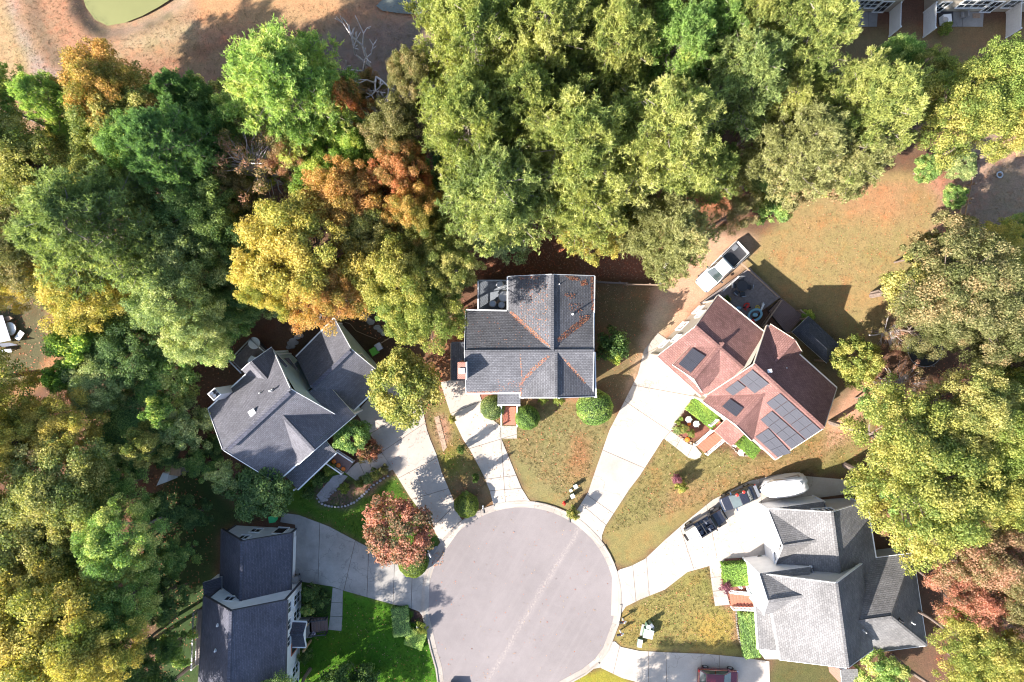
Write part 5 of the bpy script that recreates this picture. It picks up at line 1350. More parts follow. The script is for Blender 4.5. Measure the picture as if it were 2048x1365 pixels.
# deck furniture and toys behind the brown-roofed house
Y = Zm(1300, 460, 4.55)
t = thing('patio_table', Y(820,515,.7), 'dark round patio table on the large boarded deck', 'table')
c = Y(820,515,.7); MB().lathe(c, [(.55, .7), (.58, .73), (.55, .75)], 18).build('tabletop', M_['darkmetal'], t); MB().tube(c, c + Vector((0, 0, .7)), .06).build('pedestal', M_['darkmetal'], t)
CHL = ['left of', 'right of', 'above', 'below', 'lower left of']
for k, (dx, dy) in enumerate(((-70, 0), (70, 10), (0, -65), (10, 75), (-50, 60))):
    c = Y(820+dx, 515+dy, .7); a = math.atan2(-dy, dx); e = Vector((math.cos(a), math.sin(a), 0))
    o = thing('patio_chair', c, 'dark metal chair ' + CHL[k] + ' the round table on the boarded deck', 'chair', 'patio chairs round the dark table')
    MB().box(c + Vector((0, 0, .42)), (.48, .48, .05), a).build('seat', M_['darkmetal'], o); MB().box(c + e * .24 + Vector((0, 0, .68)), (.05, .48, .5), a).build('backrest', M_['metal'], o)
    for sx, sy in ((1,1),(1,-1),(-1,1),(-1,-1)):
        s = Vector((-e.y, e.x, 0)); q = c + e * .2 * sx + s * .2 * sy; MB().bar(q, q + Vector((0, 0, .42)), .04, .04).build('leg', M_['darkmetal'], o)
o = thing('garden_trellis', Y(745,480,.7), 'white slatted bench seat along the edge of the boarded deck', 'bench')
a, b = Y(682,540,1.15), Y(812,422,1.15); s = Vector((.25, .28, 0)) * .7
MB().bar(a, b, .07, .06).bar(a - s, b - s, .07, .06).build('rail', M_['white'], o)
for i in range(8): k = a.lerp(b, (i + .5) / 8); MB().bar(k, k - s, .1, .04).build('slat', M_['white'], o)
for k in (a, b, a - s, b - s): MB().bar(k, k - Vector((0, 0, .45)), .06, .06).build('leg', M_['white'], o)
def ring(o, name, c, R, r, mat, a0=0, a1=6.283, sq=1.0, rz=0, n=20):
    m = MB(); Rm = Matrix.Rotation(rz, 3, 'Z'); pts_ = [c + Rm @ Vector((math.cos(a0 + (a1-a0) * i / n) * R, math.sin(a0 + (a1-a0) * i / n) * R * sq, 0)) for i in range(n + 1)]
    for p, q in zip(pts_[:-1], pts_[1:]): m.tube(p, q, r, n=8)
    return m.build(name, mat, o)
c = Y(955,775,.85); o = thing('paddling_pool', Y(955,775,.7), 'pale blue oval paddling ring on the boarded deck against the house', 'toy')
ring(o, 'ring', c, .72, .13, M_['blue'], sq=.75, rz=.5); MB().lathe(c + Vector((0, 0, .02)), [(.3, 0), (.26, .12), (.1, .16)], 14, squash=.7).build('island', M_['blue'], o)
c = Y(885,700,.85); o = thing('toy_rocker', Y(885,700,.7), 'red curved toy with black wheels on the boarded deck', 'toy')
ring(o, 'frame', c, .35, .07, M_['red'], .8, 4.6); MB().box(c + Vector((0, 0, .1)), (.4, .2, .2), .8).build('seat', M_['red'], o)
for dx in (-.3, .3): MB().tube(c + Vector((dx, -.15, -.02)), c + Vector((dx, .0, -.02)), .12, n=12).build('wheel', M_['black'], o)
c = Y(722,632,.78); o = thing('toy_hoop', Y(722,632,.7), 'small yellow hoop alone on the boarded deck near the roof edge', 'toy'); ring(o, 'hoop', c, .16, .045, M_['yellow'])
MB().tube(c - Vector((.16, 0, 0)), c + Vector((.16, 0, 0)), .03, n=6).build('crossbar', M_['yellow'], o)
c = Y(978,708,.78); o = thing('toy_hoop', Y(978,708,.7), 'small yellow hoop above the blue paddling ring', 'toy'); ring(o, 'hoop', c, .2, .045, M_['yellow'])
MB().tube(c - Vector((.2, 0, 0)), c + Vector((.2, 0, 0)), .03, n=6).build('crossbar', M_['yellow'], o)
c = Y(1008,708,.8); o = thing('toy_slide', Y(1008,708,.7), 'short white toy slide above the blue paddling ring', 'toy'); MB().prism([c + Vector((-.1, -.35, .05)), c + Vector((.1, -.3, .05)), c + Vector((.25, .35, .5)), c + Vector((.05, .4, .5))], .06).build('chute', M_['white'], o); MB().bar(c + Vector((.15, .36, -.1)), c + Vector((.15, .36, .45)), .3, .05).build('ladder', M_['white'], o)
c = Y(802,712,.8); o = thing('toy_tub', Y(802,712,.7), 'pale blue toy tub on the boarded deck beside the red toy', 'toy'); MB().lathe(c - Vector((0, 0, .1)), [(.2, 0), (.28, .3), (.24, .3), (.2, .2)], 14, squash=.6).build('tub', M_['blue'], o); MB().tube(c + Vector((-.25, 0, .2)), c + Vector((.25, 0, .2)), .02, n=6).build('handle', M_['white'], o)
c = Y(920,838,.8); o = thing('toy_wagon', Y(920,838,.7), 'red toy wagon half under the roof edge on the boarded deck', 'toy'); MB().box(c + Vector((0, 0, .15)), (.6, .35, .2), .7).build('tray', M_['red'], o)
for dx, dy in ((-.2, -.2), (.2, -.2), (-.2, .2), (.2, .2)): MB().tube(c + Vector((dx, dy, 0)), c + Vector((dx, dy + .04, 0)), .1, n=10).build('wheel', M_['black'], o)
# garden sets at the left edge
Y = Zm(0, 600, 10.5)
o = thing('picnic_table', Y(80,650,0), 'pale board table cut by the left edge of the picture', 'table')
q = [Y(-400,330,.9), Y(60,330,.9), Y(230,850,.9), Y(-400,980,.9)]
for i in range(8): MB().prism([q[0].lerp(q[1], i/8), q[0].lerp(q[1], (i+.94)/8), q[3].lerp(q[2], (i+.94)/8), q[3].lerp(q[2], i/8)], .06).build('board', M_['metal'], o)
for k in ((20, 400), (150, 820)): MB().box(Y(*k, .42), (.12, .12, .84)).build('leg', M_['metal'], o)
o = thing('wheelbarrow', Y(170,400,0), 'wooden wheelbarrow tray beside the pale board table', 'wheelbarrow'); c = Y(170,400,.5)
MB().prism([Y(60,370,.6), Y(190,340,.6), Y(260,390,.6), Y(90,490,.6)], .25).build('tray', M_['decktan'], o); MB().tube(Y(230,380,.2), Y(250,372,.2), .2, n=12).build('wheel', M_['black'], o)
p = Y(265,615,0); round_seat(p.x, p.y, 0, .72, M_['white'], 'round white stool beside the pale board table')
o = thing('garden_bench', Y(405,750,0), 'small white rectangular bench beside the round white stool', 'bench'); MB().prism([Y(300,800,.45), Y(420,640,.45), Y(512,705,.45), Y(395,870,.45)], .08).build('seat', M_['white'], o)
for k in ((330,795), (425,670), (485,710), (390,845)): MB().bar(Y(*k, 0), Y(*k, .4), .07, .07).build('leg', M_['white'], o)
o = thing('garden_chair', Y(100,1080,0), 'dark garden chair with a pale seat below the board table', 'chair'); MB().prism([Y(-60,1050,.5), Y(230,1030,.5), Y(250,1100,.5), Y(-60,1130,.5)], .08).build('seat', M_['metal'], o); MB().prism([Y(-100,930,.9), Y(200,900,.9), Y(380,950,.9), Y(-100,1010,.9)], .08).build('backrest', M_['seat'], o)
for k in ((0, 1060), (200, 1050), (220, 1090)): MB().bar(Y(*k, 0), Y(*k, .45), .06, .06).build('leg', M_['darkmetal'], o)
# small sheds left of the white house
Y = Zm(260, 880, 5.69)
o = thing('garden_shed', Y(380,450,0), 'small white-walled shed among the dark trees, left of the lawn', 'shed')
MB().prism([Y(300,525,2.3), Y(370,375,2.3), Y(435,385,2.3), Y(420,480,2.3)], 2.3).build('wall', M_['white'], o)
plane_roof(o, [[Y(445,400,2.4), Y(470,290,2.4), Y(592,295,2.9), Y(565,415,2.9)]], M_['decktan'], M_['decktan'], .08)
MB().prism([Y(455,395,2.3), Y(475,305,2.3), Y(575,310,2.3), Y(560,405,2.3)], 2.3).build('wall', M_['tan_side'], o)
o = thing('garden_board', Y(405,230,0), 'pale sheet leaning by the little shed', 'board'); MB().prism([Y(352,272,1.0), Y(385,198,1.3), Y(465,190,1.3), Y(455,262,1.0)], .06).build('sheet', M_['white'], o); MB().bar(Y(400,230,0), Y(400,230,1.1), .06, .06).build('prop', M_['decktan'], o)
o = thing('garden_board', Y(110,1100,0), 'grey sheet lying under the trees at the lower left', 'board'); MB().prism([Y(50,1110,.3), Y(170,1060,.3), Y(180,1085,.3), Y(90,1145,.3)], .05).build('sheet', M_['metal'], o); MB().bar(Y(110,1100,0), Y(110,1100,.27), .3, .3).build('prop', M_['decktan'], o)
# garden hose and power line poles: slender driveway posts with little trees behind
o = thing('hose', P(560, 660), 'thin garden hose lying over the back bed by the stepping stones', 'hose')
hp = [(690,645),(700,648),(712,662),(735,672),(752,678)]; m = MB()
for a, b in zip(hp[:-1], hp[1:]): m.tube(P(*a, .06), P(*b, .06), .03, n=6)
m.build('tube', M_['decktan'], o)
o = thing('boundary_rail', P(765, 690), 'thin timber rail behind the lime bin', 'rail'); MB().bar(P(745,697,1.0), P(783,674,1.0), .08, .1).build('rail', M_['decktan'], o)
for q in ((745,697), (783,674)): MB().bar(P(*q, 0), P(*q, 1.0), .1, .1).build('post', M_['decktan'], o)
o = thing('plant_pot', P(629, 1262), 'round mauve pot beside the brick steps of the white house', 'planter'); MB().lathe(P(629,1262,0), [(.2, 0), (.28, .4), (.3, .45), (.1, .5)], 16).build('pot', plain('mauve_glaze', (.32, .26, .36), .4, .1), o); MB().lathe(P(629,1262,.44), [(.22, 0), (.2, .04)], 12).build('soil', M_['bark'], o)
# ------------------------------------------------------------------ trees and shrubs
M_['bark_pine'] = plain('pale_pine_bark', (.26, .22, .20), .9, .3, 4)
def unit(v): return v / (np.linalg.norm(v, axis=-1, keepdims=True) + 1e-9)
def leaf_quads(rg, cen, nor, size, asp=0.6):
    """one bent rhombus per leaf spray"""
    n = len(cen); r = unit(rg.normal(size=(n, 3))); u = unit(np.cross(nor, r)); v = np.cross(nor, u)
    s = size[:, None]
    a = cen - u * s; b = cen - v * s * asp + nor * s * .12; c = cen + u * s - nor * s * .25; d = cen + v * s * asp + nor * s * .12
    V = np.stack([a, b, c, d], 1).reshape(-1, 3); F = np.arange(4 * n).reshape(n, 4); return V, F
def clumps_to_mesh(name, rg, cc, cr, per, smin, smax, flat=.75, up=.35, asp=.6):
    """leaf sprays over the skin of every clump"""
    cen, nor, tint, cl = [], [], [], []
    for c, r in zip(cc, cr):
        k = int(per * r * r); d = unit(rg.normal(size=(k, 3)) + np.array([0, 0, .45]))
        rad = r * (rg.uniform(.55, 1.08, size=(k, 1))) * (1 + .22 * np.sin(d[:, :1] * 6 + c[0] * 3) * np.cos(d[:, 1:2] * 5 + c[1]))
        p = c + d * rad * np.array([1, 1, flat])
        nn = unit(d * .75 + rg.normal(size=(k, 3)) * .55 + np.array([0, 0, up]))
        cen.append(p); nor.append(nn); tint.append(rg.uniform(0, 1, k)); cl.append(np.full(k, rg.uniform(0, 1)))
    cen = np.concatenate(cen); nor = np.concatenate(nor); tint = np.concatenate(tint); cl = np.concatenate(cl)
    V, F = leaf_quads(rg, cen, nor, rg.uniform(smin, smax, len(cen)), asp)
    return np_mesh(name, V, F, [L_['green_mid']], False, [('tint', 'FACE', tint), ('clump', 'FACE', cl)])
def limbs_mesh(name, rg, h, r0, targets, bark, n=6):
    m = MB(); z0 = 0; pts = [Vector((0, 0, 0))]
    for i in range(1, 6): pts.append(Vector((rg.normal() * .12 * i, rg.normal() * .12 * i, h * i / 5)))
    for i in range(5): m.tube(pts[i], pts[i+1], r0 * (1 - i * .17), r0 * (1 - (i + 1) * .17), 7, caps=False)
    for t in targets:
        t = Vector(t); f = max(.35, min(.92, (t.z - 1.5 - .35 * math.hypot(t.x, t.y)) / h)); i = min(4, int(f * 5)); a = pts[i].lerp(pts[i+1], f * 5 - i)
        mid = a.lerp(t, .5) + Vector((rg.normal() * .25, rg.normal() * .25, rg.uniform(-.1, .35)))
        rr = r0 * .34
        m.tube(a, mid, rr, rr * .6, 5, caps=False).tube(mid, t, rr * .6, rr * .15, 4, caps=False)
    o = m.build(name, bark); me = o.data; bpy.data.objects.remove(o); return me
PROTO = {}
def dome_clumps(rg, R, zc, up, dn, n, cmin, cmax, lobes=5):
    ph = rg.uniform(0, 6.28, 4); cc, cr = [], []
    while len(cc) < n:
        a = rg.uniform(0, 6.283); t = rg.uniform(0, 1) ** .5; el = rg.uniform(-.55, 1.5)
        out = 1 + .17 * math.sin(lobes * a + ph[0]) + .12 * math.sin((lobes + 3) * a + ph[1]) + .06 * math.sin(2 * a + ph[2])
        rad = R * out * math.cos(el) * (.72 + .28 * t) if rg.uniform() < .72 else R * out * t * .8
        r = rg.uniform(cmin, cmax)
        k = min(1, rad / (R * 1.1)); z = zc + (up * math.sqrt(max(0, 1 - k * k)) * rg.uniform(.55, 1.05) if el > 0 else -dn * rg.uniform(.1, .9) * math.sqrt(max(.05, 1 - k * k)))
        rad = max(0, rad - r * .55)
        cc.append(np.array([math.cos(a) * rad, math.sin(a) * rad, z + rg.normal() * .07 * R])); cr.append(r)
    return cc, cr
for v in range(5):
    rg = np.random.default_rng(100 + v)
    cc, cr = dome_clumps(rg, 5.0, 11, 2.9, 2.6, 190 if v < 4 else 110, .38, 1.0, 3 + v)
    PROTO[('broad', v)] = (clumps_to_mesh('broadleaf_crown', rg, cc, cr, 560, .048, .115), limbs_mesh('trunk', rg, 12.5, .30, cc[::5], M_['bark']), 5.0, 11.0)
for v in range(4):
    rg = np.random.default_rng(200 + v)
    cc, cr = dome_clumps(rg, 2.4, 4.2, 1.9, 1.7, 52, .32, .68, 4 + v)
    PROTO[('small', v)] = (clumps_to_mesh('small_crown', rg, cc, cr, 1150, .055, .11), limbs_mesh('trunk', rg, 4.8, .11, cc[::4], M_['bark']), 2.4, 4.2)
for v in range(2):          # dense, evenly rounded garden crown
    rg = np.random.default_rng(260 + v); cc, cr = [], []
    for i in range(120):
        d = rg.normal(size=3); d[2] = abs(d[2]) * 1.1 - .35; d = unit(d); q = rg.uniform(.45, 1.0) ** .5 * (1 + .07 * math.sin(4 * math.atan2(d[1], d[0]) + v))
        cc.append(np.array([d[0] * 2.1 * q, d[1] * 2.1 * q, 3.6 + d[2] * 1.9 * q])); cr.append(rg.uniform(.28, .55))
    PROTO[('round', v)] = (clumps_to_mesh('round_crown', rg, cc, cr, 900, .05, .10), limbs_mesh('trunk', rg, 4.2, .1, cc[::5], M_['bark']), 2.4, 4.0)
for v in range(3):
    rg = np.random.default_rng(300 + v)
    cc, cr = dome_clumps(rg, 1.0, .55, .62, .45, 46, .2, .36, 5)
    PROTO[('shrub', v)] = (clumps_to_mesh('shrub_leaves', rg, cc, cr, 1500, .035, .075), limbs_mesh('stem', rg, .8, .04, cc[::5], M_['bark']), 1.0, .55)
for v in range(2):          # thin, half bare crowns
    rg = np.random.default_rng(350 + v)
    cc, cr = dome_clumps(rg, 5.0, 10, 3.4, 2.8, 75, .35, .8, 5)
    PROTO[('sparse', v)] = (clumps_to_mesh('thin_crown', rg, cc, cr, 260, .06, .13), limbs_mesh('trunk', rg, 12, .24, cc, M_['bark_pale']), 5.0, 10.0)
# soft feathery crown (small cedar-like tree)
def pine(v, seed, R=5.0, H=17.0, whorls=13, big=1.0):
    rg = np.random.default_rng(seed); m = MB(); cen, axis, cl = [], [], []
    m.tube((0, 0, 0), (.15, .1, H * .6), .34, .22, 8, caps=False).tube((.15, .1, H * .6), (.05, -.1, H * .97), .22, .05, 7, caps=False)
    for w in range(whorls):
        f = w / (whorls - 1); z = H * (.58 + .40 * f); prof = math.sin(math.pi * (.16 + .80 * (1 - f) ** .8)) if f > .3 else 1.0
        prof = (1 - f) ** .55 * (1.0 if f > .12 else .8); nb = rg.integers(5, 8); a0 = rg.uniform(0, 6.28)
        for b in range(nb):
            a = a0 + 6.283 * b / nb + rg.normal() * .22; L = R * (prof * rg.uniform(.72, 1.12) + .12)
            d = np.array([math.cos(a), math.sin(a), .0]); rise = L * rg.uniform(.05, .32)
            p0 = np.array([.1, 0, z]); p1 = p0 + d * L * .55 + np.array([0, 0, rise * .4]); p2 = p0 + d * L + np.array([rg.normal() * .3, rg.normal() * .3, rise])
            m.tube(p0, p1, .075, .05, 5, caps=False).tube(p1, p2, .05, .015, 4, caps=False)
            side = np.array([-d[1], d[0], 0]); c_ = rg.uniform()
            ns = int((9 + L * 2.6) * (.35 if rg.uniform() < .22 else 1))
            for s in range(ns):                # side sprays along the limb
                t = rg.uniform(.28, 1.04); base = (p0 + (p1 - p0) * t / .55) if t < .55 else (p1 + (p2 - p1) * (t - .55) / .45)
                sl = (1.28 - t) * L * rg.uniform(.12, .45) * rg.choice([-1, 1]); tip = base + side * sl + d * abs(sl) * .5 + np.array([0, 0, rg.uniform(-.1, .4)])
                if s % 2 == 0: m.tube(base, tip, .03, .01, 3, caps=False)
                for q in range(11):
                    u = rg.uniform(.25, 1.05); c = base + (tip - base) * u + rg.normal(size=3) * np.array([.2, .2, .13])
                    cen.append(c); axis.append(unit(d * .5 + side * np.sign(sl) * .4 + np.array([0, 0, .9]) + rg.normal(size=3) * .3)); cl.append(c_ * .5 + rg.uniform() * .5)
    cen = np.array(cen); axis = np.array(axis); cl = np.array(cl); nb = 9; n = len(cen)
    C = np.repeat(cen, nb, 0); A = np.repeat(axis, nb, 0)
    D = unit(A * .55 + rg.normal(size=(n * nb, 3)) * .75); S = unit(np.cross(D, rg.normal(size=(n * nb, 3))))
    ln = rg.uniform(.16, .30, (n * nb, 1)) * big; wd = .026 * big
    V = np.stack([C - S * wd, C + S * wd, C + D * ln + S * wd * .5, C + D * ln - S * wd * .5], 1).reshape(-1, 3); F = np.arange(4 * n * nb).reshape(-1, 4)
    me = np_mesh('pine_crown', V, F, [L_['pine_yg']], False, [('tint', 'FACE', np.clip(np.repeat(rg.uniform(0, 1, n), nb) * .7 + rg.uniform(0, .3, n * nb), 0, 1)), ('clump', 'FACE', np.repeat(cl, nb))])
    o = m.build('trunk', M_['bark_pine']); tm = o.data; bpy.data.objects.remove(o)
    return me, tm, R, H * .80
for v in range(4): PROTO[('pine', v)] = pine(v, 400 + v)
# clipped hedge block, 1 x 1 x 1
def ball_mesh(seed):
    rg = np.random.default_rng(seed); n = 7000; d = unit(rg.normal(size=(n, 3))); d[:, 2] = np.abs(d[:, 2]) * 1.0 - .15
    d = unit(d); r = 1 - rg.uniform(0, .08, n) + .025 * np.sin(d[:, 0] * 9 + d[:, 1] * 7) ; p = d * r[:, None]; p[:, 2] = p[:, 2] * .62 + .42
    V, F = leaf_quads(rg, p, unit(d * .8 + rg.normal(size=(n, 3)) * .45), rg.uniform(.022, .045, n))
    return np_mesh('clipped_leaves', V, F, [L_['green_mid']], False, [('tint', 'FACE', rg.uniform(0, 1, n)), ('clump', 'FACE', .35 + .2 * np.sin(p[:, 0] * 5 + p[:, 1] * 4))])
_m = MB().lathe((0, 0, 0), [(.55, .02), (.88, .3), (.86, .6), (.6, .88), (.2, .97)], 16).build('twigs', plain('shrub_twigs', (.03, .05, .02), .9)); _tw = _m.data; bpy.data.objects.remove(_m)
for v in range(2): PROTO[('ball', v)] = (ball_mesh(70 + v), _tw, 1.0, .55)
def hedge_mesh(seed):
    rg = np.random.default_rng(seed); n = 9000
    p = rg.uniform(-.5, .5, (n, 3)); ax = rg.integers(0, 3, n); sg = rg.choice([-1, 1], n); sg[ax == 2] = 1
    nor = np.zeros((n, 3)); nor[np.arange(n), ax] = sg
    dep = rg.uniform(0, .09, n); p[np.arange(n), ax] = sg * (.5 - dep)
    p += .02 * np.sin(p[:, [1, 2, 0]] * 23); p[:, 2] += .5
    nn = unit(nor * .8 + rg.normal(size=(n, 3)) * .5)
    V, F = leaf_quads(rg, p, nn, rg.uniform(.018, .04, n)); 
    return np_mesh('hedge_leaves', V, F, [L_['green_mid']], False, [('tint', 'FACE', rg.uniform(0, 1, n)), ('clump', 'FACE', .35 + .15 * np.sin(p[:, 0] * 9 + p[:, 1] * 7))])
HEDGE = hedge_mesh(9)
hm = MB().box((0, 0, .46), (.93, .93, .9)).build('hedge_stems', plain('hedge_twigs', (.03, .05, .02), .9)); HSTEM = hm.data; bpy.data.objects.remove(hm)

def inst(name, mesh, parent, mat, scale, rz=0.0):
    o = bpy.data.objects.new(name, mesh); COL.objects.link(o); o.parent = parent
    o.scale = scale; o.rotation_euler = (0, 0, rz)
    if mat:
        o.material_slots[0].link = 'OBJECT'; o.material_slots[0].material = mat
    return o
tr_rng = random.Random(21)
def tree(kind, px, py, r, zc, mat, label, group=None, name=None, cat=None, v=None, base=None, sq=1.0):
    nv = sum(1 for k in PROTO if k[0] == kind); v = tr_rng.randrange(nv) if v is None else v
    cm, tm, R0, Z0 = PROTO[(kind, v)]
    p = P(px, py, zc); R = r * PX * (CAM_H - zc) / CAM_H; s = R / R0; sz = zc / Z0
    nm = name or {'pine': 'pine_tree', 'broad': 'tree', 'small': 'small_tree', 'shrub': 'shrub', 'ball': 'shrub', 'round': 'small_tree', 'sparse': 'bare_tree'}[kind]
    o = thing(nm, (p.x, p.y, 0), label, cat or ('shrub' if kind in ('shrub', 'ball') else 'tree'), group)
    rz = tr_rng.uniform(0, 6.28)
    inst('leaves' if kind in ('shrub', 'ball') else 'crown', cm, o, L_[mat], (s, s * sq, sz), rz)
    if base is None: inst('stem' if kind in ('shrub', 'ball') else 'trunk', tm, o, None, (s, s, sz), rz)
    else:
        b = P(*base); m = MB().tube(b, b.lerp(p, .5) + Vector((.3, .1, 0)), .27, .2, 9).tube(b.lerp(p, .5) + Vector((.3, .1, 0)), p, .2, .1, 8); m.build('trunk', M_['bark_pale'], o)
    return o
T = tree
# ---- upper left woods
T('pine',100,205,62,15,'pine_bright','light green pine at the left corner of the woods, nearest the dry bank',v=0)
T('broad',225,185,88,14,'orange','tree with orange outer sprays right of the light green corner pine',v=1)
T('broad',245,245,95,13,'olive','olive brown tree between the orange bank tree and the dark pine',v=2)
T('pine',355,190,52,13,'pine_dark','small dark pine poking out onto the dry bank',v=1)
T('pine',335,290,92,18,'pine_dark','dark grey-green pine with long pale boughs in the upper left woods',v=2)
T('broad',420,240,62,11,'green_dark','very dark green tree between the dark pine and the big bright pine',v=3)
T('pine',565,165,128,18,'pine_bright','big bright green pine standing alone against the dry bank',v=3)
T('broad',60,340,105,13,'olive','olive and tan tree at the left edge below the corner pine',v=0)
T('broad',215,360,80,12,'olive','yellowish olive tree above the large pale green pine on the left',v=3)
T('pine',160,455,142,18,'pine_blue','large pale green pine on the left with a bluish right side',v=0)
T('broad',45,510,90,13,'tan','tan and yellow tree at the left edge above the shaded clearing',v=2)
T('broad',165,575,98,12,'gold','yellow-orange tree overhanging the shaded clearing from above',v=1)
T('broad',20,575,55,11,'gold','small yellow crown hanging over the top left of the shaded clearing',v=4)
T('broad',395,400,85,13,'green_dark','dark green tree right of the large pale green pine',v=0)
T('sparse',515,330,95,12,'rust','half bare tree with dusty pink leaves below the big bright pine',v=0)
T('broad',585,315,48,12,'rust','small rust and pink crown beside the half bare tree',v=4)
T('broad',470,395,55,11,'tan','tan and pale orange crown left of the half bare tree',v=2)
T('broad',610,290,62,11,'green_mid','mid green tree tucked below right of the big bright pine',v=1)
T('broad',650,345,68,11,'green_bright','bright green tree left of the red-orange crown',v=2)
T('small',715,215,36,12,'redorange','small red-orange crown beside the dead white tree',v=0,name='tree')
T('broad',745,180,34,9,'rust','little tan crown at the foot of the dead white tree',v=4)
T('broad',830,165,52,15,'tan','pale orange tree at the left margin of the yellow-green pines',v=0)
T('broad',800,265,72,13,'tan','tan and pale orange tree below the dead white tree',v=3)
T('broad',805,345,58,14,'redorange','red-orange tree in the middle of the woods',v=2)
T('broad',830,425,62,13,'orange','second orange crown, below the brightest one',v=1)
T('broad',860,470,58,11,'olive','olive tree between the red-orange crowns and the pale grey-green pine',v=0)
T('broad',690,395,78,14,'orange','orange tree above the big golden one',v=3)
T('broad',600,500,118,15,'gold','big golden tree behind the slate-roofed house',v=2)
T('broad',655,590,80,13,'orange','orange and gold lower crown reaching the back of the slate-roofed house',v=0)
T('broad',545,565,66,14,'gold','bright gold crown left of the big golden tree',v=3)
T('broad',740,460,72,12,'olive','green and orange tree right of the big golden one',v=1)
T('broad',800,560,90,13,'yellow_green','yellow-green tree left of the middle house, upper crown',v=1)
T('broad',855,630,80,12,'yellow_green','leafy yellow-green tree shading the deck of the middle house',v=3)
T('broad',900,530,62,12,'olive','olive green tree just left of the middle house roof',v=2)
T('broad',365,520,88,12,'green_grey','grey-green tree right of the large pale green pine',v=2)
T('broad',345,590,85,13,'green_grey','grey-green tree with pale lit sprays near the middle of the left woods',v=0)
T('broad',430,470,75,11,'green_dark','dark green tree left of the bright gold crown',v=3)
T('broad',400,665,70,11,'green_grey','grey-green tree with yellowish tips above the slate-roofed house',v=1)
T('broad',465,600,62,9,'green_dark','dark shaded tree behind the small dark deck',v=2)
T('small',172,690,58,8,'green_bright','bright green tree at the right edge of the shaded clearing',v=1,name='tree')
T('small',142,755,34,7,'green_bright','small bright green crown at the lower corner of the shaded clearing',v=2,name='tree')
T('broad',250,690,85,8,'green_dark','dark mixed green tree in the middle of the left woods',v=1)
T('small',330,760,70,5,'green_mid','mid green tree left of the white chimney',v=3)
T('broad',200,760,70,8,'green_grey','dusty green tree below the dark mixed one',v=0)
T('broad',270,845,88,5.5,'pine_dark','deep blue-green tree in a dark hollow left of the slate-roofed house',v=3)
T('broad',45,835,80,9,'yellow_green','yellow-green tree at the left edge below the clearing',v=0)
T('broad',130,850,72,10,'gold','gold and green tree beside the deep blue-green one',v=2)
T('broad',20,880,60,12,'gold','gold crown on the left edge above the lower clearing',v=1)
T('broad',110,985,115,11,'olive','wide olive green tree below the lower clearing',v=3)
T('broad',215,980,85,6.5,'green_mid','mid green tree above the little white shed',v=0)
T('broad',240,1080,78,12,'green_mid','mid green tree with dull pink sprays overhanging the lower left path',v=2)
T('broad',50,1100,110,11,'olive','olive and lime tree at the left edge, lower half',v=1)
T('broad',150,1150,100,9,'yellow_green','yellow-green tree between the mid green and the big gold tree',v=0)
T('broad',80,1260,135,14,'gold','big gold tree in the lower left corner',v=2)
T('broad',190,1290,95,14,'gold','gold-tipped tree right of the big corner gold tree',v=3)
T('broad',245,1200,72,11,'green_mid','green tree leaning toward the white house',v=1)
T('broad',245,1320,72,10,'green_dark','dark green tree at the bottom edge left of the white house',v=0)
T('broad',20,1350,80,12,'yellow_green','lime crown in the very corner at lower left',v=3)
T('small',520,985,66,5,'green_dark','dark rounded tree between the two slate-roofed houses',v=3,name='tree')
T('small',460,955,40,5,'green_grey','smaller grey-green tree by the corner of the slate roof',v=0)
T('small',300,1330,45,6,'green_dark','low dark tree beside the side deck of the white house',v=1)
# ---- upper middle and right: tall pines
T('pine',950,85,125,20,'pine_yg','tall olive-green pine with bare grey boughs at the top, left of centre',v=0)
T('pine',935,235,112,20,'pine_yg','tall yellow-green pine above the pale grey-green one',v=2)
T('pine',1085,70,105,20,'pine_yg','pine at the top edge with a gap of tan ground beside it',v=1)
T('pine',1045,200,100,19,'pine_yg','yellow-green pine with silvery boughs in the middle of the pines',v=3)
T('pine',1000,385,118,19,'pine_blue','pale grey-green pine above the middle house',v=1)
T('pine',1160,290,138,20,'pine_yg','broad yellow-green pine at the centre of the woods',v=2)
T('pine',1330,260,132,20,'pine_yg','broad yellow-green pine with orange-tipped shoots, right of the central one',v=0)
T('pine',1230,90,100,19,'pine_yg','pine with a pale leaning trunk at the top centre',v=3)
T('pine',1360,90,105,18,'pine_bright','green pine at the top edge, right of centre',v=2)
T('pine',1490,155,108,18,'pine_blue','rounded soft green pine with a deep shaded side',v=1)
T('pine',1620,60,100,19,'pine_yg','yellow-green pine reaching the roof of the terrace',v=0)
T('pine',1500,30,70,18,'pine_yg','small pine crown at the top edge beside the terrace pine',v=3)
T('pine',1745,210,108,18,'pine_yg','spreading yellow-green pine above the back lawn',v=2)
T('pine',1610,290,100,17,'pine_tan','tan-tinged pine left of the spreading one',v=3)
T('pine',1700,310,80,15,'pine_tan','tan-tinged pine fringing the top of the back lawn',v=1)
T('pine',1170,410,88,16,'pine_yg','lower yellow-green pine above the yellow leafy tree',v=1)
T('pine',1345,465,98,13,'pine_tan','low pine with a bare pale trunk by the tan board fence',v=0,base=(1319,567))
T('pine',1125,165,72,16,'pine_yg','darker pine in the gap between the central and top-edge pines',v=0)
T('pine',1245,190,75,16,'pine_yg','pine under the leaning pale trunk at the top centre',v=1)
T('pine',1435,60,70,17,'pine_bright','green pine crown between the two top-edge pines right of centre',v=0)
T('pine',1420,335,68,14,'pine_yg','lower pine at the right flank of the orange-tipped pine',v=2)
T('pine',1570,205,66,15,'pine_yg','pine behind the soft rounded pine and the terrace pine',v=1)
T('pine',1075,320,66,15,'pine_yg','pine squeezed between the pale grey-green and central pines',v=3)
T('broad',290,300,70,14,'green_mid','mid green tree wedged behind the dark grey-green pine',v=2)
T('broad',480,250,60,11,'green_mid','mid green crown at the left foot of the big bright pine',v=1)
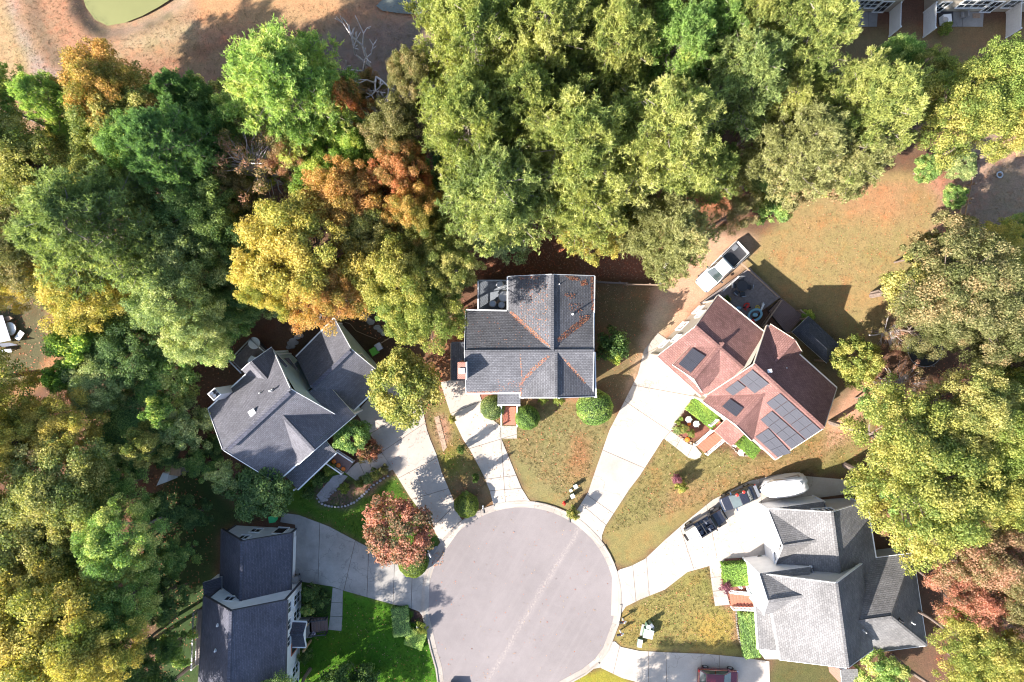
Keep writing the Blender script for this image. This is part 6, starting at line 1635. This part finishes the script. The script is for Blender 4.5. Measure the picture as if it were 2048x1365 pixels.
T('broad',715,300,55,11,'green_bright','small bright green crown left of the red-orange tree',v=3)
T('broad',330,450,62,12,'olive','olive crown at the right shoulder of the large pale green pine',v=1)
T('broad',1185,470,62,10,'gold','yellow leafy tree above the back fence of the middle house',v=3)
T('broad',1470,425,42,9,'tan','small yellow and tan tree above the white pickup',v=4)
T('small',1548,418,36,5,'green_mid','small rounded green tree at the left corner of the back lawn',v=0)
T('broad',1915,225,98,13,'yellow_green','yellow-green feathery tree right of the spreading pine',v=1)
T('broad',2010,165,82,14,'lime','bright lime tree near the right edge under the terrace',v=3)
T('broad',1850,150,50,10,'olive','olive crown between the spreading pine and the bright lime tree',v=4)
T('broad',1790,120,45,9,'green_mid','mid green crown in the shade below the terrace gap',v=1)
T('broad',1860,660,62,10,'olive_tan','olive tan crown hanging over the trampoline',v=4)
T('broad',2010,255,62,11,'yellow_green','yellow-green tree above the vegetable plot at the right edge',v=2)
T('round',1856,336,30,2.6,'green_mid','green rounded bush, left one of three by the vegetable plot',cat='bush',name='bush',v=1)
T('round',1924,330,33,2.6,'green_grey','blue-green rounded bush, right one of three by the vegetable plot',cat='bush',name='bush',v=0)
T('round',1912,392,26,2.2,'green_mid','smallest rounded bush, lowest of three by the vegetable plot',cat='bush',name='bush',v=1)
T('broad',1915,570,112,14,'olive_tan','large olive and tan tree right of the back lawn',v=0)
T('broad',1985,635,92,13,'olive_tan','olive tan tree at the right edge below the large one',v=2)
T('broad',1985,500,64,8,'gold','yellow tree above the large tan one at the right edge',v=1)
T('broad',2040,462,40,6,'green_mid','green crown at the right edge beside the vegetable plot',v=3)
T('round',1716,725,52,5,'yellow_green','small bright yellow-green tree at the corner of the charcoal pavilion',v=1)
T('sparse',1800,770,62,5,'rust','bare pinkish thicket below the trampoline',v=1)
T('sparse',1780,670,40,4,'rust','bare dusty thicket left of the trampoline',v=0)
T('broad',1800,880,112,13,'yellow_green','big yellow-green tree right of the solar-panelled house',v=0)
T('broad',1930,820,88,13,'olive','olive tree at the right, above the big yellow-green ones',v=3)
T('broad',2000,880,85,13,'lime','bright lime tree at the right edge, middle height',v=1)
T('broad',1850,990,128,14,'yellow_green','largest yellow-green tree overhanging the pale grey roof',v=2)
T('broad',1980,980,82,12,'yellow_green','yellow-green tree at the right edge beside the largest one',v=3)
T('broad',2035,1030,50,10,'rust','dull red tree at the right edge',v=0)
T('broad',1960,1110,88,12,'rust','rusty tree right of the pale grey hipped roof',v=1)
T('broad',1930,1190,72,11,'maple','pink and rust tree beside the lower corner of the pale grey roof',v=3)
T('broad',2030,1180,70,12,'tan','tan tree at the right edge, lower half',v=2)
T('broad',1950,1300,78,12,'yellow_green','yellow-green tree near the lower right corner',v=0)
T('broad',2035,1330,66,12,'gold','gold tree in the lower right corner',v=3)
T('small',1760,1350,52,3.5,'green_mid','dark green thicket below the brick bay of the white-gabled house',v=2)
# ---- garden trees
T('round',803,778,80,5.5,'yellow_green','round yellow-green tree on the lawn edge between the first two driveways',v=0)
T('round',796,1062,76,4.5,'maple','rust-red rounded maple beside the shaded driveway',v=1,name='maple_tree')
T('ball',826,1126,31,1.1,'lime','lime green shrub at the foot of the rust-red maple',v=0)
T('ball',933,1012,25,1.1,'lime','round lime green bush by the curb between two driveways',v=1)
T('shrub',1147,1026,13,1.0,'olive','thin leafy shrub at the corner of the widest driveway',v=2)
T('shrub',932,990,10,.6,'green_mid','low green plant behind the round lime bush',v=0)
T('shrub',905,838,8,.9,'olive','sapling at the top of the lawn strip beside the second driveway',v=1)
T('shrub',923,897,9,1.3,'green_dark','dark sapling halfway down the lawn strip beside the second driveway',v=2)
T('shrub',952,955,8,1.3,'green_dark','dark sapling near the lower end of the lawn strip',v=0)
T('round',703,872,40,3.2,'green_mid','dense green conifer beside the front porch of the slate-roofed house',v=0,name='conifer')
T('shrub',737,902,24,1.2,'maple','pinkish red shrub between the green conifer and the driveway',v=1)
T('ball',985,816,25,1.3,'green_grey','clipped round shrub left of the red steps',v=0)
T('ball',1055,836,25,1.6,'green_mid','clipped round shrub right of the red steps',v=0)
T('ball',1190,816,37,1.7,'green_mid','large round bush at the lower right corner of the middle house',v=1)
T('shrub',1222,688,33,2.6,'green_dark','dark tall shrub in the shade beside the middle house',v=2)
T('shrub',1228,712,20,2.0,'green_bright','lower part of the shrub group beside the middle house, sunlight put into its leaf colour',v=0)  # sunlight on this part is put into a brighter leaf material
T('shrub',1086,799,10,.7,'lime','lime plant under the front eave of the middle house',v=1)
T('shrub',1118,799,12,.6,'lime','second lime plant under the front eave, farther right',v=2)
T('shrub',1352,958,11,.9,'purple','young red-leaved shrub on the lawn of the brown-roofed house',v=0)
T('shrub',1362,972,12,.8,'yellow_green','pale yellow-green shrub below the young red-leaved one',v=1)
T('shrub',1450,1172,13,.7,'purple','purple shrub beside the red steps of the white-gabled house',v=2)
T('shrub',1356,845,6,.4,'lime','small lime plant at the top of the flower bed',v=0); T('shrub',1361,838,5,.4,'green_bright','smallest green plant beside the hedge in the flower bed',v=2)
T('shrub',1366,858,10,.5,'olive','olive plant in the middle of the flower bed',v=1); T('shrub',1353,860,9,.4,'green_grey','grey-green plant at the left corner of the flower bed',v=2)
T('shrub',1382,868,9,.5,'olive','olive plant near the lower pumpkin in the flower bed',v=0)
T('shrub',1452,600,8,.6,'green_dark','dark plant under the roof edge by the boarded deck',v=1)
T('shrub',1612,632,13,.8,'green_bright','green plant between the lower deck and the pavilion',v=2)
T('shrub',690,975,12,.8,'lime','bright lime grass clump at the end of the gravel strip',v=0)
for i, (x, y, r, mt, lb) in enumerate(((720,966,11,'olive','olive shrub at the left end of the border below the first house path'),(736,957,12,'green_grey','grey-green shrub in the middle of the border below the first house path'),(752,948,12,'olive','fuller olive shrub in the border below the first house path'),(768,940,11,'tan','tan shrub at the right end of the border below the first house path'),(660,938,13,'lime','lit lime shrub against the dark porch bed of the slate-roofed house'),(640,960,15,'green_dark','dark shrub in the porch bed of the slate-roofed house'),(618,985,14,'green_dark','dark shrub at the outer end of the porch bed'),(640,1200,16,'green_dark','dark shrub near the walk of the white house'),(622,1185,17,'green_dark','dark shrub under the first windows of the white house'),(618,1215,16,'green_mid','dark green shrub left of the brick steps of the white house'),(612,1310,14,'green_dark','dark shrub under the lower windows of the white house'),(845,1255,12,'lime','lime groundcover clump by the grey mailbox in the mulch bed'),(735,1352,30,'green_dark','dark green shrub at the bottom edge on the bright lawn'),(680,1358,34,'green_dark','larger dark shrub at the bottom edge beside the white house'),(1700,1340,18,'green_mid','green shrub right of the brick bay'),(1888,60,13,'lime','lime shrub in front of the terrace patio'))):
    T('shrub',x,y,r,r*.055,mt,lb,v=i%3)
def hedge(px, py, sx, sy, h, ang, mat, label):
    o = thing('hedge', P(px, py), label, 'hedge'); o.rotation_euler = (0, 0, math.radians(ang))
    inst('leaves', HEDGE, o, L_[mat], (sx, sy, h)); inst('stems', HSTEM, o, None, (sx, sy, h))
hedge(1402,826,3.3,1.5,1.3,-38,'green_bright','bright green clipped hedge beside the wide driveway')
hedge(1492,893,2.1,1.3,1.2,-40,'green_bright','smaller bright clipped hedge below the porch roof of the brown house')
hedge(1466,1143,2.6,2.3,1.2,4,'green_bright','square green clipped hedge in front of the white gable')
hedge(1494,1262,1.7,4.7,1.1,6,'green_mid','long narrow hedge along the front of the white-gabled house')
hedge(803,1240,1.8,3.0,.6,5,'green_mid','low clipped block of groundcover beside the mulch bed')
hedge(832,1275,2.0,1.8,.5,-20,'green_bright','low sunlit block of groundcover by the curb')

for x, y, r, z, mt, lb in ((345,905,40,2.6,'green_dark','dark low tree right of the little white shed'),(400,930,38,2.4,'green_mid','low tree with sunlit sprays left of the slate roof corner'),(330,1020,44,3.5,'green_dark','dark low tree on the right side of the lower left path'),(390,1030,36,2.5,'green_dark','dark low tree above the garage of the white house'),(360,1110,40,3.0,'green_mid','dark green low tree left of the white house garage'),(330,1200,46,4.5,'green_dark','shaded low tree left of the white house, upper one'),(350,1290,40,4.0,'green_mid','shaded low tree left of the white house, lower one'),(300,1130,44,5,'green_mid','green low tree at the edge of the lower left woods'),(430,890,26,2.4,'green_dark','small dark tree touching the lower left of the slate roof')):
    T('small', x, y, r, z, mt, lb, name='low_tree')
# understorey fills the gaps between the crowns
rgu = random.Random(77)
wood_a = [(0,330),(60,240),(250,190),(420,200),(640,250),(860,200),(900,60),(1500,40),(1640,140),(1760,330),(1500,400),(1300,430),(1200,500),(960,480),(930,600),(760,640),(560,640),(440,700),(380,900),(300,1000),(250,1300),(0,1365),(0,900),(120,880),(140,720),(110,600),(0,570)]
wood_b = [(1700,800),(1800,740),(2048,700),(2048,1365),(1880,1365),(1850,1150),(1770,1020),(1700,950)]
wood_c = [(1820,480),(2048,420),(2048,720),(1900,720),(1800,640)]
PALN = dict(green_dark='dark green', green_mid='mid green', olive='olive', green_grey='grey-green', tan='tan', rust='rusty', yellow_green='yellow-green', green_bright='bright green', olive_tan='olive tan')
for poly, k, pal in ((wood_a, 120, ['green_dark','green_mid','olive','olive','green_grey','tan','green_mid','yellow_green','rust']), (wood_b, 22, ['olive','rust','green_mid','yellow_green']), (wood_c, 10, ['tan','olive'])):
    xs = [q[0] for q in poly]; ys = [q[1] for q in poly]; c = 0
    while c < k:
        x, y = rgu.uniform(min(xs), max(xs)), rgu.uniform(min(ys), max(ys))
        if (x < 175 and 540 < y < 800) or (x < 130 and 860 < y < 980): continue
        if in_poly(np.array([x]), np.array([y]), poly)[0]:
            c += 1; pal_ = pal[rgu.randrange(len(pal))]; REGN = ('lower left' if y > 900 else 'left' if x < 450 else 'upper middle' if x < 1000 else 'upper') if poly is wood_a else 'right-hand'
            T('small', x, y, rgu.uniform(36, 62), rgu.uniform(4.0, 8.0), pal_, PALN[pal_] + ' sapling in a gap under the taller crowns of the ' + REGN + ' woods', group='saplings under the woodland canopy', name='sapling')
# trees just outside the picture, whose shade falls into it
for i, (x, y, r, z, mt, k) in enumerate(((-90,300,110,15,'olive','broad'),(-100,440,100,14,'gold','broad'),(-110,760,120,13,'yellow_green','broad'),(-100,980,120,13,'olive','broad'),(-110,1180,130,13,'gold','broad'),(-60,1420,130,14,'gold','broad'),(110,1440,110,13,'gold','broad'),(270,1440,95,12,'green_dark','broad'),(1175,1551,62,8,'olive','broad'),(1287,1562,66,8,'olive','broad'),(570,1420,75,8,'green_dark','broad'),(700,1440,45,4,'green_dark','broad'),(2150,240,110,14,'lime','broad'),(2160,640,100,11,'tan','broad'),(2150,850,110,14,'lime','broad'),(2150,1100,110,14,'rust','broad'),(2130,1400,110,14,'gold','broad'),(1950,1450,100,13,'olive','broad'),(1050,-80,120,20,'pine_yg','pine'),(1250,-90,120,20,'pine_yg','pine'),(1450,-90,120,19,'pine_yg','pine'),(880,-60,90,19,'pine_yg','pine'),(-60,180,80,14,'pine_bright','pine'))):
    T(k, x, y, r, z, mt, PALN.get(mt, mt.replace('_', ' ')) + ' woodland tree just past the ' + ('left' if x < 0 else 'right' if x > 2048 else 'top' if y < 0 else 'bottom') + ' edge, ' + ('upper' if y < 500 else 'middle' if y < 1000 else 'lower') + ' part', group='trees past the edge of the picture')

# dead white tree
o = thing('dead_tree', P(780, 228), 'dead leafless tree with bleached white forked branches', 'tree')
rd = random.Random(5); base = P(780, 228); limbs = MB()
def grow(p, d, L, r, k):
    q = p + d * L; limbs.tube(p, q, r, r * .68, 6)
    if k == 0: return
    for i in range(2 if k > 1 else 3):
        a = rd.uniform(0, 6.28); s = Vector((math.cos(a), math.sin(a), 0)) * rd.uniform(.35, .6)
        grow(q, (d + s).normalized(), L * rd.uniform(.62, .82), r * .66, k - 1)
MB().tube(base, base + Vector((.1, .1, 8.0)), .26, .18, 9).build('trunk', M_['bark_pale'], o)
for s in ((-.25, .1, 1), (.2, -.1, 1), (-.05, .3, 1)): grow(base + Vector((.1, .1, 7.8)), Vector(s).normalized(), 2.7, .2, 4)
limbs.build('branches', M_['bark_pale'], o)
# fallen leaves over lawns, paths and forest floor
def scatter(name, polys, mats, seed, smin, smax, z=.02):
    rg = np.random.default_rng(seed); allp = []
    for poly, k, zz in polys:
        xs = [q[0] for q in poly]; ys = [q[1] for q in poly]; x = rg.uniform(min(xs), max(xs), k * 4); y = rg.uniform(min(ys), max(ys), k * 4)
        ok = in_poly(x, y, poly); x, y = x[ok][:k], y[ok][:k]
        allp.append(np.stack([(x - 1024) * PX, (682.5 - y) * PX, np.full(len(x), zz) + rg.uniform(0, .03, len(x))], -1))
    c = np.concatenate(allp); n = len(c); nor = unit(rg.normal(size=(n, 3)) * .3 + np.array([0, 0, 1]))
    V, F = leaf_quads(rg, c, nor, rg.uniform(smin, smax, n), .6)
    me = np_mesh(name, V, F, mats); me.polygons.foreach_set('material_index', rg.integers(0, len(mats), n).astype(np.int32))
    o = bpy.data.objects.new(name, me); COL.objects.link(o); o['kind'] = 'stuff'; return o
pale = plain('leaf_litter_pale', (.32, .23, .13), .9, .2, 8)
woodg = [(0,400),(600,300),(900,250),(1600,300),(1500,450),(960,560),(860,760),(700,640),(500,620),(400,960),(330,1365),(0,1365)]
tag(scatter('leaf_litter', [(woodg, 14000, .01), (wood_b, 4000, .01), ([(940,480),(1330,440),(1330,560),(940,550)], 2600, .01), ([(880,640),(935,620),(935,790),(850,820)], 900, .01), ([(300,960),(440,1000),(380,1365),(280,1365)], 500, .01)], lm, 31, .05, .11), 'fallen brown and orange leaves on the woodland floor', 'leaf litter')
tag(scatter('fallen_leaves', [([(600,960),(850,1000),(880,1100),(600,1040)], 90, .02), ([(600,1170),(850,1240),(890,1365),(600,1365)], 330, .02), ([(870,800),(980,960),(920,1040),(850,820)], 260, .02), ([(960,800),(1230,810),(1150,1020),(1010,900)], 520, .02), ([(1190,560),(1320,570),(1250,800),(1190,800)], 420, .02), ([(1210,1070),(1330,880),(1700,860),(1690,930),(1430,1000)], 620, .02), ([(1240,1230),(1420,1130),(1560,1300),(1240,1290)], 330, .02), ([(1520,500),(1640,370),(1880,360),(1790,640),(1700,740)], 700, .02), ([(700,830),(850,830),(920,1080),(870,1090)], 160, .05), ([(900,780),(1030,880),(1050,1010),(985,1000)], 110, .05), ([(860,1020),(1220,1020),(1220,1365),(880,1365)], 240, .02), ([(1250,1140),(1540,960),(1540,1120),(1300,1200)], 90, .05), ([(862,1108),(890,1100),(885,1130),(866,1135)], 90, .05)], [lm[0], lm[1], pale], 32, .035, .085), 'scattered fallen leaves on the lawns, drives and road', 'fallen leaves')
# rough grass tufts on the dry bank and round the plots
def tufts(name, polys, mat, seed, label):
    rg = np.random.default_rng(seed); C = []
    for poly, k in polys:
        xs = [q[0] for q in poly]; ys = [q[1] for q in poly]; x = rg.uniform(min(xs), max(xs), k * 4); y = rg.uniform(min(ys), max(ys), k * 4)
        ok = in_poly(x, y, poly); x, y = x[ok][:k], y[ok][:k]; C.append(np.stack([(x - 1024) * PX, (682.5 - y) * PX, np.zeros(len(x))], -1))
    c = np.concatenate(C); nb = 5; n = len(c) * nb; B = np.repeat(c, nb, 0) + rg.normal(size=(n, 3)) * np.array([.07, .07, 0]); D = unit(rg.normal(size=(n, 3)) * .5 + np.array([0, 0, 1])) * rg.uniform(.04, .10, (n, 1)); S = unit(np.cross(D, rg.normal(size=(n, 3)))) * .02
    V = np.stack([B - S, B + S, B + D + S * .3, B + D - S * .3], 1).reshape(-1, 3); F = np.arange(4 * n).reshape(-1, 4)
    me = np_mesh(name, V, F, [mat]); o = bpy.data.objects.new(name, me); COL.objects.link(o); tag(o, label, 'grass', kind='stuff')
tufts('dry_grass', [([(0,0),(160,0),(230,80),(380,20),(860,0),(850,200),(560,260),(380,200),(120,220),(0,400)], 5200), ([(1500,500),(1640,365),(1885,355),(1835,540),(1700,760)], 1800), ([(1850,350),(2048,280),(2048,470),(1900,480)], 900)], plain('straw_grass', (.2, .135, .065), .9, .3, 2), 41, 'tufts of dry straw-coloured grass on the bank and back lawn')
tufts('lawn_grass', [([(600,1170),(850,1240),(885,1365),(600,1365)], 5000), ([(600,990),(780,940),(870,1080),(740,1095),(600,1030)], 3000)], plain('lush_grass', (.075, .17, .018), .9, .3, 2), 42, 'lush green blades of the two shaded lawns')
tufts('lawn_grass', [([(960,800),(1230,810),(1150,1020),(1010,900)], 2600), ([(1210,1070),(1330,880),(1700,860),(1690,930),(1430,1000)], 3600), ([(1240,1230),(1420,1130),(1560,1300),(1240,1290)], 2600), ([(870,800),(980,960),(920,1040),(850,820)], 900)], plain('olive_grass', (.14, .12, .035), .9, .3, 2), 43, 'olive and straw blades of the sunny front lawns')
